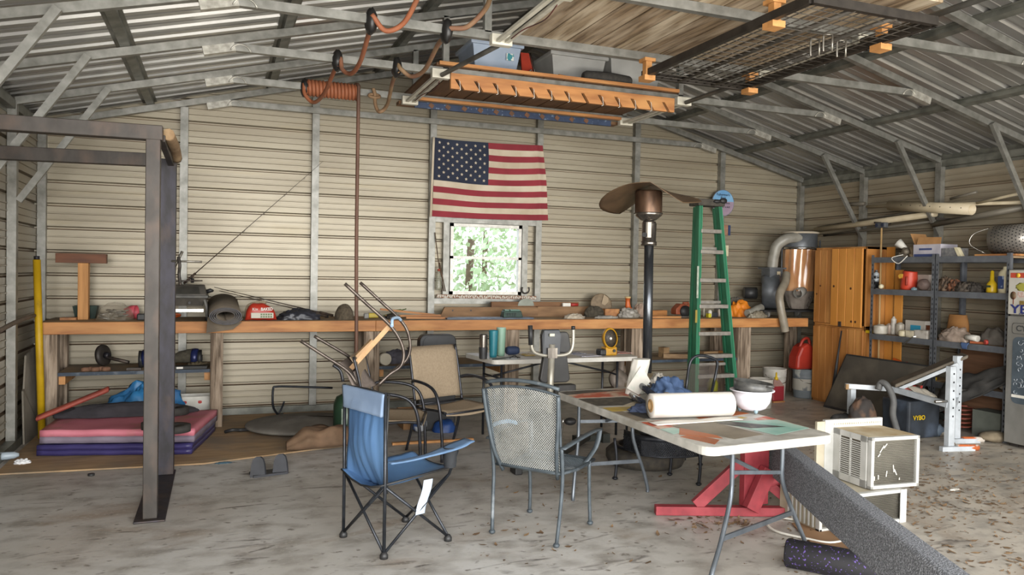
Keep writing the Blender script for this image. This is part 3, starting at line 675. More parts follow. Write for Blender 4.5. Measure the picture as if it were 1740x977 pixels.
solo('flex_hose', corr(MB(), [(x - .13, 7.68, BT + .05), (x - .04, 7.7, BT + .065), (x + .07, 7.74, BT + .1), (x + .15, 7.77, BT + .115)], .05), hosem, 'short grey ribbed hose on the bench left of the dust collector', 'hose')
solo('crumpled_plastic', heap((bx(1286, 7.64), 7.63, BT), .13, .06, .075, 61, amp=.8, fr=6), M('dirty_clear', '#8f8674', '#79705f', sc=(15, 15, 15), rough=.4, alpha=.85), 'crumpled dusty plastic film below the short grey hose', 'plastic film')

# ---------------------------------------------------------------- below the bench, left bay
z = shelves[0]; bl = M('blue_metallic', '#2a3260', '#20264a', rough=.3, metal=.3)
def X0(px, y=7.8, py=620): return Y(px, py, y).x
x = X0(300); t = thing('hoverboard', 'dark grey two-wheeled board with blue wheel arches on the lower shelf', 'hoverboard', (x, 7.8, z))
xa, xb = X0(240), X0(339)
part('body', MB().tube([(xa + .05, 7.8, z + .09), (x - .14, 7.8, z + .085), (x - .05, 7.8, z + .07), (x + .03, 7.8, z + .09), (xb - .05, 7.8, z + .1)], .06, 12, rs=[.06, .058, .03, .055, .07]), M('dusty_rubber', '#4a4539', '#39352c', sc=(30, 30, 30), rough=.9), t)
for xx in (xa, xb):
    part('wheel_arch', MB().lathe((xx - (.04 if xx == xb else -.04), 7.8, z + .085), [(.045, -.03), (.082, -.025), (.086, .0), (.082, .03), (.045, .035)], 20, axis=(1, -.15, 0)), bl, t, 'blue wheel arch')
    part('wheel', MB().cyl((xx - .02, 7.8, z + .079), (xx + .02, 7.8, z + .079), .078, 20).cyl((xx + (.0 if xx == xa else .0) - .025, 7.8, z + .079), (xx + .026, 7.8, z + .079), .03, 14), black_m, t)
x = X0(178); mb = MB()
c = V((x - .02, 7.85, z + .115)); n_ = V((1, -.5, .15)).normalized()
mb.lathe(c, [(.02, -.015), (.05, -.02), (.095, -.018), (.1, 0), (.095, .018), (.05, .02), (.02, .015)], 24, axis=n_)
t = thing('dumbbell', 'dusty dumbbell with dark plate leaning on the left lower shelf', 'dumbbell', (x, 7.85, z))
part('plate', mb, rust, t); part('bar', MB().cyl(c - n_ * .03, c + n_ * .25 + V((0, 0, -.09)), .016, 10), rust, t)
part('knurled_collar', MB().cyl(c + n_ * .02, c + n_ * .06 + V((0, 0, -.01)), .03, 10), rustd, t)
for i, px in enumerate((146, 154, 163, 172, 181)):
    solo('clay_puck', MB().lathe((X0(px, 7.66), 7.64 + .03 * (i % 2), z), [(0, 0), (.035, 0), (.04, .015), (.03, .032), (0, .036)], 14), M('clay', '#86644e', '#6f513e', sc=(20, 20, 20), rough=.9), 'round clay coloured lump in front of the dumbbell', 'clay lump', 'clay lumps')
t = thing('flat_cutter', 'long dark flat case with a white label on the shelf below the hoverboard', 'case', (X0(315, 7.62), 7.62, z))
part('case', MB().bb((X0(284, 7.62), 7.58, z), (X0(352, 7.62), 7.67, z + .028)), M('charcoal_case', '#3a3936', '#2c2b29', rough=.6), t, bevel=.004)
part('label_tag', MB().bb((X0(300, 7.58), 7.578, z + .006), (X0(311, 7.58), 7.581, z + .024)), wt, t, 'white label')
solo('bird_nest_twigs', heap((X0(335, 7.68), 7.72, z), .1, .04, .05, 71, amp=.9, fr=8), M('twig_brown', '#5d523d', '#3f3729', sc=(30, 30, 30), rough=.9), 'clump of brown twigs on the shelf right of the dark case', 'twigs', kind='stuff')
solo('rusty_bracket', MB().box((X0(228, 7.64), 7.64, z + .01), (.12, .05, .02)), rust, 'small rusty bracket on the shelf left of the steel column', 'bracket')

# folding mats: a stack of two
def mat_slab(name, q, z0, z1, top, side, label, sag=0):
    t = thing(name, label, 'gym mat', (sum(p[0] for p in q) / 4, sum(p[1] for p in q) / 4, z0), group='stacked gym mats')
    hh = (z1 - z0)
    def f(zz):
        return lambda u, v: V((q[0][0] * (1 - u) * (1 - v) + q[1][0] * u * (1 - v) + q[2][0] * u * v + q[3][0] * (1 - u) * v, q[0][1] * (1 - u) * (1 - v) + q[1][1] * u * (1 - v) + q[2][1] * u * v + q[3][1] * (1 - u) * v, zz + .004 * noise.noise(V((u * 9, v * 7, zz * 9)))))
    part('pad', MB().grid(f(z0 + .004), 24, 16, th=hh * .5 - .006), side, t)
    part('pad', MB().grid(f(z0 + hh * .5), 24, 16, th=hh * .5 - .006), top, t)
    return t
pinkm = M('pink_vinyl', '#cf7f8c', '#bd6c79', sc=(3, 3, 3), rough=.5, c3='#a9796f', lo3=.55, hi3=.7, sc3=(4, 4, 4)); purm = M('purple_vinyl', '#3d3766', '#302b54', sc=(4, 4, 4), rough=.35)
lilm = M('dusty_lilac', '#857a86', '#706672', sc=(5, 5, 5), rough=.7)
q = [Z(62, 779), Z(325, 776), Z(366, 740), Z(118, 725)]
q[2] = V((q[2].x, 7.34, 0)); q[3] = V((q[0].x + .04, 7.36, 0))
mat_slab('gym_mat', q, .016, .105, purm, purm, 'lower gym mat of the stack, folded purple vinyl, on the plywood')
mat_slab('gym_mat', [p + V((.015, 0.02, 0)) for p in q], .106, .215, pinkm, lilm, 'upper gym mat of the stack, pink top over dusty lilac')
zz = .217
solo('dark_blanket', heap((-.72, 7.24, zz), .56, .10, .11, 81, amp=.35, fr=3, n=36), M('charcoal_blanket', '#39363a', '#2b292c', sc=(8, 8, 8), rough=.9), 'charcoal blanket rumpled across the back of the pink mat', 'blanket')
solo('blue_tarp', heap((-.62, 7.58, .016), .36, .16, .42, 83, amp=.5, fr=3, n=36), M('blue_vinyl', '#276d9c', '#35618f', sc=(3, 3, 3), rough=.4, c3='#3a4f78', sc3=(2, 2, 2)), 'bright blue tarp peaked on top of the charcoal blanket', 'tarp')
solo('red_flat_bag', MB().grid(lambda u, v: V((-1.36 + .50 * u, 7.06 + .12 * u + .10 * v, .225 + .20 * u + .02 * math.sin(3 * v))), 12, 4, th=.025), M('faded_red_vinyl', '#9a4a3c', '#7f3e36', sc=(6, 6, 6), rough=.6), 'long faded red flat bag slanting up the left corner of the mat', 'bag')
for i, (px, py, r, lab) in enumerate([(262, 728, .095, 'dark rubber weight disc half behind the steel column'), (297, 733, .115, 'larger dark rubber weight disc at the right of the pink mat')]):
    c = Z(px, py, zz); solo('weight_disc', MB().lathe(c, [(.03, 0), (r, 0), (r, .05), (.03, .05), (.03, 0)], 26), M('dusty_black_rubber', '#2f2d2b', '#3e3b37', sc=(20, 20, 20), rough=.8), lab, 'weight')
solo('weight_disc', MB().lathe(V((Z(290, 722, zz).x, 7.18, zz)), [(.03, 0), (.12, 0), (.12, .06), (.03, .06), (.03, 0)], 26), M('dusty_black_rubber', '', ''), 'dark rubber disc farther back on the mat beside the printed white bag', 'weight')
c = Z(343, 726); mb = tray(MB(), c.x - .22, c.x + .16, c.y + .05, c.y + .25, .016, .28, tp=.02)
t = thing('white_carrier', 'white plastic basket with red flower print behind the right end of the mats', 'basket', (c.x, c.y + .15, .016)); part('basket', mb, white_p, t)
mb = MB()
for i in range(3): part('flower_print', MB().ball((c.x - .15 + i * .13, c.y + .06, .235), (.035, .008, .03), 10, 6), M('red_print', '#ab3a34', rough=.5), t)
# plywood on the floor
q = [Z(0, 808), Z(345, 790), Z(578, 762)]
mb = MB().prism([(XL + .07, q[0].y, .003), (q[1].x, q[1].y + .0, .003), (.98, 6.47, .003), (1.35, 6.6, .003), (1.35, 7.3, .003), (1.2, 8.1, .003), (XL + .07, 8.1, .003)], (0, 0, .011))
solo('plywood_sheet', mb, plyw, 'large tan plywood sheet flat on the floor under the mats', 'plywood')
# left wall: yellow pole, drywall piece, pipe
t = thing('yellow_pole', 'scuffed yellow tube standing in the back left corner', 'pole', (-1.36, 7.35, 0))
p0, p1 = V((-1.35, 7.38, .0)), X(57, 441, -1.42); p1 = V((-1.435, 7.42, Y(57, 441, 7.42).z)); p0 = V((Y(72, 640, 7.42).x, 7.42, 0.02))
part('tube', MB().tube([p0, p1], .029, 14), M('yellow_pvc', '#c09a15', '#a8840f', sc=(5, 5, 5), rough=.5, c3='#5d5218', lo3=.6, hi3=.7), t); part('dark_plug', MB().tube([p1, p1 + (p1 - p0).normalized() * .03], .022, 10), rustd, t)
solo('drywall_piece', MB().prism([(-1.50, 7.28, .0), (-1.46, 7.75, .0), (-1.50, 7.78, .78), (-1.52, 7.42, .72), (-1.52, 7.36, .45), (-1.515, 7.30, .44)], (.013, 0, 0)), M('grey_board', '#7e776b', '#6c665b', sc=(5, 5, 5), rough=.9), 'broken grey board leaning on the left wall behind the yellow tube', 'board')
solo('curved_conduit', MB().tube(spline([(-1.47, 5.5, .93), (-1.46, 6.2, 1.0), (-1.45, 6.9, 1.05), (-1.44, 7.35, 1.06)]), .018, 8), M('brown_conduit', '#6a5d50', '#554a40', rough=.6), 'long brown pipe along the left wall at bench height', 'pipe')
# floor bits at left
c = Z(38, 790); solo('crumpled_tissue', heap(c + V((0, 0, .014)), .055, .04, .03, 91, amp=.8, fr=5), M('tissue', '#d8d8d8', rough=.9), 'white crumpled tissue on the plywood corner', 'tissue')
c = Z(10, 782, .014); solo('clear_bottle', MB().tube([c + V((-.07, 0, .03)), c + V((.0, .01, .03)), c + V((.05, .02, .03)), c + V((.08, .025, .03))], .03, 12, rs=[.03, .03, .026, .012]), M('bottle_plastic', '#b9c6cf', '#a2afb8', rough=.2, alpha=.7), 'crushed clear bottle at the foot of the left wall', 'bottle')
c = Z(155, 808); solo('black_cap', MB().lathe(c, [(0, 0), (.022, 0), (.022, .014), (0, .014)], 16), black_m, 'small black cap on the concrete in front of the mats', 'cap')  # the puck shape here is a small black cap
c = Z(380, 787); solo('teal_scrap', heap(c, .06, .02, .01, 92, amp=.8, fr=5), M('teal_scrap', '#3a525e', rough=.8), 'dark blue-green scrap in front of the plywood edge', 'scrap')

# ---------------------------------------------------------------- steel column frame
t = thing('steel_gantry', 'rusty steel frame with two box columns and two long top beams at left', 'steel frame', (-.37, 5.45, 0))
def bar(nm, p0, p1, w, h, mt, lab=None): return part(nm, MB().beam(p0, p1, w, h), mt, t, lab, bevel=.004)
xc = -.368; zt1 = 2.30; zt2 = 2.27
bar('front_column', (xc, 4.94, 0.012), (xc, 4.94, zt1 - .06), .078, .08, rust)
bar('front_beam', (-4.2, 4.94, zt1 - .075 + .02), (xc + .05, 4.94, zt1 - .03), .085, .085, rust)
bar('rear_column', (xc + .01, 5.96, .012), (xc + .01, 5.96, zt2 - .02), .13, .11, rustd)
bar('rear_beam', (-4.2, 5.96, zt2 - .09), (xc - .05, 5.96, zt2 - .03), .07, .09, rust)
bar('floor_rail', (xc, 4.86, .006), (xc, 6.05, .006), .17, .012, rustd)
bar('top_rail', (xc + .04, 4.98, zt1 - .05), (xc + .04, 5.92, zt2 - .05), .04, .04, rust)
part('tie_rod', MB().tube([(xc + .05, 5.9, 1.53), (xc + .25, 5.88, 1.53)], .008, 6).tube([(xc + .05, 5.93, 1.45), (xc + .12, 5.9, 1.6)], .01, 6), steel, t)
mb = MB().tube(spline([(xc + .075, 5.0, zt1 - .02), (xc + .085, 5.3, zt1 - .03), (xc + .08, 5.6, zt1 - .02), (xc + .08, 5.86, zt1 - .05)]), .035, 9)
solo('log_slab', mb, M('split_log', '#9a8262', '#7b6247', sc=(12, 6, 12), rough=.9), 'rough split log lying along the top of the steel frame', 'log')
solo('rusty_chain', MB().tube(spline([(xc + .095, 5.9, 1.56), (xc + .105, 5.88, 1.50), (xc + .1, 5.9, 1.44), (xc + .11, 5.88, 1.36)]), .012, 6), rust, 'rusty chain hanging on the rear steel column beside the grill', 'chain')
# ---------------------------------------------------------------- on the back wall: flag, signs, things round the window
fr_ = M('flag_red', '#8b3039', '#792931', sc=(3, 3, 3), rough=.9); fw_ = M('flag_white', '#c3b7a3', '#b0a28c', sc=(4, 4, 4), rough=.9); fb_ = M('flag_navy', '#2a3040', '#232837', sc=(3, 3, 3), rough=.9)
yf = YB - .03
def flagp(u, v, off=0):
    # u 0..1 left-right, v 0..1 top-bottom
    x = (2.19 + 1.29 * u) * (1 - v) + (2.168 + 1.395 * u) * v - .012 * math.sin(v * PI) * 0
    sag = .018 * math.sin(PI * u) * (1 if True else 0)
    z = 2.955 - .862 * v + .012 * u - sag * (1 - .3 * v) - .012 * math.sin(v * PI) * math.sin(u * 3)
    w = .02 * math.sin((u * .9 + v * .75) * 9) * math.exp(-((u - .45) ** 2) * 3) + .01 * math.sin(u * 14 - v * 5) * (u > .0)
    wr = .022 * math.exp(-((u - .93) / .03) ** 2)
    return V((x, yf - .018 + w - wr - off, z))
NU, NV = 80, 52
mb = MB(); P = [[flagp(i / NU, j / NV) for j in range(NV + 1)] for i in range(NU + 1)]
vs = [p for r in P for p in r]; mb.v = vs
for i in range(NU):
    for j in range(NV):
        st = j // 4; can = i < NU * .475 and st < 7
        mb.f.append([i * (NV + 1) + j, (i + 1) * (NV + 1) + j, (i + 1) * (NV + 1) + j + 1, i * (NV + 1) + j + 1]); mb.mi.append(2 if can else (0 if st % 2 == 0 else 1)); mb.smooth.append(True)
o_ = len(mb.v); mb.cur = 1
for r_ in range(9):
    nn_ = 6 if r_ % 2 == 0 else 5
    for k_ in range(nn_):
        cu = (.03 if nn_ == 6 else .069) + k_ * .0785 + .012; cv = 7 / 13 * (r_ + 1) / 10
        pts = []
        for q in range(10):
            a = PI / 2 + q * PI / 5; rr = .019 if q % 2 == 0 else .008
            p = flagp(cu + rr * math.cos(a) / 1.33, cv - rr * math.sin(a) / .86, .004); pts.append(p)
        ce = flagp(cu, cv, .0045); mb.add([ce] + pts, [(0, 1 + q, 1 + (q + 1) % 10) for q in range(10)])
fl = thing('american_flag', 'faded stars and stripes flag hung on the back wall above the window', 'flag', (2.85, yf, 2.08))
part('cloth', mb, [fr_, fw_, fb_], fl)
part('heading_strip', MB().grid(lambda u, v: V((2.175 - .012 * (1 - u) * 1 + .0 - (.02 * v) + .012 * u, yf - .022, 2.957 - .87 * v)), 2, 8, th=.004), fw_, fl, 'white heading strip')
def letter_sign(): pass
# round sign
c = Y(1228, 345, YB - .02); r = .17
t = thing('round_sign', 'round blue and pink picture sign on the wall right of the ladder top', 'sign', (c.x, c.y, c.z - r))
part('disc', MB().cyl(c, c + V((0, -.008, 0)), r, 36), M('sign_rim', '#5f6670', rough=.5), t)
mb = MB(); sky = M('sign_sky', '#5b8bb4', '#7ba6c6', sc=(5, 5, 5), rough=.5); pkm = M('sign_pink', '#9a8794', '#857386', sc=(8, 8, 8), rough=.5)
mb.prism([c + V((.162 * math.cos(a), -.008, .162 * math.sin(a))) for a in [.12 + (PI - .24) * i / 20 for i in range(21)]], (0, -.002, 0)); part('sky_print', mb, sky, t)
mb = MB(); mb.prism([c + V((.162 * math.cos(a), -.008, .162 * math.sin(a))) for a in [PI - .12 + (PI + .24) * i / 24 for i in range(25)]], (0, -.002, 0)); part('lower_print', mb, pkm, t)
dk = M('dark_lettering', '#1c222c', rough=.6)
for s_, dz, sz, w_ in (("Fisherman's", .105, .045, .2), ('Bait', .065, .04, .08), ('Fish tales', .0, .035, .2), ('& lies told', -.05, .035, .2)):
    text_mesh('lettering', s_, c + V((0, -.012, dz)), (1, 0, 0), (0, 0, 1), sz, dk, t, width=w_)
# switch boxes
c = Y(1229, 391, YB - .0); t = thing('wall_plate', 'small orange and blue tag plate on the wall beside the ladder rail', 'plate', (c.x, c.y, c.z - .06))
part('plate', MB().box(c, (.2, .012, .13)), M('tan_tag', '#a07a62', '#86604a', sc=(20, 20, 20), rough=.6), t); part('blue_end', MB().box(c + V((.085, -.008, 0)), (.035, .008, .13)), M('navy_tag', '#28395c', rough=.5), t, 'navy blue end')
c = Y(1227, 426, YB + .0); t = thing('outlet_cover', 'cream outlet cover on the wall below the small blue plate', 'outlet', (c.x, c.y, c.z - .07))
part('plate', MB().box(c, (.19, .012, .14)), cream_p, t, bevel=.003); part('socket', MB().box(c + V((.03, -.008, .03)), (.035, .006, .03)).box(c + V((.03, -.008, -.03)), (.035, .006, .03)), M('socket_tan', '#a39a80', rough=.6), t)
# patterned strip below the window
a, b = Y(742, 503, YB - .03), Y(911, 506, YB - .03)
t = thing('patterned_strip', 'narrow patterned white and rust strip along the ledge under the window', 'strip', ((a.x + b.x) / 2, YB - .03, a.z - .02))
part('strip', MB().beam(a, b, .012, .04), M('rust_white_pattern', '#a89f92', '#7a5540', sc=(50, 50, 50), rough=.7, lo=.45, hi=.5), t)
mb = MB()
for i in range(44):
    p = a.lerp(b, (i + .5) / 44); mb.box(p + V((0, -.008, .004 * (-1) ** i)), (.012, .004, .022), rot=Matrix.Rotation(.5 * (-1) ** i, 3, 'Y'))
part('raised_beads', mb, M('bead_white', '#c2bcb0', rough=.6), t)
# horseshoe, bottle, arrows
c = Y(893, 492, YB - .03); solo('horseshoe', MB().tube([c + p for p in arc((0, 0, 0), .045, -PI * .2 + PI / 2 * 0, PI * 1.2, 14, ax=(1, 0, 0), ay=(0, 0, -1))], .009, 7), rust, 'rusty horseshoe hanging on the wall right of the window', 'horseshoe')
c = Y(745, 493, YB - .06); t = thing('glass_bottle', 'clear glass bottle with a red cap on the ledge left of the window', 'bottle', c)
part('bottle', MB().lathe(c + V((0, 0, 0)), [(0, 0), (.034, 0), (.036, .02), (.036, .13), (.014, .19), (.013, .215), (0, .215)], 16), M('old_glass', '#a8a795', '#8f8e7c', rough=.15, alpha=.5), t); part('cap', MB().cyl(c + V((0, 0, .21)), c + V((0, 0, .235)), .015, 10), M('red_cap', '#8c3a2a', rough=.5), t)
for i in range(3):
    p = Y(751 + i * 3, 495, YB - .04); q_ = Y(739 + i * 1.2, 395 + i * 12, YB - .03)
    if i == 0: pts = [p, q_]
    else: pts = [p, p.lerp(q_, .45 + .1 * i)]
    solo('thin_arrow', MB().tube(pts, .0055, 6), M('arrow_wood', '#5d4a3a', '#463729', rough=.8), 'thin dark stick leaning left of the window', 'stick', 'thin sticks left of the window')

# ---------------------------------------------------------------- storage lofts under the roof
TT = TZ + .03     # top of tie beams
whitem = M('white_rail', '#c9c5b6', '#b3ae9f', sc=(9, 9, 9), rough=.45)
def loft(nm, label, x0, x1, y0, y1, wm, n):
    t = thing(nm, label, 'storage loft', ((x0 + x1) / 2, (y0 + y1) / 2, TT))
    w = (x1 - x0) / n
    for i in range(n):
        a = x0 + i * w; dy = (.03 * math.sin(i * 2.3))
        part('plank', MB().bb((a + .004, y0, TT), (a + w - .009, y1 + dy, TT + .022)), wm[(i * 5 + i // 3) % len(wm)] if isinstance(wm, list) else wm, t)
    return t
xa, xb = 1.62, 3.92
lo = loft('storage_loft', 'lower overhead storage platform of dark planks holding the plastic bins', xa, xb, 6.03, 7.42, wood_d, 12)
part('front_edge_board', MB().bb((xa + .02, 6.0, TT), (xb - .02, 6.03, TT + .028)), wood, lo)
lu = loft('plank_loft', 'upper overhead platform of grey weathered planks above the flag', 1.93, 4.05, 3.4, 5.06, [wood_g, wood_g2, wood_g, wood_g3], 11)
# hook board, blue board, inner rail
a, b = Y(765, 140, 6.02), Y(1144, 180, 6.02)
t = thing('hook_board', 'orange pine board with a row of white hooks under the lower loft', 'hook board', ((a.x + b.x) / 2, 6.02, TZ - .12))
mb = MB(); zt_, zb_ = TZ - .03, TZ - .155
xx0, xx1 = a.x, b.x; nts = 13; xs = [xx0]
wn = (xx1 - xx0) / nts
poly = [(xx0, zt_)] ; poly2 = [(xx0, zb_)]
for i in range(nts):
    u = xx0 + (i + .62) * wn; poly2 += [(u + .05, zb_), (u - .012, zt_ - .03), (u - .035, zt_ - .035), (u - .042, zt_ - .05), (u + .012, zb_)] if 0 else []
# board split into fingers by slanted slots
fing = []
for i in range(nts + 1):
    u0 = xx0 + (i - .38) * wn + .015; u1 = xx0 + (i + .62) * wn - .015
    l = max(xx0, u0 - .0); r_ = min(xx1, u1)
    if r_ <= l: continue
    mb.prism([(l - (.055 if i else 0), 6.0, zt_ - .045), (r_ - (.055 if i < nts else 0) + .0, 6.0, zt_ - .045), (r_, 6.0, zb_), (l, 6.0, zb_)], (0, .032, 0))
mb.bb((xx0, 6.0, zt_ - .045), (xx1, 6.032, zt_))
part('board', mb, wood, t)
wh = M('white_hook', '#d4d0c6', rough=.35)
for i in range(nts - 1):
    if i == 7: continue
    u = xx0 + (i + .62) * wn - .03
    part('hook', MB().tube([(u - .01, 5.99, zt_ - .06), (u - .002, 5.98, zt_ - .065), (u + .004, 5.975, zb_ - .012), (u - .012, 5.975, zb_ - .018)], .0024, 6), wh, t)
t = thing('blue_rail_board', 'blue-painted notched board along the back edge of the lower loft', 'board', (2.7, 7.28, TZ - .1))
a, b = Y(705, 186, 7.16), Y(1038, 216, 7.16)
part('board', MB().bb((a.x, 7.16, TZ - .085), (b.x, 7.19, TZ - .03)), M('chipped_blue', '#2b3c58', '#22304a', sc=(9, 9, 9), rough=.6, c3='#65758a', sc3=(25, 25, 25), lo3=.6, hi3=.66), t)
mb = MB()
for i in range(11): mb.box((a.x + .16 + i * .165, 7.157, TZ - .055), (.045, .006, .04), rot=Matrix.Rotation(.6, 3, 'Y'))
part('bare_notch', mb, M('rusty_notch', '#6e4a33', '#59402f', sc=(20, 20, 20), rough=.7), t)
part('top_batten', MB().bb((a.x, 7.08, TZ - .028), (b.x + .08, 7.16, TZ - .0)), wood, t, 'bare wood batten')
part('rear_batten', MB().bb((a.x - .15, 7.19, TZ - .06), (b.x + .1, 7.30, TZ - .03)), M('brown_batten', '#7a5a3d', '#63472e', sc=(4, 20, 20), rough=.7), t)
# rails and pipes running front to back
def rail(x, y0, y1, label, wire=True):
    t = thing('track_rail', label, 'rail', (x, (y0 + y1) / 2, TZ - .06), group='white track rails')
    for s in (-1, 1): part('channel', MB().beam((x + s * .032, y0, TZ - .05), (x + s * .032, y1, TZ - .05), .03, .02), whitem, t)
    for y in (y0, y1):
        part('end_bracket', MB().bb((x - .075, y - .03, TZ - .075), (x + .075, y + .03, TZ - .0)), whitem, t, bevel=.004)
    if wire: part('wire', MB().tube(spline([(x + .02, y0 + .1, TZ - .075), (x + .05, y0 + .35, TZ - .082), (x + .01, y0 + .6, TZ - .075), (x, y1 - .2, TZ - .08)]), .004, 5), M('red_black_wire', '#6e2f28', '#2b2424', sc=(5, 5, 5)), t)
xl, xr_ = 1.66, 3.97
rail(xl, 6.05, 7.12, 'white double rail at the left end of the lower loft')
rail(xr_, 6.05, 7.12, 'white double rail at the right end of the lower loft', False)
rail(1.80, 4.0, 5.0, 'white double rail at the left end of the grey plank loft')
rail(4.04, 4.0, 5.0, 'white double rail along the right side of the hanging mesh rack', False)
for x, x2, lab in ((xl, 1.8, 'left dark steel pipe running back between the two lofts'), (xr_, xr_, 'right dark steel pipe running back between the two lofts')):
    solo('steel_pipe', MB().tube([(x, 6.0, TZ - .055), (x2, 5.06, TZ - .055)], .019, 10), M('dull_pipe', '#5c5a55', '#4a4843', rough=.4, metal=.5), lab, 'pipe')
solo('steel_pipe', MB().tube([(xr_, 3.95, TZ - .055), (xr_, 2.3, TZ - .055)], .019, 10), M('dull_pipe', '', ''), 'dark pipe continuing forward at the upper right past the mesh rack', 'pipe')
# mesh rack hung on wood blocks
zm = TZ - .135; mx0, mx1, my0, my1 = 2.96, 3.87, 3.3, 5.05
t = thing('mesh_rack', 'dark steel wire mesh panel hung flat under the grey plank loft', 'mesh rack', ((mx0 + mx1) / 2, 4.2, zm))
dm = M('dark_angle_iron', '#38332e', '#2b2723', sc=(14, 14, 14), rough=.5, metal=.4)
for a, b in (((mx0, my0, zm), (mx0, my1, zm)), ((mx1, my0, zm), (mx1, my1, zm)), ((mx0, my0, zm), (mx1, my0, zm)), ((mx0, my1, zm), (mx1, my1, zm))):
    part('angle_frame', MB().beam(a, b, .035, .05), dm, t)
mb = MB()
for i in range(1, 22): yy = my0 + (my1 - my0) * i / 22; mb.tube([(mx0, yy, zm - .02), (mx1, yy, zm - .02)], .003, 5)
for i in range(1, 12): xx = mx0 + (mx1 - mx0) * i / 12; mb.tube([(xx, my0, zm - .012), (xx, my1, zm - .012)], .0035 if i % 4 else .016, 5)
part('wire_mesh', mb, M('mesh_wire', '#4f4a43', '#37332e', rough=.5, metal=.4), t)
for (x, y, lab) in ((mx0 - .0, 4.98, 'front left'), (mx0 + .03, 3.62, 'near left'), (mx1 + .02, 4.98, ''), (mx1 + .02, 3.70, '')):
    part('wood_block', MB().bb((x - .045, y - .03, zm - .06), (x + .045, y + .06, zm - .022)), wood_o, t, 'orange wood hanger block')
    part('wood_hanger', MB().bb((x - .03, y - .02, zm - .022), (x + .02, y + .03, TZ - .055)), wood_o, t)
    part('wood_block', MB().bb((x - .045, y - .03, TZ - .055), (x + .045, y + .06, TZ - .03)), wood_o, t, 'orange wood hanger block')
for k_, (px, py) in enumerate(((1388, 70), (1410, 62), (1433, 72))):
    c = Z(px, py, zm - .03); c.y = min(c.y, 4.8)
    solo('steel_hook', MB().tube(spline([c + V((-.03, .02, .02)), c + V((-.03, .02, -.06)), c + V((-.028, .02, -.09))], 3), .006, 6).tube([c + V((.02, 0, .02)), c + V((.02, 0, -.09))], .006, 6).tube([c + V((-.03, .02, .015)), c + V((.02, 0, .015))], .006, 6), steel, 'dark double steel hook hanging from the wire mesh panel', 'hook', 'hooks on the mesh rack')
# bins
def bin_(nm, label, x0, x1, y0, y1, h, mt, lidm=None, z0=TT + .023):
    t = thing(nm, label, 'storage bin', ((x0 + x1) / 2, (y0 + y1) / 2, z0))
    part('tub', tray(MB(), x0, x1, y0, y1, z0, z0 + h, tp=-.0 + .05, th=.006), mt, t, bevel=.006)
    part('lid', MB().bb((x0 - .02, y0 - .02, z0 + h - .02), (x1 + .02, y1 + .02, z0 + h + .015)), lidm or mt, t, bevel=.008)
    part('handle_recess', MB().bb(((x0 + x1) / 2 - .1, y0 + .012, z0 + h - .07), ((x0 + x1) / 2 + .1, y0 + .03, z0 + h - .055)).bb(((x0 + x1) / 2 - .11, y0 + .018, z0 + h - .1), ((x0 + x1) / 2 - .1, y0 + .04, z0 + h - .055)).bb(((x0 + x1) / 2 + .1, y0 + .018, z0 + h - .1), ((x0 + x1) / 2 + .11, y0 + .04, z0 + h - .055)), mt, t)
    return t
binb = M('frosted_blue_bin', '#a3b0c2', '#91a0b4', sc=(4, 4, 4), rough=.3); bing = M('grey_bin', '#aeada9', '#9d9c98', sc=(4, 4, 4), rough=.45)
yb_ = 6.35
o = bin_('storage_bin', 'frosted blue plastic bin at the left of the lower loft', bx(803, yb_, 100), bx(886, yb_, 100), yb_, yb_ + .45, .31, binb)
xx = bx(867, yb_, 90); part('label_sticker', MB().box((xx, yb_ + .0, TT + .23), (.07, .006, .06)), M('sticker_teal', '#3f8d96', '#dfe0da', sc=(30, 30, 30), lo=.5, hi=.52), o, 'teal and white sticker')
bin_('storage_bin', 'grey plastic bin in the middle of the lower loft with moulded handle', bx(938, yb_, 100), bx(1030, yb_, 100), yb_, yb_ + .45, .30, bing)
bin_('storage_bin', 'larger grey plastic bin at the right of the lower loft', bx(1036, yb_, 110), bx(1124, yb_, 110), yb_ - .02, yb_ + .5, .33, bing)
x = bx(895, 6.5, 100); t = thing('folded_red_chair', 'folded red beach chair standing between the blue and grey bins', 'folding chair', (x, 6.5, TT + .023))
part('fabric', MB().prism([(x - .05, 6.45, TT + .024), (x + .08, 6.45, TT + .024), (x + .02, 6.5, TT + .33), (x - .06, 6.5, TT + .33)], (0, .02, 0)), M('red_canvas', '#b03a24', '#9a2f1c', rough=.8), t)
part('frame', MB().tube([(x + .09, 6.44, TT + .034), (x + .03, 6.49, TT + .33)], .009, 7).tube([(x - .05, 6.44, TT + .08), (x + .02, 6.44, TT + .17), (x + .06, 6.45, TT + .1)], .008, 7), chrome, t)
x0_, x1_ = bx(992, 6.12, 135), bx(1072, 6.12, 135)
solo('dark_bedroll', MB().tube([(x0_, 6.14, TT + .08), (x0_ + .03, 6.14, TT + .08), ((x0_ + x1_) / 2, 6.13, TT + .085), (x1_ - .02, 6.13, TT + .075), (x1_, 6.13, TT + .075)], .055, 14, rs=[.035, .052, .055, .052, .04]), M('dark_grey_fabric', '#34322f', '#403d39', sc=(30, 30, 30), rough=.9), 'dark grey rolled bag lying in front of the grey bins', 'bag')
solo('small_cardboard', MB().box((bx(950, 6.2, 120), 6.15, TT + .045), (.1, .06, .04), rz=.3), wood_y, 'small brown block in front of the middle grey bin', 'block')

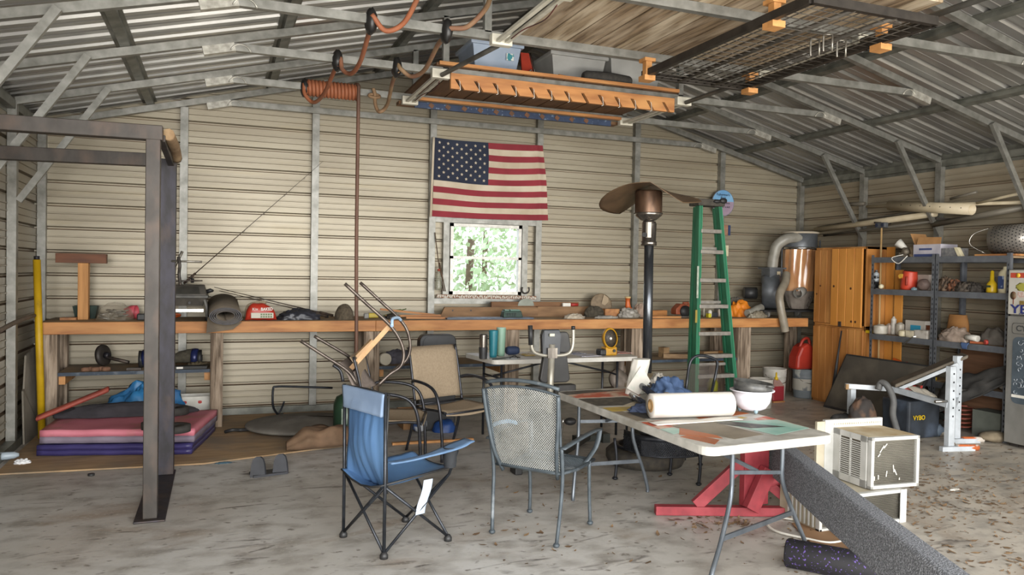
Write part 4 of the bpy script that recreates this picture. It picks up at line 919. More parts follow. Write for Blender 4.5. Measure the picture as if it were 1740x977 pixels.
# ---------------------------------------------------------------- air hose
rub = M('orange_air_hose', '#9c5f40', '#875036', sc=(7, 7, 7), rough=.6, c3='#705545', lo3=.5, hi3=.65, sc3=(3, 3, 3))
tanh_ = M('dusty_tan_hose', '#927759', '#7a5f46', sc=(7, 7, 7), rough=.7, c3='#7d5a45', lo3=.55, hi3=.65, sc3=(3, 3, 3))
tape = M('black_tape', '#1d1c1b', '#262524', rough=.4)
hr = .017
def loop(t, pts, mt): part('loop', MB().tube(spline([V(p) for p in pts], 8), hr, 10), mt, t)
ha = thing('air_hose', 'orange air hose looped between the trusses and wound into a coil', 'air hose', (.95, 7.1, TZ - .1))
zc = TZ
A0 = V((.91, 5.0, zc)); B0 = V((.84, 6.05, zc)); C0 = V((.70, 7.1, zc))
loop(ha, [Y(718, -30, 4.6), Y(708, 0, 4.75), Y(685, 40, 4.9), Y(655, 52, 4.97), Y(632, 25, 4.99)], rub)
loop(ha, [A0 + V((0, .0, -.05)), Y(626, 60, 5.2), Y(612, 105, 5.6), Y(597, 125, 5.9), Y(582, 118, 6.0), B0 + V((.02, 0, .0))], rub)
loop(ha, [B0 + V((.0, 0, -.05)), Y(566, 125, 6.3), Y(550, 160, 6.8), Y(533, 174, 7.02), Y(518, 160, 7.08), C0 + V((-.01, -.0, .02))], rub)
# coil round the tie beam
pts = []; nt_ = 15; xa_, xb_ = Y(516, 150, 7.15).x, Y(608, 160, 7.15).x
for i in range(nt_ * 14 + 1):
    f = i / (nt_ * 14); a = f * nt_ * 2 * PI; pts.append((xa_ + (xb_ - xa_) * f, 7.15 + .056 * math.cos(a), zc + .062 * math.sin(a) - .005))
part('coil', MB().tube(pts, hr * 1.0, 7), rub, ha)
xh = Y(609, 160, 7.09).x
part('hanging_end', MB().tube(spline([(xh - .02, 7.14, zc + .065), (xh, 7.09, zc + .04), (xh, 7.085, zc - .1), (xh + .0, 7.08, 1.8), (xh + .01, 7.07, .9), (xh + .015, 7.07, .28)], 8), hr, 10), M('brown_hose', '#6b4c3c', '#573d30', sc=(7, 7, 3), rough=.6), ha, 'dusty brown hanging end')
hb = thing('air_hose', 'dusty tan air hose in three loops left of the lower loft', 'air hose', (1.35, 6.1, TZ - .2))
A1 = V((1.42, 5.0, zc)); B1 = V((1.31, 6.05, zc)); C1 = V((1.34, 7.1, zc))
loop(hb, [Y(836, -15, 4.6), Y(825, 15, 4.8), Y(795, 45, 4.92), Y(770, 48, 4.98), A1 + V((0, 0, .0))], tanh_)
loop(hb, [A1 + V((0, 0, -.05)), Y(745, 75, 5.3), Y(722, 118, 5.75), Y(700, 130, 5.95), Y(682, 118, 6.0), B1 + V((.0, 0, .0))], tanh_)
loop(hb, [B1 + V((0, 0, -.05)), Y(667, 140, 6.4), Y(658, 178, 6.9), Y(645, 190, 7.0), Y(638, 178, 7.05), Y(637, 160, 7.07), Y(634, 150, 7.07)], tanh_)
part('knot', MB().tube([V(p) for p in arc(Y(636, 163, 7.07), .05, 0, 2 * PI, 14, ax=(1, 0, 0), ay=(0, .3, .35))], .014, 8), tanh_, hb)
for i, (c, h) in enumerate(((A0, ha), (B0, ha), (C0, ha), (A1, hb), (B1, hb))):
    s_ = 1.0
    part('tape_wrap', MB().ball(c + V((0, .05, -.01)), (.042, .075, .085), 10, 8, amp=.2, fr=3, seed=i), tape, h, 'black tape wrap')
# ---------------------------------------------------------------- blue camping chair
bt1 = M('black_tube', '#26282c', '#34373c', sc=(20, 20, 20), rough=.35, metal=.5)
bl1 = M('blue_nylon', '#44658d', '#557699', sc=(3, 3, 2), rough=.7); bl2 = M('light_blue_nylon', '#8092aa', '#70839d', sc=(4, 4, 4), rough=.75)
t = thing('camping_chair', 'blue folding camping chair with a pale headband and dangling white tag, front left', 'camping chair', (.93, 4.17, 0), world=False, rz=math.radians(-68.9))
w = .208; sz_ = .392
for sx in (-1, 1):
    part('back_post', MB().tube([(sx * w, -w, .02), (sx * w, -w, .38), (sx * w, -w - .005, .86 + (.005 if sx > 0 else 0))], .0095, 8), bt1, t)
hubs = [(-w, -w), (w, -w), (w, w), (-w, w)]
for i in range(4):
    (xa, ya), (xb, yb2) = hubs[i], hubs[(i + 1) % 4]
    out = .008
    part('cross_leg', MB().tube([(xa, ya, .025), (xb, yb2, sz_ - .02)], .008, 7), bt1, t)
    part('cross_leg', MB().tube([(xb, yb2, .025), (xa, ya, sz_ - .02)], .008, 7), bt1, t)
for x, y in hubs: part('foot', MB().lathe((x, y, 0), [(0, 0), (.022, 0), (.022, .018), (.012, .035), (0, .035)], 12), black_m, t)
def cb(u, v):
    x = (-w + .0) + 2 * w * u; s = math.sin(PI * u)
    z = .335 + .50 * v; y = -w + .0 - .055 * s * math.sin(PI * min(1, v * 1.1)) * (1 if 1 else 0) + .055 * s * (1 - v) ** 2 + .011 * noise.noise(V((u * 11, v * 2.2 + u * 2, 2))) * (v < .8) + .005 * noise.noise(V((u * 24, v * 3, 5)))
    pinch = .02 * math.sin(PI * v) * math.cos(PI * u)
    return V((x + pinch, y + .015, z))
part('back_fabric', MB().grid(lambda u, v: cb(u, v * .83), 24, 22, th=.004), bl1, t)
part('headband', MB().grid(lambda u, v: cb(u, .80 + .24 * v) + V((0, -.022 + .01 * 1, 0)) * (1), 24, 8, th=.024), bl2, t, 'pale blue headband')
part('back_trim', MB().tube([cb(0, .0), cb(0, .5), cb(0, 1.03), cb(.5, 1.04), cb(1, 1.03), cb(1, .5), cb(1, 0)], .006, 6), black_m, t)
def cs(u, v):
    x = -w + 2 * w * u; y = -w + 2 * w * v + .06 * (v - .3); s = math.sin(PI * u)
    z = sz_ - .01 - .075 * s * (.35 + .65 * math.sin(PI * min(1, v * .9 + .1))) + .03 * v + .004 * noise.noise(V((u * 8, v * 8, 5)))
    return V((x, y, z))
part('seat_fabric', MB().grid(cs, 20, 20, th=.005), bl1, t)
part('seat_trim', MB().tube([cs(0, 0), cs(.25, 0), cs(.5, 0), cs(.75, 0), cs(1, 0), cs(1, .5), cs(1, 1), cs(.75, 1), cs(.5, 1), cs(.25, 1), cs(0, 1), cs(0, .5)], .006, 6, closed=True), black_m, t)
for sx in (1,):
    fr0 = V((sx * w, w, sz_)); ft = V((sx * (w + .02), w + .09, .545))
    part('arm_strut', MB().tube([(sx * w, w, sz_ - .02), (sx * (w + .01), w + .05, .50)], .008, 7), bt1, t)
    def am(u, v, sx=sx):
        wd = .022 + .035 * max(0, min(1, (u - .45) * 3)) * (1 if u < .92 else .7); y = -w + .02 + u * .53
        return V((sx * (w + .008) + (v - .5) * 2 * wd, y, .50 + .05 * u ** 1.5 - .012 * math.sin(PI * u)))
    part('armrest', MB().grid(am, 16, 4, th=.008), M('slate_blue_arm', '#506a88', '#5f7896', sc=(6, 6, 6), rough=.7), t)
    if sx > 0: part('cup_holder', MB().lathe((sx * (w + .008), w + .0, .415), [(.03, 0), (.036, .11), (.04, .11), (.034, 0)], 14), M('black_mesh', '#2b2d30', rough=.8, alpha=.75), t)
part('hang_tag', MB().grid(lambda u, v: V((w + .012 + .006 * math.sin(v * 6), -.02 + .06 * u + .05 * (1 - v), .37 - .18 * v)), 6, 10, th=.002), M('tag_white', '#b9c4d1', '#a5b2c2', sc=(14, 14, 40), rough=.6), t, 'dangling white care tag')

# ---------------------------------------------------------------- grey mesh patio chair
gm = M('weathered_grey_iron', '#50585d', '#3f464b', sc=(14, 14, 14), rough=.55, metal=.3, c3='#7d8285', lo3=.6, hi3=.7, sc3=(7, 7, 7))
mm = M('expanded_metal', '#a7a8a4', '#8e908c', sc=(9, 9, 9), rough=.5, metal=.4)
t = thing('patio_chair', 'grey expanded-metal patio armchair seen from behind, nearest chair to the painted table', 'patio chair', (1.773, 4.063, 0), world=False, rz=math.radians(-50.8))
w, d = .205, .225
def Tm(pts, r=.011, n=8): return MB().tube(spline(pts, 5), r, n)
def netting(f, nu, nv, th=.0016):
    """diamond lattice of flat strips on the surface f(u,v)"""
    mb = MB(); 
    for k in range(-nv, nu + 1):
        for sg in (1, -1):
            pts = []
            for j in range(nv + 1):
                i = k + j if sg > 0 else k + nv - j
                if 0 <= i <= nu: pts.append((i / nu, j / nv))
            if len(pts) < 2: continue
            P = [f(a, b) for a, b in pts]; mb.tube(P, th, 4, cap=False)
    return mb
for sx in (-1, 1):
    part('rear_leg', Tm([(sx * w, -d - .0, .01), (sx * (w + .01), -d + .02, .2), (sx * (w + .015), -d + .03, .38), (sx * (w + .02), -d - .0, .55)]), gm, t)
    part('front_leg', Tm([(sx * w, d, .01), (sx * (w - .005), d - .01, .2), (sx * w, d - .03, .39)]), gm, t)
    for y in (-d, d): part('foot', MB().ball((sx * w, y, .014), (.019, .019, .014), 10, 6), gm, t)
    part('back_upright', Tm([(sx * (w - .03), -d + .06, .36), (sx * (w - .005), -d - .01, .5), (sx * (w + .02), -d - .05, .7), (sx * (w + .03), -d - .075, .84)]), gm, t)
    part('arm', MB().grid(lambda u, v, sx=sx: V((sx * (w + .03 + .02 * math.sin(u * 3)) + (v - .5) * .034, -d - .01 + u * (2 * d + .06), .55 + .035 * math.sin(u * PI * .75))), 14, 2, th=.008), gm, t)
    part('arm_support', MB().grid(lambda u, v, sx=sx: V((sx * (w + .03 - .05 * u * u) + (v - .5) * .03, d + .05 - .05 * u ** 2 - .13 * max(0, u - .6), .575 - .2 * u)), 10, 2, th=.008), gm, t)
NETW = .0026
def bk(u, v):
    x = (-1 + 2 * u) * (w + .0 + .025 * v); y = -d + .045 - .1 * v - .03 * (1 - (2 * u - 1) ** 2) * .5
    return V((x, y, .40 + .44 * v + .03 * (1 - (2 * u - 1) ** 2) * v))
part('back_mesh', netting(bk, 30, 28, .0019), mm, t, 'pale diamond mesh')
part('back_rail', MB().tube([bk(i / 10, 1) + V((0, 0, .035)) for i in range(11)], .011, 8).tube([bk(0, .0), bk(0, .3), bk(0, .6), bk(0, 1)] + [bk(i / 10, 1) for i in range(1, 11)] + [bk(1, .6), bk(1, .3), bk(1, 0)], .008, 7).tube([bk(i / 10, 0) for i in range(11)], .008, 7), gm, t)
def st(u, v): return V(((-1 + 2 * u) * (w + .0), -d + .04 + 2 * d * v, .395 - .02 * math.sin(PI * v) + .012 * (v > .9) * -1))
part('seat_mesh', netting(st, 26, 30, .0022), gm, t)
part('seat_frame', MB().tube([st(0, 0), st(0, .5), st(0, 1), st(.5, 1), st(1, 1), st(1, .5), st(1, 0), st(.5, 0)], .01, 8, closed=True), gm, t)
solo('blue_napkin', MB().grid(lambda u, v: V((1.44 + .17 * u, 4.10 - .03 * u + .01 * v, .715 + .035 * math.sin(u * 2.4) + .022 * v)) - V((0, 0, .12)), 10, 3, th=.003), M('pale_blue_strap', '#7d9dbb', rough=.6), 'pale blue strap seen through the mesh chair back', 'strap')

# ---------------------------------------------------------------- tan sling chairs
sling = M('tan_sling', '#96856e', '#8c7b65', sc=(60, 60, 60), rough=.85); bt2 = M('dark_bronze_tube', '#2a2b2e', '#3a3b40', sc=(20, 20, 20), rough=.3, metal=.5)
def sling_chair(label, loc, rz):
    t = thing('sling_chair', label, 'patio chair', loc, world=False, rz=rz, group='tan sling patio chairs'); w = .25
    for s in (-1, 1):
        part('side_frame', Tm([(s * w, -.26, .86), (s * w, -.22, .7), (s * w, -.16, .42), (s * w, -.13, .37), (s * w, .1, .385), (s * w, .24, .38)], .0105), bt2, t)
        part('rear_leg', Tm([(s * w, -.16, .44), (s * w, -.2, .2), (s * w, -.27, .0)], .0115), bt2, t)
        part('arm', Tm([(s * (w + .0), -.20, .58), (s * (w + .04), -.12, .60), (s * (w + .05), .05, .59), (s * (w + .05), .16, .545), (s * (w + .045), .215, .43), (s * (w + .03), .235, .2), (s * (w + .03), .24, .0)], .0125), bt2, t)
    part('cross_bar', MB().tube([(-w, -.15, .395), (w, -.15, .395)], .009, 7).tube([(-w, .24, .37), (w, .24, .37)], .009, 7), bt2, t)
    def b(u, v): return V(((-1 + 2 * u) * w, -.165 - .085 * v - .012 * math.sin(PI * u) - (.035 * max(0, v - .85) / .15), .43 + .44 * v - .012 * (v > .9)))
    def s_(u, v): return V(((-1 + 2 * u) * w, -.12 + .37 * v, .39 - .018 * math.sin(PI * u) - .03 * max(0, v - .85) / .15))
    part('back_sling', MB().grid(b, 10, 14, th=.006), sling, t); part('seat_sling', MB().grid(s_, 10, 12, th=.006), sling, t)
    return t
sc1 = sling_chair('tan sling patio chair standing upright, facing forward, left of the grey mesh chair', (1.80, 6.06, 0), math.radians(-157))
sc2 = dup(sc1, (1.24, 5.74, 0), math.radians(-108), 'tan sling patio chair mostly hidden behind the blue camping chair')
# the chair turned upside down on top of it
t = thing('sling_chair', 'upturned sling patio chair with its curved legs in the air, behind the camping chair', 'patio chair', Y(640, 655, 5.7), group='tan sling patio chairs')
ud = M('worn_brown_tube', '#6c625a', '#4c443f', sc=(12, 12, 12), rough=.3, metal=.6)
for yy, pts in ((5.55, [(586, 482), (625, 518), (660, 550), (678, 575), (686, 600), (681, 622), (662, 636), (642, 655)]), (5.95, [(612, 480), (650, 515), (677, 540), (692, 562), (697, 590), (690, 612), (668, 630), (644, 655)])):
    part('leg_loop', Tm([Y(a, b, yy) for a, b in pts], .0125), ud, t)
for yy, pts in ((5.5, [(511, 579), (555, 607), (590, 630), (606, 652)]), (5.95, [(534, 571), (570, 592), (596, 608), (606, 618)])):
    part('side_frame', Tm([Y(a, b, yy) for a, b in pts], .012), ud, t)
part('side_frame', Tm([Y(566, 620, 5.45), Y(578, 630, 5.45), Y(583, 648, 5.45)], .011), bt2, t)
a, b, c, d_ = Y(575, 618, 5.6), Y(590, 608, 5.95), Y(640, 655, 5.95), Y(600, 660, 5.6)
grs = M('pinkish_grey_sling', '#90837a', '#7e726a', sc=(50, 50, 50), rough=.85)
part('seat_sling', MB().grid(lambda u, v: a.lerp(b, v).lerp(d_.lerp(c, v), u) + V((0, 0, .02 * math.sin(PI * u))), 8, 6, th=.006), grs, t)
part('back_sling', MB().grid(lambda u, v: Y(600, 632, 5.6).lerp(Y(616, 622, 5.95), v).lerp(Y(612, 662, 5.6).lerp(Y(637, 656, 5.95), v), u), 6, 4, th=.006), grs, t)
part('tape', Tm([Y(666, 554, 5.53), Y(667, 542, 5.6), Y(676, 540, 5.85), Y(681, 544, 5.93)], .012), M('blue_white_tape', '#a8c4e2', rough=.4), t, 'pale blue tie between the loops')
solo('pine_stick', MB().beam(Y(597, 626, 5.72), Y(664, 552, 5.62), .035, .035), M('raw_pine', '#cfa97e', '#bd956a', sc=(14, 14, 14), rough=.6), 'raw pine stick slanting up between the loops of the upturned chair', 'stick')
solo('pine_stick', MB().beam(Y(604, 606, 5.85), Y(632, 578, 5.86), .05, .02), M('raw_pine', '', ''), 'shorter pine stick behind the slanting one in the upturned chair', 'stick')

# ---------------------------------------------------------------- main painted table
TH = .672
Aq, Bq, Cq, Dq = V((2.19, 3.06, 0)), V((3.05, 3.13, 0)), V((3.02, 4.92, 0)), V((2.19, 4.84, 0))
def tq(u, v, z=TH): p = Aq.lerp(Bq, u).lerp(Dq.lerp(Cq, u), v); p.z = z; return p
t = thing('folding_table', 'paint-smeared white folding table in the foreground under the paper roll', 'table', (2.6, 3.98, 0))
tw = M('worn_white_table', '#b9b6ae', '#9d9a92', sc=(12, 12, 12), rough=.45, c3='#8a857b', sc3=(4, 4, 4), lo3=.5, hi3=.7)
def rrect(u0, u1, v0, v1, ru, rv, n=5):
    out = []
    for cx, cy, a0 in ((u1 - ru, v0 + rv, -PI / 2), (u1 - ru, v1 - rv, 0), (u0 + ru, v1 - rv, PI / 2), (u0 + ru, v0 + rv, PI)):
        for i in range(n + 1): a = a0 + PI / 2 * i / n; out.append((cx + ru * math.cos(a), cy + rv * math.sin(a)))
    return out
rr = rrect(0, 1, 0, 1, .08, .04)
part('tabletop', MB().prism([tq(u, v, TH - .045) for u, v in rr], (0, 0, .045)), tw, t, bevel=.006)
def patch(nm, uv, mt, lab, dz=.0006, k=[0]):
    k[0] += 1
    part(nm, MB().prism([tq(u, v, TH + .0003 * (k[0] % 5 + 1)) for u, v in uv], (0, 0, .0008)), mt, t, lab)
pr = M('paint_red', '#a8482f', '#b9a08a', sc=(9, 9, 9), rough=.5, lo=.45, hi=.6); pb = M('paint_black', '#2f2d2a', '#625e53', sc=(26, 26, 26), rough=.5, lo=.5, hi=.75)
py_ = M('paint_yellow', '#b99a3a', '#8f7f4f', sc=(9, 9, 9), rough=.5); pt_ = M('paint_teal', '#7ea79a', '#9fb8ab', sc=(7, 7, 7), rough=.5); po = M('paint_orange', '#a85a28', '#8f4c24', sc=(7, 7, 7), rough=.5)
pc = M('paint_cream', '#b3a68d', '#9d917b', sc=(7, 7, 7), rough=.5); pd = M('paint_tan_grey', '#857968', '#6f6556', sc=(5, 9, 5), rough=.6)
patch('paint_patch', [(.02, .90), (.7, .97), (.6, .80), (.03, .83)], pr, 'red paint smears at the far end')
patch('paint_patch', [(.02, .81), (.42, .79), (.5, .73), (.30, .63), (.02, .66)], pb, 'black speckled paint')
patch('paint_patch', [(.45, .80), (.56, .8), (.52, .66), (.28, .60), (.2, .63), (.42, .70)], pc, 'cream paint arc')
patch('paint_patch', [(.02, .62), (.45, .60), (.4, .54), (.02, .55)], py_, 'yellow paint band')
patch('paint_patch', [(.04, .53), (.4, .5), (.35, .42), (.04, .40)], pb, None)
patch('paint_patch', [(.02, .36), (.2, .37), (.22, .27), (.02, .26)], pr, None)
patch('paint_patch', [(.02, .25), (.12, .26), (.16, .2), (.02, .18)], pt_, 'teal paint')
patch('paint_patch', [(.05, .17), (.17, .25), (.26, .12), (.24, .08)], po, 'burnt orange wedge')
patch('paint_patch', [(.14, .28), (.48, .30), (.56, .08), (.30, .06)], pd, None)
patch('paint_patch', [(.02, .145), (.13, .16), (.2, .07), (.1, .03)], po, None)
patch('paint_patch', [(.02, .60), (.1, .60), (.1, .38), (.02, .38)], pd, None)
patch('paint_patch', [(.02, .98), (.3, .98), (.6, .93), (.02, .91)], pb, None)
patch('paint_patch', [(.62, .06), (.98, .1), (.97, .24), (.52, .28)], pt_, 'teal paint at the near end')
patch('paint_patch', [(.6, .16), (.86, .14), (.62, .27), (.48, .28)], pb, None)
patch('paint_patch', [(.82, .16), (.985, .10), (.985, .3), (.84, .28)], pr, 'faded red corner')
patch('paint_patch', [(.46, .32), (.95, .36), (.9, .42), (.5, .40)], po, None)
patch('paint_patch', [(.50, .28), (.82, .30), (.8, .32), (.5, .305)], py_, None)
gt = M('grey_table_tube', '#6a7076', '#585e64', sc=(12, 12, 12), rough=.35, metal=.5)
def at(p, z): return V((p.x, p.y, z))
nl, nr = V((2.33, 3.20, 0)), V((3.06, 3.37, 0)); ltn, rtn = tq(.14, .14), tq(.62, .17)
ltn, rtn = Y(1245, 760, 3.3), Y(1330, 750, 3.38)
nlf, nrf = Z(1209, 992), Z(1366, 925)
part('leg', Tm([at(ltn, TH - .045), at(ltn, .5), at(ltn.lerp(nlf, .05), .34), at(ltn.lerp(nlf, .55), .16), at(nlf, .05), at(nlf, 0)], .0125), gt, t)
part('leg', Tm([at(rtn, TH - .045), at(rtn, .5), at(rtn.lerp(nrf, .05), .36), at(rtn.lerp(nrf, .6), .16), at(nrf, .03), at(nrf, 0)], .0125), gt, t)
part('leg_brace', MB().beam(at(ltn.lerp(nlf, .5), .17), at(rtn.lerp(nrf, .5), .19), .012, .025), gt, t)
f1, f2 = Z(1100, 836), Z(985, 845)
g1, g2 = Y(1075, 705, 4.55), Y(1008, 700, 4.55)
part('leg', Tm([at(g1, TH - .045), at(g1, .48), at(g1.lerp(f1, .1), .36), at(g1.lerp(f1, .7), .16), at(f1, .03), at(f1, 0)], .0125), gt, t)
g2 = V((2.27, 4.62, 0)); f2 = V((2.19, 4.52, 0))
part('leg', Tm([at(g2, TH - .045), at(g2, .45), at(g2.lerp(f2, .1), .36), at(g2.lerp(f2, .7), .16), at(f2, .03), at(f2, 0)], .0125), gt, t)
part('leg_brace', MB().beam(at(g1.lerp(f1, .5), .22), at(g2.lerp(f2, .5), .22), .012, .025), gt, t)
part('leg_brace', MB().beam(at(g1, .50), at(g2, .50), .012, .022), gt, t)
part('fold_strut', MB().beam(tq(.3, .4, TH - .05), at(ltn.lerp(rtn, .5), .45), .012, .02).beam(at(ltn, .47), at(rtn.lerp(nrf, 0), .42), .012, .02), gt, t)
part('fold_strut', MB().beam(tq(.3, .66, TH - .05), at(g1.lerp(g2, .5), .5), .012, .02), gt, t)
# things on the table
z = TH + .002
pw = M('white_paper', '#d5d0c8', '#c5c0b8', sc=(6, 6, 6), rough=.8)
p0, p1 = Z(1105, 712, z), Z(1240, 708, z); r = .07
p0.z = p1.z = z + r + .006; 
t = thing('paper_roll', 'thick roll of white paper lying on the painted table', 'paper roll', (p0.lerp(p1, .5).x, p0.lerp(p1, .5).y, z))
part('roll', MB().lathe(p0, [(.036, 0), (r, 0), (r, (p1 - p0).length), (.036, (p1 - p0).length), (.036, 0)], 30, axis=p1 - p0), pw, t)
part('cardboard_core', MB().lathe(p0 - (p1 - p0).normalized() * .002, [(.028, 0), (.038, 0), (.038, (p1 - p0).length), (.028, (p1 - p0).length), (.028, 0)], 24, axis=p1 - p0), M('kraft_core', '#a28258', rough=.8), t, 'tan cardboard core')
q0, q1 = Z(1118, 722, z), Z(1262, 712, z)
part('loose_sheet', MB().grid(lambda u, v: at(q0.lerp(q1, u), z + .003 + .004 * math.sin(u * 9) * v) + V((-.02 + 0 * v, .10 * (v) - .03, 0)), 14, 4, th=.002), pw, t)
# bowl with pan
cb_ = V(Z(1277, 700, z)); cb_.z = z
bw = M('white_bowl', '#d9d6dc', '#cac8d0', sc=(5, 5, 5), rough=.3)
t = thing('white_bowl', 'large white plastic bowl on small feet at the back right of the table', 'bowl', cb_)
R_ = .118
part('bowl_shell', MB().lathe(cb_ + V((0, 0, .012)), [(0, 0), (.05, .0), (.082, .015), (.105, .05), (.114, .09), (.116, .118), (.132, .120), (.132, .126), (.112, .124), (.108, .09), (.1, .055), (.078, .022), (0, .008)], 36), bw, t)
for a in (.3, 2.3, 4.4): part('foot', MB().ball(cb_ + V((.07 * math.cos(a), .07 * math.sin(a), .016)), (.013, .013, .016), 8, 6), M('grey_blue_foot', '#7e9199', rough=.5), t)
ck = M('speckled_pan', '#3b3b3a', '#4d4c49', sc=(40, 40, 40), rough=.4)
c = cb_ + V((.0, .0, .125)); tl = V((.10, -.05, 1)).normalized()
t = thing('speckled_pan', 'dark speckled round pan sitting tilted in the white bowl', 'pan', c)
part('pan_body', MB().lathe(c, [(0, 0), (.092, .0), (.106, .012), (.112, .062), (.117, .062), (.111, .008), (.095, -.004), (0, -.004)], 32, axis=tl), ck, t)
part('pan_handle', MB().tube([c + V((.01, -.105, .045)), c + V((.015, -.135, .05)), c + V((.05, -.13, .045)), c + V((.06, -.09, .04))], .007, 7), ck, t)
# paper towel bag, bottles, blue cloth
c = Z(1080, 668, z); 
def ptw(u, v):
    a = u * 2 * PI; rr_ = .055 * (1 + .35 * math.sin(2 * a + 1) * (1 - v) + .2 * noise.noise(V((math.cos(a) * 2, math.sin(a) * 2, v * 3))))
    return c + V((rr_ * 1.15 * math.cos(a) + .04 * v, rr_ * math.sin(a), .235 * v))
mb = MB().grid(ptw, 28, 14); mb.prism([ptw(i / 28, 1) for i in range(28)], (0, 0, .002))
t = thing('paper_towel_roll', 'white printed paper towel roll standing at the far end of the table', 'paper towel', c)
tow = M('printed_towel', '#c9c4ba', '#a9b0a4', sc=(14, 14, 14), rough=.9, lo=.5, hi=.75); part('roll', mb, tow, t)
part('loose_sheet', MB().prism([c + V((-.11, -.07, .05)), c + V((-.02, -.075, .0)), c + V((.075, -.07, .09)), c + V((.0, -.07, .2))], (.0, .003, .0)), tow, t)
bb_ = M('glossy_black', '#20242b', '#2c3340', rough=.15, coat=.5)
for i, (pa, pb2, lab) in enumerate((((1072, 668), (1104, 690), 'lower glossy black bottle lying beside the towel roll'), ((1078, 655), (1112, 678), 'upper glossy black bottle lying beside the towel roll'), ((1098, 648), (1120, 664), 'farther small black bottle lying by the blue cloth'))):
    p, q_ = Z(*pa, z + .03 + .0 * i), Z(*pb2, z + .03); rr_ = .021
    p.z = z + rr_ + (.045 if i == 1 else 0); q_.z = z + rr_ + (.03 if i == 1 else 0)
    solo('black_bottle', MB().tube([p, p.lerp(q_, .15), p.lerp(q_, .2), q_], rr_, 14, rs=[rr_ * .7, rr_ * .75, rr_, rr_]), bb_, lab, 'bottle')
solo('blue_cloth', heap(Z(1135, 680, z), .14, .13, .15, 101, amp=.9, fr=4), M('denim_blue', '#2c3f5e', '#4a5f80', sc=(14, 14, 14), rough=.85), 'blue cloth bundle heaped behind the paper roll', 'cloth')
solo('brown_sponge', heap(Z(1133, 676, z + .055), .035, .03, .035, 103, amp=.4, fr=3), M('tan_sponge', '#7b6e58', '#685c48', sc=(30, 30, 30), rough=.9), 'tan lump on top of the blue cloth bundle', 'sponge')
solo('clear_wrap', heap(Z(1118, 655, z), .07, .07, .09, 104, amp=.7, fr=4), M('dull_clear_bag', '', ''), 'crumpled clear plastic between the towel roll and blue cloth', 'plastic film')
solo('navy_cloth', heap(Z(1095, 698, z), .10, .06, .045, 106, amp=.6, fr=4), M('navy_rag', '#2a3248', '#3c465c', sc=(12, 12, 12), rough=.85), 'dark navy rag at the left end of the paper roll', 'rag')

# ---------------------------------------------------------------- patio heater
hy = 5.25; hx = Y(1101, 560, hy).x
ss = M('brushed_stainless', '#8d8780', '#6c665f', sc=(30, 30, 4), rough=.25, metal=.9); br_ = M('bronze_shade', '#77614a', '#5f4c3a', sc=(6, 6, 6), rough=.4, metal=.5)
blk = M('dark_steel_tube', '#5a5d61', '#46494d', sc=(12, 12, 3), rough=.25, metal=.8)
t = thing('patio_heater', 'tall patio heater with a warped bronze shade behind the painted table', 'patio heater', (hx, hy, 0))
zp = lambda py, px=1100: Y(px, py, hy).z
part('base_disc', MB().lathe((hx, hy, 0), [(0, 0), (.185, 0), (.185, .06), (.17, .075), (0, .08)], 32), M('brown_plate', '#6b5a47', '#57493a', sc=(9, 9, 9), rough=.8), t)
for a_ in (.5, 2.6, 4.7): part('support_post', MB().tube([(hx + .15 * math.cos(a_), hy + .15 * math.sin(a_), .07), (hx + .15 * math.cos(a_), hy + .15 * math.sin(a_), .60)], .009, 8), blk, t)
part('tank_cover', MB().lathe((hx, hy, .56), [(.165, 0), (.175, .02), (.175, .07), (.12, .13), (.04, .16), (0, .16)], 32), M('hammered_bronze', '#97866b', '#83735b', sc=(9, 9, 9), rough=.4, metal=.4), t, 'tan hammered cover')
part('gas_tank', MB().lathe((hx, hy, .08), [(0, 0), (.09, 0), (.115, .05), (.115, .22), (.07, .29), (.03, .31), (0, .31)], 24), M('dark_tank', '#3b3934', '#4b4841', sc=(9, 9, 9), rough=.5), t)
part('pole', MB().cyl((hx, hy, .70), (hx - .008, hy, zp(412)), .037, 20), blk, t)
zc0 = zp(415)
part('control_box', MB().lathe((hx - .01, hy, zc0 - .01), [(0, 0), (.062, 0), (.062, .03), (.055, .035), (.058, .17), (.05, .19), (0, .19)], 20), ss, t)
part('control_label', MB().bb((hx - .062, hy - .066, zc0 + .05), (hx - .03, hy - .04, zc0 + .17)), M('pale_label', '#b9b1a4', rough=.5), t); part('gas_knob', MB().cyl((hx - .07, hy - .045, zc0 + .07), (hx - .095, hy - .07, zc0 + .07), .018, 12), black_m, t)
zb0 = zp(372)
part('burner_cone', MB().lathe((hx - .02, hy, zb0 - .02), [(.03, 0), (.06, .01), (.105, .045), (.115, .065), (.10, .07), (0, .07)], 28), ss, t, bevel=0)
part('burner_screen', MB().lathe((hx - .02, hy, zb0 + .045), [(.108, 0), (.106, .16), (.1, .175), (0, .175)], 28), M('heat_stained_mesh', '#67503f', '#4f3d31', sc=(20, 20, 9), rough=.4, metal=.7), t)
zr0 = zp(330)
def shade(u, v):
    a = u * 2 * PI; r = v * .39
    x, y = r * math.cos(a), r * math.sin(a)
    # folded: left half curls down towards the viewer, right half stays level
    z = .075 - .02 * v * v
    z -= (.03 if x < 0 else .01) * (abs(x) / .39) ** 2
    s__ = min(1, abs(x) / .24)
    z -= s__ * (.25 * (y + .37) if x < 0 else .20 * (.37 - y)) + .02 * (x / .39) ** 2
    k = 1.02
    return V((hx - .01 + .86 * x * k + .51 * y * .95, hy - .51 * x * k + .86 * y * .95, zr0 + z))
part('shade', MB().grid(shade, 48, 12, th=.003), br_, t, 'warped bronze shade')

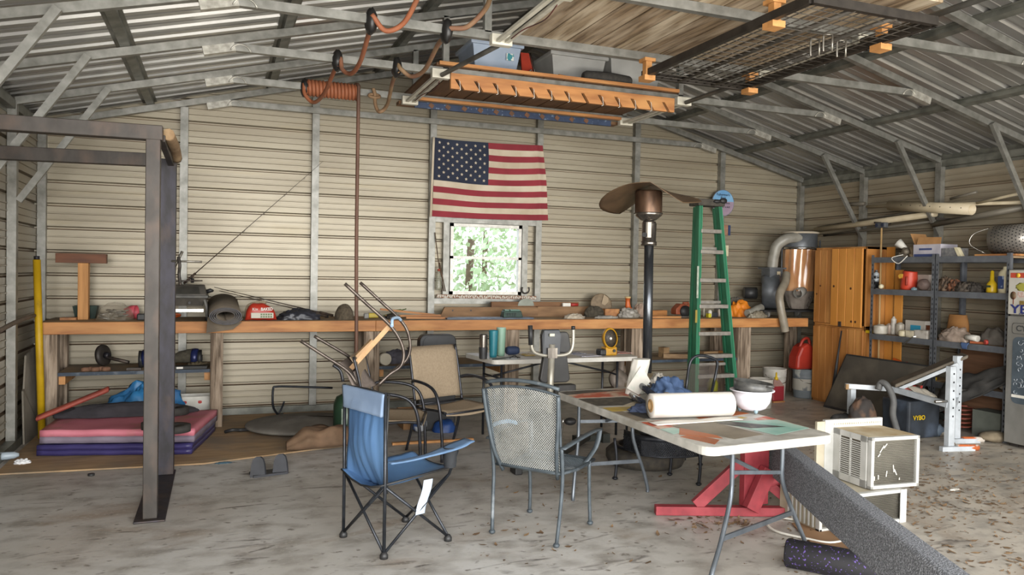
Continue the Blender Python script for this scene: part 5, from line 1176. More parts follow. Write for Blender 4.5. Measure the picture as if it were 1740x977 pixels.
# ---------------------------------------------------------------- green ladder
ly = 7.12
gr = M('ladder_green', '#1f5a40', '#2c6e50', sc=(12, 12, 3), rough=.5); al = M('dull_aluminium', '#9b958c', '#86817a', sc=(20, 20, 20), rough=.4, metal=.5)
t = thing('step_ladder', 'tall green fiberglass step ladder in front of the workbench', 'ladder', (Y(1215, 500, ly).x, ly, 0))
Lt, Lb = Y(1187, 345, ly), Y(1180, 640, ly); Rt, Rb = Y(1219, 345, ly), Y(1245, 640, ly)
def ext(a, b, z): f = (z - a.z) / (b.z - a.z); return a + (b - a) * f
zt_ = Lt.z; tilt = -.42
def yy(z): return ly - .10 + tilt * (1 - z / zt_) + .10
def lp(a, b, z): p = ext(a, b, z); return V((p.x, ly, z))
Ltop, Rtop = lp(Lt, Lb, zt_ - .02), lp(Rt, Rb, zt_ - .02); Lbot, Rbot = lp(Lt, Lb, .0), lp(Rt, Rb, .0)
part('front_rail', MB().beam(Ltop, Lbot, .075, .03, (1, 0, 0)), gr, t); part('front_rail', MB().beam(Rtop, Rbot, .03, .075, (0, 1, 0)), gr, t)
for p, q_ in ((Ltop, Lbot), (Rtop, Rbot)):
    part('rail_lip', MB().beam(p + V((.022, -.02, 0)), q_ + V((.022, -.02, 0)), .012, .045), M('ladder_green_lip', '#2f7a58', rough=.5), t)
    part('rear_rail', MB().beam(p + V((0, .06, -.02)), q_ + V((0, .11, 0)) , .03, .04), gr, t)
    part('rail_foot', MB().box(q_ + V((0, 0, .02)), (.06, .08, .04)), black_m, t)
for py in (392, 427, 475, 519, 565, 603, 637, 668):
    z = Y(1210, py, ly).z; a, b = lp(Lt, Lb, z), lp(Rt, Rb, z)
    part('step', MB().bb((a.x + .015, ly - .05, z - .03), (b.x - .01, ly + .04, z + .012)), al, t, bevel=.003)
for z in (.5, 1.2, 1.8):
    a, b = lp(Lt, Lb, z), lp(Rt, Rb, z); dy = .06 + .05 * (1 - z / zt_); part('rear_brace', MB().beam((a.x, ly + dy, z), (b.x, ly + dy, z), .02, .03), al, t)
part('ladder_cap', MB().bb((Ltop.x - .045, ly - .07, zt_ - .03), (Rtop.x + .05, ly + .12, zt_ + .045)), M('dusty_black_cap', '#38352f', '#4b463e', sc=(20, 20, 20), rough=.8), t, bevel=.01)
part('cap_lug', MB().ball((Rtop.x + .02, ly - .07, zt_ + .03), (.05, .03, .03), 10, 6, amp=.3).ball((Rtop.x - .06, ly - .07, zt_ + .02), (.05, .03, .02), 10, 6, amp=.3), black_m, t)
part('warning_label', MB().bb((Lt.x - .035, ly - .056, 1.25), (Lt.x - .012, ly - .05, 1.6)), M('faded_label', '#7f8a7c', '#a5ab9c', sc=(30, 30, 30), rough=.6), t)
part('warning_label', MB().bb((Lt.x - .045, ly - .056, .98), (Lt.x - .02, ly - .05, 1.12)), M('olive_label', '#8c7b35', rough=.6), t)

# ---------------------------------------------------------------- exercise bike
bc = M('bike_chrome_grey', '#a5a093', '#8e897d', sc=(9, 9, 9), rough=.35, metal=.4); 
by = 5.45; 
t = thing('exercise_bike', 'upright exercise bike with grey mast and black seat behind the mesh chair', 'exercise bike', (Y(940, 700, by).x, 5.5, 0))
P = lambda px, py, y=by: Y(px, py, y)
part('mast', MB().tube([P(932, 735), P(938, 585)], .026, 14), bc, t)
hb_ = [P(902, 560), P(903, 580), P(904, 592), P(910, 600), P(925, 604), P(950, 604), P(965, 601), P(972, 592), P(974, 578), P(974, 558)]
part('handlebar', Tm(hb_, .0145), bc, t)
part('grip', MB().tube([P(901, 553), P(902, 586)], .0185, 10), black_m, t); part('grip', MB().tube([P(974, 554), P(974, 560)], .0155, 10), black_m, t)
c = P(937, 582)
part('console', MB().prism([c + V((-.075, -.01, -.10)), c + V((.075, -.01, -.10)), c + V((.085, -.0, .06)), c + V((.07, .01, .10)), c + V((-.06, .01, .10)), c + V((-.078, -.0, .06))], (0, .05, 0)), M('console_black', '#1d1f22', '#26292d', rough=.4), t, bevel=.006)
part('console_screen', MB().bb((c.x - .02, c.y - .014, c.z + .05), (c.x + .02, c.y - .0, c.z + .07)), M('lcd_pale', '#b9b7a0', rough=.4), t, 'pale small screen'); part('console_bracket', MB().bb((c.x - .04, c.y - .03, c.z - .12), (c.x + .04, c.y - .012, c.z - .04)), ss, t)
by2 = 5.75; bks = M('vinyl_black', '#2c2b2a', '#393735', sc=(9, 9, 9), rough=.45)
def pad(cx, cy, hw, hh, y, th, rr=.3):
    c = V((cx, y, cy)); pts = rrect(-hw, hw, -hh, hh, hw * rr, hh * rr)
    return MB().prism([c + V((a * (1 if b < 0 else .8), 0, b)) for a, b in pts], (0, th, 0))
q_ = P(944, 625, by2); part('backrest_cushion', pad(q_.x, q_.z, .135, .125, by2, .05), bks, t, bevel=.01)
q_ = P(957, 582, by2 + .1); part('seat_cushion', pad(q_.x, q_.z, .075, .09, by2 + .1, .05, .6), bks, t, bevel=.01)
part('seat_post', MB().tube([P(945, 655, by2), P(942, 760, by2)], .022, 12), M('dark_bike_frame', '#33322f', rough=.5), t)
part('seat_base', MB().bb((P(895, 655, 5.9).x, 5.85, P(895, 668, 5.9).z), (P(975, 660, 5.9).x, 5.95, P(900, 655, 5.9).z)), bks, t, bevel=.01)
s0 = Z(877, 806); s1 = Z(992, 806); s1.y = s0.y = 5.25
part('stabiliser', MB().bb((s0.x, 5.22, .018), (s1.x, 5.30, .07)), M('dark_green_grey', '#3a3d38', '#2c2f2b', sc=(12, 12, 12), rough=.5), t)
for x in (s0.x + .01, s1.x - .01): part('end_cap', MB().bb((x - .03, 5.20, .0), (x + .03, 5.32, .085)), black_m, t, bevel=.01)
s2 = Z(1030, 750); part('stabiliser', MB().bb((s2.x - .32, 6.0, .018), (s2.x - .02, 6.07, .07)).bb((s2.x - .06, 5.98, .0), (s2.x + .01, 6.09, .08)), M('dark_green_grey', '', ''), t)
part('flywheel_cover', MB().prism([P(922, 705, 5.35), P(948, 705, 5.35), P(946, 770, 5.35), P(925, 775, 5.35)], (0, .3, 0)), M('cover_black', '#2c2a28', '#3a3835', sc=(9, 9, 9), rough=.5), t, bevel=.01)
part('main_beam', MB().beam((s0.x + .24, 5.26, .06), (s2.x - .18, 6.03, .06), .05, .05), M('dark_bike_frame', ''), t)
part('crank', Tm([P(947, 745, 5.33), P(953, 742, 5.33), P(957, 712, 5.3)], .008), chrome, t); c = P(969, 716, 5.3)
part('pedal', MB().ball(c, (.05, .035, .03), 14, 8), black_m, t)

# ---------------------------------------------------------------- white folding table at the back
TH2 = .74
t = thing('folding_table', 'clean white folding table set against the workbench behind the chairs', 'table', (2.95, 6.42, 0))
a, b, c, d_ = V((2.20, 6.14, 0)), V((3.62, 6.14, 0)), V((3.70, 6.74, 0)), V((2.12, 6.74, 0))
def q2(u, v, z): p = a.lerp(b, u).lerp(d_.lerp(c, u), v); p.z = z; return p
part('tabletop', MB().prism([q2(u, v, TH2 - .04) for u, v in rrect(0, 1, 0, 1, .03, .08)], (0, 0, .04)), M('white_table', '#c3bfb6', '#aeaaa1', sc=(7, 7, 7), rough=.5), t, bevel=.005)
dg = M('dark_table_leg', '#35363a', '#27282b', rough=.4, metal=.5)
for u, v in ((.09, .2), (.09, .8), (.88, .2), (.88, .8)): part('leg', MB().tube([q2(u, v, TH2 - .04), q2(u - .0, v, 0)], .012, 8), dg, t)
for u in (.09, .88): part('leg_brace', MB().tube([q2(u, .2, .56), q2(u, .8, .56)], .009, 7).tube([q2(u, .5, .56), q2(.5, .5, TH2 - .045)], .009, 7), dg, t)
z = TH2 + .001
def on2(px, y): return Y(px, 600, y).x
def cupm(nm, lab, px, y, py_top, r0, r1, mt, lidm=None):
    x = on2(px, y); h = Y(px, py_top, y).z - z; t = thing(nm, lab, 'tumbler', (x, y, z))
    part('body', MB().lathe((x, y, z), [(0, 0), (r0, 0), (r0 * 1.05, .02), (r1, h - .01), (r1, h), (r1 - .004, h), (r0 - .005, .02), (0, .02)], 22), mt, t)
    if lidm: part('lid', MB().lathe((x, y, z + h - .008), [(0, .003), (r1 + .001, 0), (r1 + .002, .01), (0, .014)], 22), lidm, t)
    return t
o = cupm('steel_tumbler', 'steel tumbler with a black sleeve at the left of the white table', 821, 6.25, 568, .03, .036, ss)
x = on2(821, 6.25); part('black_sleeve', MB().lathe((x, 6.25, z + .002), [(.034, 0), (.036, .05), (.038, .095), (.036, .10)], 20), black_m, o)
cupm('teal_tumbler', 'teal tumbler between the steel and mint tumblers', 838, 6.35, 561, .032, .042, M('teal_enamel', '#27707b', '#20616c', sc=(3, 3, 3), rough=.35))
cupm('mint_tumbler', 'tall mint green tumbler behind the teal one', 851, 6.45, 557, .034, .042, M('mint_enamel', '#7f9f8b', '#728f7d', sc=(3, 3, 3), rough=.4), M('mint_lid', '#93ad9d', rough=.4))
solo('blue_case', MB().tube([(on2(860, 6.5), 6.5, z + .04), (on2(864, 6.5), 6.5, z + .04), (on2(876, 6.5), 6.5, z + .04), (on2(881, 6.5), 6.5, z + .04)], .04, 12, rs=[.03, .04, .04, .03]), M('navy_nylon', '#27334d', rough=.7), 'soft navy blue case right of the mint tumbler', 'case')
solo('reading_glasses', MB().tube(spline([(on2(835, 6.2), 6.17, z + .006), (on2(858, 6.2), 6.2, z + .01), (on2(872, 6.2), 6.17, z + .02), (on2(885, 6.2), 6.22, z + .008)]), .004, 5).tube(spline([(on2(866, 6.2), 6.2, z + .006), (on2(873, 6.2), 6.18, z + .03), (on2(880, 6.2), 6.2, z + .006)]), .004, 5), black_m, 'thin black cable across the left of the white table', 'cable')
for i, (pa, pb2, yy0, cc, lab) in enumerate(((980, 1015, 6.3, '#a8a6b0', 'pale printed sheet left of the yellow fan'), (960, 990, 6.5, '#6f7180', 'blue-grey leaflet behind the bike handle'), (1040, 1068, 6.45, '#a3685c', 'reddish leaflet right of the yellow fan'), (885, 905, 6.45, '#a98f48', 'yellow envelope left of the bike grip'))):
    solo('paper_sheet', MB().box(((on2(pa, yy0) + on2(pb2, yy0)) / 2, yy0, z + .003 + .001 * i), (on2(pb2, yy0) - on2(pa, yy0), .16, .004), rz=.1), M('leaflet_%d' % i, cc, '#c9c5bf', sc=(20, 20, 20), rough=.8, lo=.5, hi=.6), lab, 'paper')
# yellow fan
x = on2(1034, 6.3); t = thing('jobsite_fan', 'yellow and black cordless fan on the right of the white table', 'fan', (x, 6.3, z))
fy = M('tool_yellow', '#b8871c', '#9f7416', sc=(9, 9, 9), rough=.45)
part('battery_base', MB().box((x + .005, 6.3, z + .04), (.12, .1, .08)), fy, t, bevel=.012); part('side_grip', MB().box((x - .075, 6.3, z + .03), (.07, .1, .06)), black_m, t, bevel=.015)
c = V((x - .01, 6.27, z + .16)); part('fan_ring', MB().lathe(c, [(.075, -.02), (.088, -.015), (.088, .03), (.075, .035)], 26, axis=(-.1, -1, .05), sx=.8, sy=1.1), fy, t)
part('grille', MB().lathe(c, [(0, .02), (.078, .015), (.078, .0), (0, .0)], 24, axis=(-.1, -1, .05), sx=.8, sy=1.1), M('grille_black', '#2a2824', '#4a4033', sc=(70, 70, 70), rough=.5), t); part('grille_hub', MB().ball(c + V((-.003, -.03, 0)), .014, 10, 6), white_p, t)
part('power_dial', MB().cyl((x + .03, 6.25, z + .045), (x + .03, 6.24, z + .045), .014, 12), black_m, t)

# ---------------------------------------------------------------- behind the chairs, under the bench
x0_, x1_ = Y(711, 600, 6.95).x, Y(773, 600, 6.95).x; zt_ = Y(740, 568, 6.95).z
t = thing('folding_chair_case', 'upright black moulded plastic case with a carry slot behind the tan chair', 'case', ((x0_ + x1_) / 2, 6.95, 0))
pts = rrect(x0_, x1_, 0, zt_, .06, .07)
part('shell', MB().prism([V((a, 6.9, b)) for a, b in pts], (0, .12, 0)), M('case_black', '#262627', '#323233', sc=(9, 9, 9), rough=.5), t, bevel=.012)
cx = (x0_ + x1_) / 2; part('carry_slot', MB().bb((cx - .07, 6.893, zt_ - .085), (cx + .04, 6.9, zt_ - .045)), M('slot_dark', '#0c0c0c', rough=.8), t)
part('moulded_panel', MB().prism([V((a * 1.0, 6.892, b)) for a, b in rrect(x0_ + .03, x1_ - .1, .1, zt_ - .02, .05, .06)], (0, .009, 0)), M('case_black', ''), t)
z = shelves[1]
solo('white_tub', MB().cyl((Y(650, 607, 7.7).x, 7.7, z + .062), (Y(650, 607, 7.7).x + .02, 7.62, z + .062), .06, 20), M('cream_tub', '#b5ad9b', rough=.5), 'cream round tub on its side on the middle shelf', 'tub')
solo('grey_cloth', heap((Y(678, 607, 7.8).x, 7.85, z), .19, .12, .13, 120, amp=.6, fr=5), M('charcoal_cloth', '#45434a', '#5a5860', sc=(12, 12, 12), rough=.9), 'bundle of dark grey cloth on the middle shelf', 'cloth')
z = shelves[2]
for nm, cpx, yy0, dx, dy, dz_, rz, lab in (('short upright', 1128, 7.8, .09, .09, .12, .2, 'square lumber block on the right shelf, left of the ladder'), ('', 1148, 7.7, .3, .09, .05, -.4, 'lumber offcut lying slanted on the right shelf'), ('', 1208, 7.8, .3, .09, .06, .1, 'rough old lumber piece on the right shelf behind the ladder'), ('', 1238, 7.7, .22, .09, .07, 0, 'orange lumber block at the right end of the shelf')):
    solo('lumber_offcut', MB().box((Y(cpx, 600, yy0).x, yy0, z + dz_ / 2), (dx, dy, dz_), rz=rz), wood if 'orange' in lab else M('dull_lumber', '#8f7453', '#745b3f', sc=(4, 20, 20), rough=.7), lab, 'block')
# green bottle, round cushion, brown bag, wheel chocks, stand
c = V((Y(590, 690, 6.9).x, 6.95, .016)); 
t = thing('green_tank', 'dark green plastic jug standing behind the blue camping chair', 'jug', c)
part('body', MB().lathe(c, [(0, 0), (.11, 0), (.115, .03), (.115, .27), (.09, .33), (.03, .36), (0, .36)], 22), M('bottle_green', '#26402e', '#1f3526', sc=(5, 5, 5), rough=.4), t)
part('label', MB().prism([c + V((-.06, -.113, .1)), c + V((-.01, -.118, .1)), c + V((.0, -.118, .24)), c + V((-.06, -.113, .24))], (0, -.002, 0)), M('grey_green_label', '#6f8070', '#9aa597', sc=(25, 25, 25), rough=.6), t)
c = V((.74, 7.28, .016))
def cush(u, v):
    a = u * 2 * PI; r = math.sin(v * PI); z = math.cos(v * PI)
    rr = (abs(r) ** .35) * .49
    return c + V((rr * math.cos(a) * 1.05, rr * math.sin(a) * .95, .038 - .038 * z + .012 * noise.noise(V((a, v * 3, 1))) * (v > .5) + (.035 * (1 - rr / .49) if v > .5 else 0)))
t = thing('floor_cushion', 'large round grey cushion lying flat on the plywood', 'cushion', c)
part('cushion', MB().grid(cush, 48, 20), M('grey_floor_cushion', '#615d56', '#6f6b63', sc=(8, 8, 8), rough=.85), t)
part('strap', Tm([c + V((-.45, -.1, .03)), c + V((-.55, -.05, .02)), c + V((-.62, -.08, .03)), c + V((-.68, -.05, .01))], .016), black_m, t)
def bagf(u, v):
    a = v * 2 * PI; s = math.sin(PI * min(1, max(0, .06 + u * .94))) ** .5; nz = 1 + .35 * noise.noise(V((u * 4, math.cos(a) * 1.5, math.sin(a) * 1.5)))
    x = .52 + .58 * u; y = 6.42 + .0 * u + math.cos(a) * .14 * s * nz + .06 * u; z = .015 + max(0, (.075 + math.sin(a) * .08) * s * nz + .05 * u * (math.sin(a) > 0))
    return V((x, y, z))
solo('duffel_bag', MB().grid(bagf, 30, 24), M('brown_canvas', '#7a604a', '#65503d', sc=(8, 8, 8), rough=.85), 'empty brown canvas bag lying on the plywood edge left of the camping chair', 'bag')
c = V((.345, 5.77, 0)); ch = M('chock_rubber', '#26272a', '#34353a', sc=(9, 9, 9), rough=.6)
t = thing('wheel_chock', 'pair of black rubber wheel chocks joined on one base on the concrete', 'wheel chock', c)
part('base', MB().box(c + V((0, 0, .008)), (.24, .13, .016), rz=.2), ch, t)
for s in (-1, 1):
    q_ = c + V((s * .078, s * .02, 0)); pts = [(-.05, 0), (-.052, .01), (-.044, .09), (-.034, .128), (-.015, .146), (.015, .146), (.034, .128), (.044, .09), (.052, .01), (.05, 0)]
    part('upright', MB().prism([q_ + V((a, -.05 + .0 * b, b)) for a, b in pts], (.01, .012, 0)).prism([q_ + V((-.048, -.05, .0)), q_ + V((-.048, .06, .0)), q_ + V((-.03, -.045, .11))], (.012, 0, 0)).prism([q_ + V((.036, -.05, .0)), q_ + V((.036, .06, .0)), q_ + V((.02, -.045, .11))], (.012, 0, 0)), ch, t)
t = thing('tube_stand', 'bent black tube frame standing along the back wall under the bench', 'tube frame', (.8, 7.9, 0))
part('frame_tube', Tm([Y(472, 705, 7.8), Y(464, 690, 7.75), Y(464, 662, 7.75), Y(470, 657, 7.75), Y(500, 657, 7.78), Y(565, 659, 7.8)], .011), bt1, t)
part('frame_tube', Tm([Y(473, 703, 7.8), Y(478, 695, 7.8), Y(483, 682, 7.78)], .009), bt1, t); part('foot_tube', MB().tube([Z(470, 707, .02), Z(480, 703, .02)], .012, 8), bt1, t)
solo('pine_strip', MB().box((1.75, 6.41, .012), (.72, .04, .02), rz=-.03), wood_o, 'thin pine strip lying on the concrete below the tan sling chair', 'strip')
solo('cardboard_box', tray(MB(), 1.62, 2.0, 7.0, 7.3, .0, .16, tp=.0), M('cardboard', '#94704d', '#80603f', sc=(5, 5, 5), rough=.85), 'low open cardboard box on the floor behind the tan chairs', 'box')
solo('blue_ball', MB().ball((1.74, 6.88, .075), .075, 18, 12), M('blue_white_ball', '#3a5380', '#b9bcc2', sc=(7, 7, 7), rough=.5, lo=.45, hi=.5), 'blue and white ball on the floor behind the tan chairs', 'ball')
solo('blue_helmet', heap((1.98, 6.86, 0), .12, .1, .11, 140, amp=.35, fr=2), M('royal_blue', '#1f3f78', '#2a4c88', rough=.4), 'blue bag on the floor right of the blue and white ball', 'bag')

# ---------------------------------------------------------------- lattice patio chair and tyre behind the table
li = M('black_iron', '#25262a', '#33353a', sc=(12, 12, 12), rough=.45, metal=.5)
t = thing('patio_chair', 'black iron patio chair with a lattice apron, behind the painted table', 'patio chair', (3.05, 4.75, 0))
legs = [Z(1046, 818), Z(1118, 838), Z(1138, 808), Z(1187, 825)]
legs = [V((2.74, 5.05, 0)), V((2.95, 4.62, 0)), V((3.42, 5.12, 0)), V((3.30, 4.62, 0))]
legs = [Z(1045, 815), Z(1187, 825), V((3.55, 5.05, 0)), Z(1138, 808)]
for p in legs: part('leg', Tm([V((p.x, p.y, .0)), V((p.x + .01, p.y, .15)), V((p.x, p.y + .02, .30))], .011), li, t); part('foot', MB().ball(V((p.x, p.y, .012)), (.022, .022, .012), 10, 6), li, t)
ap0 = [Y(1060, 730, 4.95), Y(1090, 735, 4.72), Y(1125, 742, 4.62), Y(1165, 750, 4.58), Y(1203, 762, 4.60)]
def apf(u, v):
    f = u * 4; i = min(3, int(f)); p = ap0[i].lerp(ap0[i + 1], f - i); return V((p.x, p.y, .315 - .1 * v))
part('apron', netting(apf, 44, 5, .004), li, t); part('apron_band', MB().grid(lambda u, v: apf(u, -.35 + .4 * v), 16, 1, th=.006).grid(lambda u, v: apf(u, 1.0 + .12 * v), 16, 1, th=.006), li, t)
sc_ = V((3.18, 4.85, .325)); part('seat_pan', MB().lathe(sc_, [(0, -.01), (.27, -.01), (.28, .01), (0, .012)], 30, sx=1, sy=.85), li, t)
t = thing('patio_chair', 'dark metal chair with an arched back facing away between table and ladder', 'patio chair', (3.9, 5.4, 0))
yb3 = 5.35
bkf = [Y(1162, 690, yb3 - .1), Y(1166, 660, yb3), Y(1171, 622, yb3), Y(1178, 608, yb3), Y(1192, 604, yb3), Y(1212, 609, yb3), Y(1219, 618, yb3), Y(1213, 650, yb3), Y(1206, 680, yb3 - .1)]
part('back_frame', Tm(bkf, .012), bt1, t)
def bfn(u, v): a = Y(1171, 618, yb3 + .01).lerp(Y(1216, 620, yb3 + .01), u); b = Y(1166, 668, yb3 + .01).lerp(Y(1208, 676, yb3 + .01), u); return a.lerp(b, v)
part('back_mesh', netting(bfn, 22, 26, .0012), M('brown_mesh', '#4b423c', rough=.6), t)
part('seat', MB().lathe(Y(1190, 672, yb3 - .02) + V((0, .1, -.1)), [(0, .1), (.15, .09), (.2, .0), (.19, -.02), (0, -.02)], 26), M('brown_seat', '#453a33', '#55483f', sc=(12, 12, 12), rough=.8), t)
qs = Y(1190, 672, yb3 - .02) + V((0, .1, -.12))
for sx in (-1, 1):
    for sy in (-1, 1): part('leg', MB().tube([V((qs.x + sx * .16, qs.y + sy * .15, qs.z + .01)), V((qs.x + sx * .2, qs.y + sy * .19, 0))], .012, 8), bt1, t)
c = V((hx, hy - .12, 0))
solo('car_tyre', MB().lathe(c + V((.0, .12, 0)), [(.19, .02), (.24, .0), (.29, .01), (.31, .05), (.31, .10), (.28, .13), (.22, .13), (.19, .115), (.2, .07), (.19, .02)], 40), M('tyre_rubber', '#34312d', '#474138', sc=(20, 20, 20), rough=.85), 'dusty tyre lying flat on the floor under the lattice chair', 'tyre')
solo('iron_ring', MB().lathe(c + V((.0, .12, .131)), [(.21, 0), (.23, 0), (.23, .02), (.21, .02), (.21, 0)], 40), li, 'dark metal hoop resting on the flat tyre', 'ring')
# engine part and buckets to the right of the white table
c = Y(1046, 650, 6.98); t = thing('small_engine', 'dirty cast metal engine part behind the right end of the white table', 'engine', (c.x, 6.98, 0))
em = M('cast_grey', '#7a6f65', '#5e554c', sc=(14, 14, 14), rough=.6, metal=.3)
part('block', MB().bb((c.x - .12, 6.88, 0), (c.x + .12, 7.08, .32)), em, t, bevel=.02); part('flywheel', MB().lathe((c.x - .03, 6.87, .42), [(0, .04), (.05, .04), (.1, .02), (.11, 0), (0, 0)], 20, axis=(0, -1, .3)), em, t)
part('cylinder', MB().lathe((c.x + .06, 6.98, .32), [(.06, 0), (.06, .1), (.035, .14), (.035, .32), (0, .32)], 16), em, t)
# ---------------------------------------------------------------- dust collector on the right end of the bench
dc = M('collector_grey', '#606367', '#4d5053', sc=(9, 9, 9), rough=.45, metal=.3)
cx, cy = 6.93, 7.82; zt_ = 2.07; R_ = .21
t = thing('dust_collector', 'dust collector with a clear wood-chip bag on the right end of the bench', 'dust collector', (cx - .15, cy, BT))
part('base_plate', MB().bb((6.22, 7.6, BT + .07), (7.18, 8.06, BT + .09)), black_m, t)
for x, y in ((6.32, 7.66), (7.08, 7.66), (6.32, 8.0), (7.08, 8.0)): part('caster', MB().cyl((x - .015, y, BT + .035), (x + .015, y, BT + .035), .035, 14).box((x, y, BT + .065), (.05, .05, .01)), grey_p, t)
part('filter_ring', MB().lathe((cx, cy, zt_ - .19), [(R_, 0), (R_, .17), (R_ + .012, .172), (R_ + .012, .195), (0, .20)], 32), dc, t)
part('top_band', MB().lathe((cx, cy, zt_ - .02), [(R_ + .004, 0), (R_ + .02, .0), (R_ + .02, .022), (R_, .026)], 32), M('canvas_band', '#a59a88', rough=.8), t, 'pale canvas band')
part('clamp_band', MB().lathe((cx, cy, zt_ - .22), [(R_ - .01, 0), (R_ + .006, .0), (R_ + .006, .03), (R_ - .01, .03)], 32), chrome, t)
def bagc(u, v):
    a = u * 2 * PI; w_ = 1 + .05 * math.sin(a * 11 + v * 3) * (1 - v) + .10 * noise.noise(V((math.cos(a) * 3, math.sin(a) * 3, v * 4))) * v
    rr_ = (R_ - .015) * (1 - .55 * max(0, v - .72) ** 1.2 / .28) * w_
    return V((cx + rr_ * math.cos(a), cy + rr_ * math.sin(a), zt_ - .21 - v * (zt_ - .21 - BT - .10)))
cw = M('wood_chips_in_bag', '#bd8d62', '#9d6c46', sc=(12, 12, 3), rough=.22, coat=.5, spec=.8); cp_ = M('clear_bag_bottom', '#948a80', '#786f66', sc=(9, 9, 9), rough=.2, alpha=.7)
part('chip_bag', MB().grid(lambda u, v: bagc(u, v * .70), 60, 26), cw, t, 'clear bag stained with wood chips')
part('bag_bottom', MB().grid(lambda u, v: bagc(u, .70 + v * .3), 60, 12), cp_, t, 'empty clear bottom of the bag')
for a in (2.6, -.72): part('support_rod', MB().tube([(cx + (R_ + .03) * math.cos(a), cy + (R_ + .0) * math.sin(a) - .02, BT + .09), (cx + (R_ + .03) * math.cos(a), cy + (R_ + .0) * math.sin(a) - .02, zt_ - .1)], .009, 8), dc, t)
bx_, bz_ = 6.52, BT + .32
part('blower_housing', MB().lathe((bx_, 7.86, bz_), [(0, .13), (.17, .13), (.22, .10), (.225, -.06), (.2, -.1), (0, -.1)], 30, axis=(.75, -.65, 0), sx=1, sy=1.0).bb((bx_ - .1, 7.76, bz_ + .1), (bx_ + .1, 7.92, bz_ + .29)), dc, t)
part('outlet_flange', MB().bb((bx_ - .13, 7.73, bz_ + .28), (bx_ + .13, 7.95, bz_ + .30)), dc, t); part('rating_label', MB().bb((bx_ + .01, 7.755, bz_ + .17), (bx_ + .06, 7.76, bz_ + .25)), M('cream_label', '#b9ad92', rough=.6), t)
part('motor', MB().cyl((bx_ - .12, 7.98, bz_ - .03), (bx_ - .26, 8.05, bz_ - .03), .075, 18), black_m, t)
part('outlet_hose', corr(MB(), [(bx_, 7.84, bz_ + .30), (bx_ + .005, 7.82, bz_ + .45), (bx_ + .03, 7.79, bz_ + .58), (bx_ + .12, 7.74, bz_ + .66), (bx_ + .24, 7.72, bz_ + .68), (bx_ + .36, 7.70, bz_ + .67)], .068, 18), hosem, t, 'grey ribbed hose')
part('hose_elbow', MB().tube([(bx_ + .34, 7.70, bz_ + .67), (bx_ + .46, 7.72, bz_ + .66)], .07, 18), dc, t)
part('inlet_pipe', MB().lathe((bx_ + .22, 7.62, bz_ - .02), [(.052, 0), (.062, 0), (.062, .22), (.052, .22), (.052, 0)], 20, axis=(.8, .4, .2)), M('grey_inlet', '#77746d', rough=.5), t)
x1_ = Y(1334, 470, 7.5).x; pts = [Y(1336, 466, 7.62), Y(1334, 480, 7.52), Y(1325, 500, 7.46), Y(1326, 520, 7.43), Y(1331, 545, 7.42), Y(1334, 563, 7.42)]
solo('flex_hose', corr(MB(), pts, .05, 16), M('tan_flex_hose', '#8b8374', '#746c5e', sc=(9, 9, 9), rough=.4), 'long grey ribbed hose hanging over the bench edge in front of the dust collector', 'hose')

# ---------------------------------------------------------------- pine cabinets
pine = M('knotty_pine', '#a8713a', '#8d5a2a', sc=(9, 9, 1.2), rough=.45, c3='#b98247', sc3=(5, 5, .8), lo3=.45, hi3=.6, coat=.15)
pinel = M('pale_knotty_pine', '#cb8c42', '#b87a33', sc=(9, 9, 1.2), rough=.4, c3='#a86a2a', sc3=(4, 4, .8), lo3=.55, hi3=.7, coat=.2)
knot = M('pine_knot', '#4a2c14', rough=.6)
def cabinet(label, z0, z1, yy0, yy1):
    t = thing('pine_cabinet', label, 'cabinet', (7.02, (yy0 + yy1) / 2, z0)); x = 6.82
    part('body', MB().bb((x, yy0, z0), (7.24, yy1, z0 + .03)).bb((x, yy0, z1 - .03), (7.24, yy1, z1)).bb((x, yy0, z0), (7.24, yy0 + .02, z1)).bb((x, yy1 - .02, z0), (7.24, yy1, z1)).bb((7.22, yy0, z0), (7.24, yy1, z1)), pine, t, bevel=.003)
    return t
def boards(t, nm, x, ya, yb_, z0, z1, n, mt, lab=None):
    mb = MB(); w = (yb_ - ya) / n
    for i in range(n): mb.bb((x, ya + i * w + .006, z0), (x + .018, ya + (i + 1) * w - .006, z1))
    mb.bb((x + .006, ya, z0), (x + .016, yb_, z1)); return part(nm, mb, mt, t, lab, bevel=.002)
ca = cabinet('lower pine cabinet of tongue-and-groove boards standing on the floor', 0.0, .925, 6.62, 7.42)
boards(ca, 'door', 6.80, 6.63, 7.41, .03, .91, 7, pine)
cb2 = cabinet('upper knotty pine cabinet with a lighter door, stacked on the lower one', .927, 1.86, 6.62, 7.42)
boards(cb2, 'fixed_panel', 6.80, 7.10, 7.41, .96, 1.83, 3, pine)
dr = boards(cb2, 'door', 6.775, 6.64, 7.11, .94, 1.84, 4, pinel, 'lighter door')
for yy0, z_ in ((6.72, 1.0), (6.78, 1.0), (7.06, 1.4), (6.80, 1.38)): part('knot', MB().lathe((6.7735, yy0, z_), [(0, .001), (.014, .001), (.014, -.001), (0, -.001)], 12, axis=(-1, 0, 0)), knot, dr)
part('latch', MB().bb((6.765, 6.93, .93), (6.775, 6.97, .99)), rust, cb2)
for z_, yy0 in ((1.4, 7.3), (1.3, 7.36)): part('knot', MB().lathe((6.7985, yy0, z_), [(0, .001), (.01, .001), (.01, -.001), (0, -.001)], 12, axis=(-1, 0, 0)), knot, cb2)
for i, (yy0, z1, lab) in enumerate(((6.57, 1.86, 'tall pine board standing between cabinet and steel shelves'), (6.42, 1.60, 'pine board standing behind the steel shelf post'), )):
    solo('pine_board', MB().bb((7.0 - .03 * i + .1, yy0 - .06, 0.0), (7.02 - .03 * i + .1, yy0 + .04, z1)), pinel, lab, 'board')
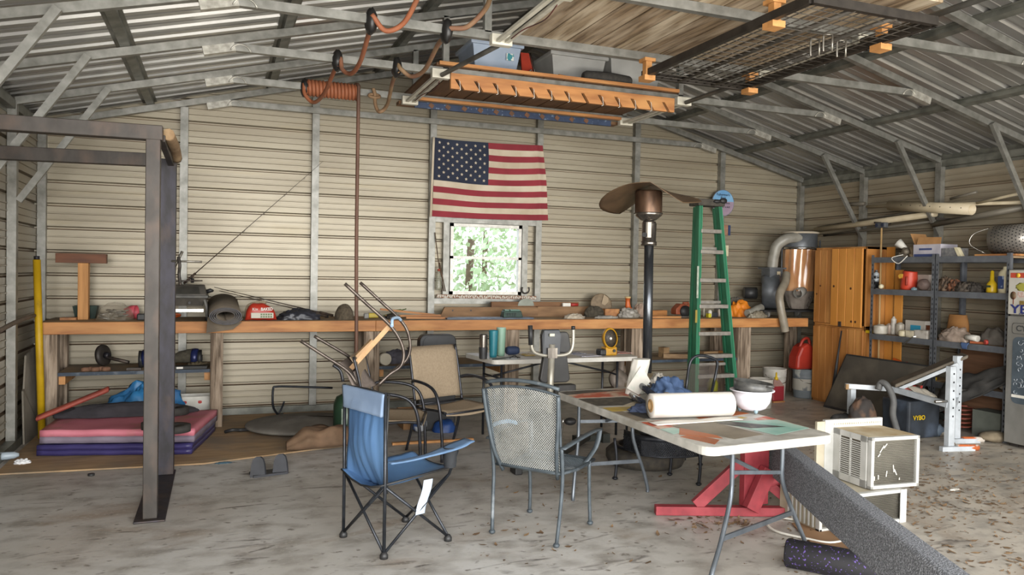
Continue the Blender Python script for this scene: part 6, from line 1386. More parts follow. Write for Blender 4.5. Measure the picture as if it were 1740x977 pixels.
solo('gun_case_rod', MB().tube([V((6.70, X(1412, 668, 6.70).y, .02)), X(1430, 562, 6.765)], .012, 8, rs=[.02, .008]).tube([V((6.70, X(1412, 668, 6.70).y - .03, .02)), X(1427, 580, 6.76)], .01, 8), black_m, 'slim black folded tripod rod leaning on the lower pine cabinet', 'rod')
# mop / brush on a pole
p0, p1 = X(1497, 470, 6.95), X(1498, 385, 6.95)
t = thing('scrub_brush', 'grey double-pad scrubber upside down on a tan pole above the cabinets', 'brush', (6.95, p0.y, .0))
part('pole', MB().tube([V((6.95, p0.y, .0)), p1], .011, 8), M('tan_pole', '#a98a5e', rough=.6), t)
part('head', MB().box(p1 + V((0, 0, .015)), (.06, .14, .06)), M('grey_pad_head', '#46484b', rough=.6), t, bevel=.012)
for s in (-1, 1): part('pad', MB().cyl(p1 + V((-.032, s * .04, .015)), p1 + V((-.036, s * .04, .015)), .02, 14), M('dark_blue_pad', '#22273a', rough=.6), t)

# ---------------------------------------------------------------- steel shelving
sm = M('shelf_grey_steel', '#6c6f74', '#5b5e63', sc=(12, 12, 12), rough=.45, metal=.4); hole = M('slot_shadow', '#17181a', rough=.9)
LV = (1.735, 1.385, .885, .465)
def unit(y0, y1, label):
    t = thing('shelving_unit', label, 'shelf', (7.0, (y0 + y1) / 2, 0), group=None)
    for yy0, s in ((y0, 1), (y1, -1)):
        for x, sx in ((6.8, 1), (7.2, -1)):
            po = part('post', MB().bb((min(x, x + sx * .003), min(yy0, yy0 + s * .035), 0), (max(x, x + sx * .003), max(yy0, yy0 + s * .035), 1.76)).bb((min(x, x + sx * .035), min(yy0, yy0 + s * .003), 0), (max(x, x + sx * .035), max(yy0, yy0 + s * .003), 1.76)), sm, t)
            mb = MB()
            if x == 6.8:
                for k_ in range(34): mb.box((x - .0008, yy0 + s * .018, .05 + k_ * .05), (.0012, .009, .022))
                part('slots', mb, hole, po)
    for z in LV:
        part('shelf_beam', MB().bb((6.797, y0, z - .06), (6.812, y1, z)).bb((7.188, y0, z - .06), (7.203, y1, z)), sm, t)
        part('shelf_board', MB().bb((6.81, y0 + .01, z - .02), (7.19, y1 - .01, z - .002)), plyw, t)
    return t
unit(5.725, 6.535, 'grey steel shelving unit nearest the pine cabinets, full of clutter')
unit(4.93, 5.715, 'grey steel shelving unit between the first unit and the steel fridge')
def S_(px, py, x=6.95): return X(px, py, x)
def sy(px, x=6.92): return X(px, 500, x).y
z1, z2, z3, z4 = LV
# top shelf
t = thing('work_light', 'white clamp lamp head lying on a tangle at the left of the top shelf', 'lamp', (6.92, sy(1537), z1))
c = V((6.92, sy(1530), z1 + .13)); part('lamp_head', MB().lathe(c, [(.02, -.06), (.03, -.02), (.052, .05), (.046, .05), (0, .0)], 18, axis=(-.3, .7, .6)), white_p, t)
part('clamp', MB().ball(c + V((0, -.06, -.07)), (.05, .05, .045), 12, 8, amp=.5, fr=5).box(c + V((0, -.04, -.105)), (.06, .1, .05)), M('tangle_grey', '#857b6c', '#5f574b', sc=(20, 20, 20), rough=.6, metal=.3), t)
part('cord', Tm([c + V((-.02, -.05, -.1)), c + V((-.14, -.0, -.14)), c + V((-.15, -.1, -.20)), c + V((-.14, -.2, -.12))], .005), white_p, t)
solo('paper_scrap', heap((6.95, sy(1552), z1), .09, .06, .13, 150, amp=.8, fr=5), M('brown_clutter', '#6e5d47', '#4e4232', sc=(20, 20, 20), rough=.8), 'brown crumpled packaging left of the open box on the top shelf', 'packaging')
ya, yb_ = sy(1603), sy(1557); x = 6.86
t = thing('cardboard_box', 'open white and blue printed cardboard box on the top shelf', 'box', (6.95, (ya + yb_) / 2, z1))
part('box_body', tray(MB(), x, 7.1, ya, yb_, z1, z1 + .13, tp=0), M('white_card', '#b1adb3', '#99959e', sc=(7, 7, 7), rough=.7), t)
part('side_print', MB().bb((x - .002, ya + .02, z1 + .0), (x, yb_ - .01, z1 + .03)).bb((x - .002, ya + .1, z1 + .07), (x, yb_ - .07, z1 + .09)), M('blue_print', '#3b4670', rough=.7), t)
kb = M('kraft_card', '#a57b4f', '#926b43', sc=(7, 7, 7), rough=.8)
part('box_flap', MB().prism([(x, ya, z1 + .13), (x, yb_ - .04, z1 + .13), (x + .02, yb_ - .04, z1 + .21), (x + .02, ya + .01, z1 + .20)], (.004, 0, 0)), kb, t, 'brown inner flap'); part('box_flap', MB().prism([(x + .02, yb_, z1 + .13), (7.1, yb_, z1 + .13), (7.1, yb_ + .06, z1 + .25), (x + .02, yb_ + .06, z1 + .25)], (0, .004, 0)), kb, t)
solo('printed_carton', MB().bb((6.86, sy(1631), z1), (7.02, sy(1605), z1 + .085)), M('grey_print_carton', '#56575a', '#7c7a78', sc=(25, 25, 25), rough=.7), 'low dark printed carton right of the open box', 'box')
solo('cream_strip', MB().prism([(6.85, sy(1640), z1), (6.85, sy(1634), z1), (6.85, sy(1627), z1 + .09), (6.85, sy(1632), z1 + .09)], (.05, 0, 0)), cream_p, 'cream curved plastic piece right of the printed carton', 'plastic piece')
mb = MB(); c0 = V((6.93, sy(1683), z1 + .155)); ax = V((.25, -1, .04)).normalized()
t = thing('drain_bucket', 'grey perforated metal bucket lying on its side at the right of the top shelf', 'bucket', (7.0, 5.1, z1))
part('drum', MB().lathe(c0, [(.125, 0), (.132, 0), (.138, .42), (.13, .42), (.125, 0)], 36, axis=ax), M('perforated_metal', '#97928a', '#85807a', sc=(9, 9, 9), rough=.35, metal=.6), t)
q_ = V((0, 0, 1)).rotation_difference(ax); mb = MB()
for i in range(12):
    for k_ in range(26):
        a = 2 * PI * (k_ + .5 * (i % 2)) / 26; p = c0 + q_ @ V((.1365 * math.cos(a), .1365 * math.sin(a), .04 + i * .03)); d = (q_ @ V((math.cos(a), math.sin(a), 0)))
        mb.lathe(p, [(0, .001), (.006, .001), (.006, -.001)], 6, axis=d)
part('perforations', mb, hole, t); part('bail_handle', Tm([c0 + V((-.0, .02, .12)), c0 + V((-.08, .14, .06)), c0 + V((-.10, .16, -.04)), c0 + V((-.03, .05, -.13))], .0045), chrome, t)
solo('flat_boards', MB().bb((6.83, sy(1735), z1), (7.1, sy(1665), z1 + .018)), wood_y, 'flat brown board under the perforated bucket', 'board')
# second shelf
def bottle(nm, lab, px, z, h, w, prof_, mt, x=6.9, cat='bottle', tilt=None, lean=None):
    t = thing(nm, lab, cat, (x, sy(px, x), z)); c = V((x, sy(px, x), z))
    part('body', MB().lathe(c, [(0, 0)] + [(w * a, h * b) for a, b in prof_], 20, axis=tilt or (0, 0, 1)), mt, t); return t, c
t, c = bottle('spray_can', 'black and white spray can at the left of the second shelf', 1488, z2, .21, .03, [(1, 0), (1, .8), (.8, .86), (.5, .88), (.5, 1), (0, 1)], M('can_print', '#1b1c1f', '#9aa0a4', sc=(6, 6, 22), rough=.35, lo=.5, hi=.55), cat='spray can')
solo('cream_ball', MB().ball((6.84, sy(1497, 6.84), z2 + .028), .028, 14, 10), cream_p, 'small cream ball beside the spray can', 'ball')
rdb = M('red_jug_plastic', '#b8402b', '#a63523', sc=(5, 5, 5), rough=.45)
t = thing('coffee_tub', 'red-orange plastic tub with a yellow label on the second shelf', 'tub', (6.9, sy(1545), z2)); c = V((6.9, sy(1545), z2))
part('body', MB().lathe(c, [(0, 0), (.07, 0), (.078, .02), (.08, .13), (.07, .19), (.07, .2), (0, .2)], 24, axis=(0, -.12, 1)), rdb, t)
part('label', MB().box(c + V((-.079, .03, .145)), (.006, .055, .05)), M('yellow_label', '#c39a3a', '#a3401f', sc=(40, 40, 40), lo=.5, hi=.6, rough=.6), t, 'yellow label'); part('grip_recess', Tm([c + V((-.078, -.05, .05)), c + V((-.083, -.055, .1)), c + V((-.078, -.05, .14))], .012), M('dark_red', '#8b2d1e', rough=.5), t)
solo('glass_beads', heap((6.84, sy(1553, 6.84), z2), .03, .03, .03, 160, amp=.8, fr=6), M('teal_glass', '#4f6b74', '#88959a', rough=.3, sc=(40, 40, 40)), 'small blue-grey lump at the shelf edge below the red tub', 'lump')
solo('white_carton', MB().bb((6.95, sy(1583, 7), z2), (7.1, sy(1556, 7), z2 + .165)), M('greyish_white_card', '#a3968c', '#8f8379', sc=(5, 5, 5), rough=.8), 'dull white carton behind the wrapped parcel, second shelf', 'box')
solo('tape_roll', MB().ball((6.88, sy(1574), z2 + .06), (.05, .07, .06), 16, 10, amp=.15), M('mauve_wrap', '#75645c', '#5f4f4a', sc=(20, 20, 20), rough=.6), 'rounded mauve wrapped parcel between tub and shelf post', 'parcel')
cl = [('coiled_rope', 1606, .10, .06, .14, '#6f5a48', 'brown tangle of rope left of the centre on the second shelf'), ('rusty_parts', 1622, .09, .07, .11, '#7d4f36', 'rusty orange heap of cable on the second shelf'), ('grey_rubble', 1640, .12, .09, .10, '#5c5248', 'grey brown heap of fittings on the second shelf'), ('dark_clutter', 1655, .08, .07, .09, '#3f3a35', 'dark clutter left of the yellow bottle')]
for i, (nm, px, rx, ry, h, cc, lab) in enumerate(cl):
    solo(nm, heap((6.93, sy(px), z2), ry, rx, h, 170 + i, amp=.9, fr=6), M('heap_' + cc[1:], cc, '#2f2a25', sc=(22, 22, 22), rough=.8), lab, 'clutter', kind='stuff')
yj = M('yellow_bottle', '#c2a21c', '#ad8f14', sc=(5, 5, 5), rough=.4)
t, c = bottle('glue_bottle', 'yellow squeeze bottle with pointed cap on the second shelf', 1685, z2, .215, .045, [(1, 0), (1.05, .05), (1, .38), (.6, .5), (.42, .55), (.35, .95), (0, 1)], yj)
part('dark_label', MB().box(c + V((-.045, 0, .06)), (.006, .04, .02)), M('green_black_label', '#2c3a2c', rough=.5), t)
t, c = bottle('oil_jug', 'cream oil bottle with a blue label beside the fridge', 1707, z2, .25, .055, [(1, 0), (1, .75), (.7, .85), (.35, .9), (.35, 1), (0, 1)], cream_p, x=6.9)
part('blue_label', MB().box(c + V((-.055, 0, .10)), (.006, .055, .12)), M('navy_print', '#2f3f66', '#8892a8', sc=(20, 20, 20), lo=.55, hi=.6, rough=.5), t)
# third shelf
solo('yellow_sponge', MB().bb((6.82, sy(1483, 6.84), z3), (6.87, sy(1475, 6.84), z3 + .03)), yj, 'small yellow block at the left end of the third shelf', 'block')
cj = M('cloudy_jar', '#b3aca0', '#938c80', sc=(14, 14, 14), rough=.3, alpha=.85)
for i, (nm, px, w_, h, cc, lab, cat) in enumerate((('plastic_tub', 1498, .075, .11, '#a8a296', 'cloudy plastic tub of screws, leftmost on the third shelf', 'tub'), ('wire_cage', 1513, .04, .12, '#a08d80', 'tall cloudy container right of the leftmost tub', 'container'), ('glue_gun_bottle', 1520, .028, .2, '#b8b2a8', 'white squeeze bottle rising above the tubs on the third shelf', 'bottle'), ('paper_cup', 1531, .045, .14, '#a89f90', 'pale open tub of odds and ends on the third shelf', 'tub'), ('cream_tub', 1537, .05, .07, '#c0b596', 'small cream tub at the front of the third shelf', 'tub'), ('square_tub', 1553, .05, .07, '#beb49c', 'square cream container below the blue box', 'container'), ('clear_drawer', 1572, .08, .085, '#aaa49c', 'clear plastic drawer near the shelf post, third shelf', 'box'))):
    x = 6.85 + (.12 if i in (1, 2, 3) else 0); c = V((x, sy(px, x), z3)); mt = M('jar_' + cc[1:], cc, '#8a8376', sc=(16, 16, 16), rough=.4, lo=.45, hi=.7)
    mb = MB().lathe(c, [(0, 0), (w_ * .8, 0), (w_, h * .1), (w_, h * .85), (w_ * .5, h * .93), (w_ * .4, h), (0, h)], 16) if nm not in ('clear_drawer', 'square_tub') else tray(MB(), x - .05, x + .08, c.y - w_, c.y + w_, z3, z3 + h, tp=.004)
    solo(nm if nm not in ('wire_cage', 'glue_gun_bottle', 'clear_drawer') else {'clear_drawer': 'plastic_box'}.get(nm, cat), mb, mt, lab, cat, bevel=.003)
t = thing('printed_box', 'white box with a bright blue band behind the tubs on the third shelf', 'box', (7.06, sy(1556, 7.05), z3))
part('box', MB().bb((7.0, sy(1573, 7.0), z3), (7.12, sy(1540, 7.0), z3 + .17)), M('dull_white', '#b0aaa0', rough=.6), t); part('blue_band', MB().bb((6.996, sy(1566, 7.0), z3 + .05), (7.0, sy(1549, 7.0), z3 + .12)), M('cyan_print', '#2f8bab', rough=.5), t)
solo('amber_bottle', MB().cyl((7.05, sy(1581, 7.05), z3), (7.05, sy(1581, 7.05), z3 + .13), .04, 16), M('brown_glass', '#5b3524', rough=.2, coat=.4), 'dark brown jar behind the shelf post', 'jar')
def kb_(u, v):
    a = u * 2 * PI; w_ = 1 - .35 * v ** 2 * (1 - .3) ; n_ = 1 + .12 * noise.noise(V((math.cos(a) * 1.5, math.sin(a) * 1.5, v * 2)))
    return V((7.03 + .06 * math.cos(a) * w_ * n_, sy(1626, 7.0) + .125 * math.sin(a) * w_ * n_, z3 + .26 * v))
mb = MB().grid(kb_, 24, 12); mb.prism([kb_(i / 24, 1) for i in range(24)], (0, 0, .002))
solo('kraft_bag', mb, M('brown_kraft', '#94683a', '#80572e', sc=(7, 7, 7), rough=.8), 'brown kraft paper bag standing on the third shelf', 'bag')
solo('clear_film', heap((6.9, sy(1628), z3), .08, .17, .14, 181, amp=.7, fr=4), M('shiny_film', '#a9988a', '#857567', sc=(12, 12, 12), rough=.2, alpha=.75), 'crinkled clear film in front of the kraft bag', 'plastic film')
solo('white_tube', MB().tube([(6.86, sy(1652), z3 + .055), (6.86, sy(1664), z3 + .055), (6.86, sy(1672), z3 + .05)], .03, 14), white_p, 'white capped tube lying on the third shelf right of the film', 'tube')
solo('red_cylinder', MB().tube([(6.84, sy(1676, 6.84), z3 + .026), (6.86, sy(1688), z3 + .028)], .024, 12), M('coral_red', '#b8453c', rough=.5), 'small coral red cylinder on the third shelf', 'cylinder')
solo('orange_scraper', MB().box((6.89, sy(1670), z3 + .012), (.06, .14, .02), rz=.3), M('dull_orange', '#9a5434', rough=.6), 'dull orange tool under the white tube', 'tool')
solo('grey_rags', heap((7.0, sy(1690, 7.0), z3), .08, .14, .16, 187, amp=.5, fr=3), M('dusty_grey', '#5d5750', '#4d4842', rough=.9), 'grey cloth heap on the third shelf against the fridge', 'cloth')
solo('blue_rag', MB().grid(lambda u, v: V((6.795 - .012 * math.sin(v * 3), sy(1643, 6.8) + .09 * (u - .5) * (1 - .5 * v), z3 + .005 - .06 * v)), 8, 6, th=.004), M('slate_blue_rag', '#3f5377', rough=.9), 'small blue rag hanging off the third shelf edge', 'rag')
solo('scraper_knife', MB().beam(X(1535, 586, 6.76), X(1552, 572, 6.79), .02, .008).beam(X(1552, 572, 6.79), X(1562, 571, 6.83), .012, .006), chrome, 'thin steel scraper poking off the third shelf edge', 'scraper')
# fourth shelf
solo('saw_guard', MB().lathe((6.95, sy(1518, 6.95), z4 + .02), [(.06, -.02), (.1, -.02), (.1, .02), (.06, .02)], 24, axis=(-1, .1, .1)).box((6.95, sy(1518, 6.95), z4 + .01), (.06, .16, .02)), grey_p, 'grey round saw guard at the left of the fourth shelf', 'guard')
for i, (nm, px, rx, h, cc, lab, cat) in enumerate((('red_drill', 1540, .08, .13, '#8e2a2c', 'red and white tool heap behind the dark screen', 'tool'), ('blue_tool', 1552, .06, .12, '#263a66', 'blue tool behind the dark screen', 'tool'), ('white_fitting', 1562, .07, .05, '#a59f95', 'pale fittings behind the dark screen', 'fitting'))):
    solo(nm, heap((6.93, sy(px), z4), .07, rx, h, 190 + i, amp=.8, fr=5), M('tool_' + cc[1:], cc, '#8f8a84' if i == 0 else '#2a2a2c', sc=(16, 16, 16), rough=.5, lo=.52, hi=.6), lab, cat)
solo('orange_pencil', MB().box((6.9, sy(1530), z4 + .15), (.02, .1, .02), rot=Matrix.Rotation(.2, 3, 'X')), oc, 'orange stick on top of the tools behind the dark screen', 'stick')
solo('plywood_board', MB().prism([(7.14, 5.68, .50), (7.14, 4.95, .50), (7.14, 4.95, .80), (7.14, 5.30, .84), (7.14, 5.68, .82)], (.012, 0, 0)), M('brown_plywood', '#6d4f39', '#5a3f2c', sc=(3, 3, 22), rough=.7), 'brown wavy-grained plywood panel at the back of the fourth shelf', 'board')
solo('plywood_board', MB().bb((7.10, 4.95, .02), (7.115, 5.68, .40)), M('brown_plywood', ''), 'brown plywood panel leaning at the back below the fourth shelf', 'board')
solo('yellow_screwdriver', MB().tube([(6.86, sy(1602), z4 + .02), (6.86, sy(1592), z4 + .02)], .016, 8), yj, 'yellow handle lying on the fourth shelf beside the post', 'handle tool')
solo('black_cloth', MB().grid(lambda u, v: V((6.78 - .20 * (1 - u) * math.sin(v * PI / 2) - .05 * noise.noise(V((u * 4, v * 4, 3))), 5.52 - .62 * u, z4 + .22 * u + .05 - (.34 - .16 * u) * v + .03 * noise.noise(V((u * 5, v * 5, 9))))), 24, 14, th=.01), M('black_fabric', '#232220', '#33312e', sc=(9, 9, 9), rough=.9), 'black cloth draped off the fourth shelf beside the fridge', 'cloth')
solo('rolled_pad', MB().cyl((6.9, 5.05, z4 + .05), (6.9, 4.96, z4 + .05), .045, 14), M('pale_roll', '#958d80', rough=.8), 'pale rolled thing on the fourth shelf beside the fridge', 'roll')
solo('floor_carton', MB().bb((6.85, 5.02, 0), (7.05, 5.30, .25)), M('grey_green_carton', '#5e6158', '#53564e', rough=.8), 'grey-green carton on the floor under the shelves', 'box')
solo('rope_coil', MB().tube([(6.95 + (.10 + .02 * math.sin(i * .7)) * math.cos(i * .45), 5.52 + (.15 + .02 * math.cos(i * .9)) * math.sin(i * .45), .02 + .003 * i) for i in range(80)], .008, 6), M('rust_red_cord', '#8a4a3a', '#70392c', sc=(9, 9, 9), rough=.7), 'rust red cord coiled under the shelves behind the weight bench', 'cord')
solo('blue_bucket_piece', MB().lathe((6.72, 5.42, 0), [(0, 0), (.05, 0), (.06, .12), (.055, .12), (0, .01)], 16), M('bright_blue_plastic', '#1f4f96', rough=.5), 'bright blue plastic cup on the floor behind the weight bench', 'cup')
solo('sand_bag', MB().ball((6.75, 5.0, .05), (.16, .1, .05), 18, 10, amp=.2, fr=3), M('sand_stone', '#776b57', '#675c4a', sc=(12, 12, 12), rough=.9), 'tan lumpy stone on the floor near the fridge', 'stone')
solo('rubble', heap((6.98, 5.0, 0), .13, .3, .01, 205, amp=.9, fr=8), M('brown_debris', '#4d4234', '#38302a', sc=(20, 20, 20), rough=.9), 'brown debris swept along the floor under the shelves', 'debris', kind='stuff')

# ---------------------------------------------------------------- fridge with stickers
fx = 6.7; fs = M('scuffed_fridge_panel', '#8b8983', '#76746e', sc=(5, 5, 3), rough=.35, metal=.4); fy0, fy1 = 4.1, 4.87
t = thing('steel_fridge', 'tall silver fridge covered in stickers at the far right edge', 'fridge', (6.98, 4.5, 0))
part('cabinet', MB().bb((fx + .03, fy0, .03), (7.24, fy1, 1.61)), M('fridge_side', '#6b6964', '#5b5954', rough=.4, metal=.4), t, bevel=.01)
part('lower_door', MB().bb((fx, fy0, .035), (fx + .028, fy1, 1.185)), fs, t, bevel=.006); part('upper_door', MB().bb((fx, fy0, 1.20), (fx + .028, fy1, 1.60)), M('white_upper_door', '#a9a59b', '#9a968c', sc=(5, 5, 5), rough=.4), t, bevel=.006)
part('foot', MB().bb((fx + .05, fy1 - .1, 0), (fx + .15, fy1 - .03, .03)), rust, t); part('foot', MB().bb((fx + .05, fy0 + .03, 0), (fx + .15, fy0 + .1, .03)), rust, t)
FX = (0, -1, 0); navy = M('navy_letters', '#262d63', rough=.5)
text_mesh('lettering', 'YETI', (fx - .003, fy1 - .165, 1.245), FX, (0, 0, 1), .11, navy, t, bold=True, width=.27)
text_mesh('lettering', 'COOLERS', (fx - .003, fy1 - .19, 1.207), FX, (0, 0, 1), .022, navy, t, width=.16)
so = part('sticker', MB().bb((fx - .003, fy1 - .16, 1.53), (fx, fy1 - .02, 1.575)), M('red_sticker', '#a3402e', rough=.5), t, 'red and yellow sticker'); part('sticker_emblem', MB().lathe((fx - .004, fy1 - .09, 1.552), [(0, .001), (.02, .001), (.02, -.001)], 14, axis=(-1, 0, 0)), M('sticker_yellow', '#c9a12f', rough=.5), so)
part('sticker', MB().lathe((fx - .002, fy1 - .05, 1.37), [(0, .001), (.028, .001), (.028, -.001)], 16, axis=(-1, 0, 0), sx=1.3, sy=1).bb((fx - .003, fy1 - .055, 1.29), (fx, fy1 - .048, 1.35)), M('rose_red', '#7e2a2a', '#5a4a34', rough=.6, sc=(9, 9, 9)), t, 'dark red rose sticker')
part('sticker', MB().ball((fx, fy1 - .12, 1.45), (.003, .05, .035), 16, 10, amp=.5), M('leaf_yellow', '#8e8a3c', rough=.6), t, 'yellow-green sticker'); part('sticker', MB().bb((fx - .003, fy1 - .25, 1.49), (fx, fy1 - .19, 1.55)), M('red_sticker', ''), t)
part('sticker', MB().bb((fx - .003, fy1 - .2, 1.285), (fx, fy1 - .11, 1.325)), M('gold_sticker', '#6d5a2d', '#8e7840', sc=(30, 30, 30), rough=.5), t)
part('sticker', MB().bb((fx - .003, fy1 - .17, 1.355), (fx, fy1 - .09, 1.405)), M('pink_script', '#a88b82', '#b4aba0', sc=(60, 60, 60), lo=.5, hi=.55, rough=.6), t)
pl = part('name_plate', MB().prism([(fx - .004, fy1 - .07 - a, 1.075 + b) for a, b in rrect(-.02, .4, -.05, .05, .02, .02)], (.004, 0, 0)), M('grey_plate_edge', '#4a4a47', rough=.5), t)
part('plate_face', MB().prism([(fx - .006, fy1 - .07 - a, 1.075 + b) for a, b in rrect(-.014, .39, -.044, .044, .02, .02)], (.002, 0, 0)), fs, pl)
text_mesh('lettering', 'CYCLONE', (fx - .008, fy1 - .26, 1.075), FX, (0, 0, 1), .07, M('plate_letters', '#3c3d3c', rough=.5), t, bold=True, width=.34)
fp = part('floral_panel', MB().prism([(fx - .004, fy1 - .06 - a, .70 + b) for a, b in rrect(0, .5, -.3, .3, .05, .05)], (.004, 0, 0)), M('embossed_panel', '#566068', '#454e55', sc=(8, 8, 8), rough=.4, metal=.3), t, 'embossed dark floral panel')
mb = MB(); rn = random.Random(8)
for q_ in range(80):
    c = V((fx - .006, fy1 - .09 - rn.random() * .42, .43 + rn.random() * .54)); r = rn.uniform(.012, .035); a0 = rn.random() * 6.28
    mb.tube([c + V((0, r * (1 - i / 14) * math.cos(a0 + i * .5), r * (1 - i / 14) * math.sin(a0 + i * .5))) for i in range(9)], .0035, 5)
part('scrollwork', mb, M('pale_scrolls', '#8f959a', rough=.35, metal=.4), fp); part('white_band', MB().bb((fx - .007, fy1 - .55, .455), (fx - .003, fy1 - .065, .48)), white_p, fp)

# ---------------------------------------------------------------- pipes on the right wall
pvc = M('dusty_white_pvc', '#b5a88f', '#a09379', sc=(5, 5, 5), rough=.5); dpp = M('dusty_grey_conduit', '#6d675c', '#5a554b', sc=(5, 5, 5), rough=.5, metal=.2)
for i, (pa, pb2, xx, r, mt, lab) in enumerate(((((1473, 351)), (1740, 344), 7.13, .017, pvc, 'thin cream pipe running level along the right wall'), ((1385, 391), (1590, 363), 7.12, .034, pvc, 'cream pipe slanting from the dust collector up the right wall'), ((1585, 382), (1740, 352), 7.15, .03, dpp, 'grey brown pipe along the right wall above the perforated bucket'), ((1390, 386), (1740, 330), 7.18, .012, dpp, 'thin grey conduit along the right wall behind the cream pipes'), ((1400, 400), (1585, 376), 7.17, .016, dpp, 'lower thin grey conduit along the right wall'), ((1440, 347), (1470, 346), 7.16, .022, dpp, 'short grey pipe left of the thin cream pipe'), ((1615, 338), (1660, 326), 7.1, .014, dpp, 'short grey pipe with an end fitting high on the right wall'), ((1660, 345), (1740, 327), 7.1, .014, pvc, 'cream stick slanting up behind the rightmost brace'))):
    solo('wall_pipe', MB().tube([X(*pa, xx), X(*pb2, xx)], r, 12), mt, lab, 'pipe')
t = thing('drilled_pvc_pipe', 'fat cream drilled pipe lying on the wall brackets above the shelves', 'pipe', X(1580, 355, 7.08))
p0, p1 = X(1512, 349, 7.08), X(1652, 356, 7.05)
part('tube', MB().lathe(p0, [(.05, 0), (.056, 0), (.056, (p1 - p0).length), (.05, (p1 - p0).length), (.05, 0)], 24, axis=p1 - p0), pvc, t)
mb = MB()
for k_ in range(7): mb.ball(p0.lerp(p1, .2 + .12 * k_) + V((-.054, 0, .01)), (.004, .006, .006), 8, 4)
part('drill_holes', mb, hole, t)
for yy0 in (5.9, 6.7): solo('pipe_bracket', MB().bb((7.0, yy0 - .01, 2.13), (7.24, yy0 + .01, 2.15)), rust, 'rusty steel bracket holding pipes on the right wall, ' + ('nearer the viewer' if yy0 < 6 else 'farther from the viewer'), 'bracket')

# ---------------------------------------------------------------- floor things under the right end of the bench
def pail(nm, lab, c, r, h, mt, rim=True, cat='bucket'):
    t = thing(nm, lab, cat, c)
    part('body', MB().lathe(c, [(0, 0), (r * .88, 0), (r * .9, .01), (r * .97, h * .72), (r, h * .74), (r, h * .76), (r * .98, h * .78), (r, h * .84), (r * 1.01, h * .97), (r * 1.03, h), (r * .94, h), (r * .85, .02), (0, .015)], 28), mt, t)
    part('bail_handle', Tm([c + V((-r * 1.0, 0, h * .8)), c + V((-r * .7, -r * .75, h * .62)), c + V((0, -r * 1.05, h * .55)), c + V((r * .7, -r * .75, h * .62)), c + V((r * 1.0, 0, h * .8))], .004), chrome, t); return t
wpm = M('white_bucket', '#bdb8ae', '#a39e94', sc=(7, 7, 12), rough=.45); gpm = M('paint_stained_grey', '#6d7376', '#5d6265', sc=(7, 7, 7), rough=.6, c3='#9a9a92', sc3=(6, 6, 4), lo3=.55, hi3=.6)
c1 = Z(1293, 683); pail('plastic_bucket', 'white ribbed plastic bucket in front of the taller white bucket under the bench', V((Y(1293, 640, 7.12).x, 7.12, 0)), .135, .33, wpm)
pail('plastic_bucket', 'white lidded bucket behind, between the ribbed bucket and the red jug', V((Y(1316, 640, 7.62).x, 7.62, 0)), .14, .37, wpm)
GX = Y(1366, 640, 7.58).x
t = pail('plastic_bucket', 'paint-stained grey bucket under the red fuel can', V((GX, 7.58, 0)), .135, .34, gpm)
part('lid', MB().lathe((GX, 7.58, .335), [(0, .01), (.125, .01), (.14, 0), (.14, .015), (0, .02)], 28), gpm, t)
part('paint_label', MB().lathe((GX, 7.58, .1), [(.1335, 0), (.1345, .14)], 28), M('peeling_label', '#9a958a', '#5f6264', sc=(6, 6, 3), lo=.48, hi=.52, rough=.8), t)
fc = V((GX - .03, 7.58, .357)); rf = M('red_fuel_can', '#9c2f22', '#84271c', sc=(5, 5, 5), rough=.4)
t = thing('fuel_can', 'red plastic fuel can standing on the grey bucket beside the pine cabinet', 'fuel can', fc)
part('body', MB().prism([fc + V(p) for p in ((-.16, -.09, 0.0), (.12, -.09, 0), (.13, -.09, .2), (.08, -.09, .30), (0, -.09, .33), (-.09, -.09, .28), (-.15, -.09, .16))], (0, .18, 0)), rf, t, bevel=.03)
part('handle', Tm([fc + V((-.09, -.03, .24)), fc + V((-.03, -.03, .36)), fc + V((.05, -.03, .38)), fc + V((.08, -.03, .3)), fc + V((.09, -.03, .2))], .019), rf, t)
c = Z(1320, 683); rl = M('red_liquid_jug', '#8e2c33', '#7a242b', sc=(4, 4, 4), rough=.3, coat=.3)
t = thing('antifreeze_jug', 'clear jug of red fluid with a yellow spout beside the white buckets', 'jug', c)
part('wood_base', MB().box(c + V((0, .03, .008)), (.17, .14, .016)), wood_y, t)
part('fluid', MB().prism([c + V(p) for p in ((-.085, -.03, .016), (.085, -.03, .016), (.085, -.03, .20), (-.085, -.03, .20))], (0, .10, 0)), rl, t, bevel=.015)
part('shoulder', frus(MB(), c.x - .085, c.x + .085, c.y - .03, c.y + .07, .19, .27, .05, .035), M('clear_red_plastic', '#a58378', '#8f6f66', rough=.3, alpha=.8), t, bevel=.006)
part('spout', MB().lathe(c + V((0, .02, .26)), [(0, 0), (.022, 0), (.022, .03), (.012, .04), (.009, .09), (0, .095)], 14), yj, t, 'yellow spout')
solo('antifreeze_bottle', MB().lathe((5.60, 7.75, .0), [(0, 0), (.06, 0), (.065, .2), (.03, .26), (.025, .3), (0, .3)], 18), M('yellow_green_bottle', '#8d8a2e', '#6d6f26', sc=(5, 5, 5), rough=.4), 'yellow-green bottle standing behind the green ladder under the bench', 'bottle')
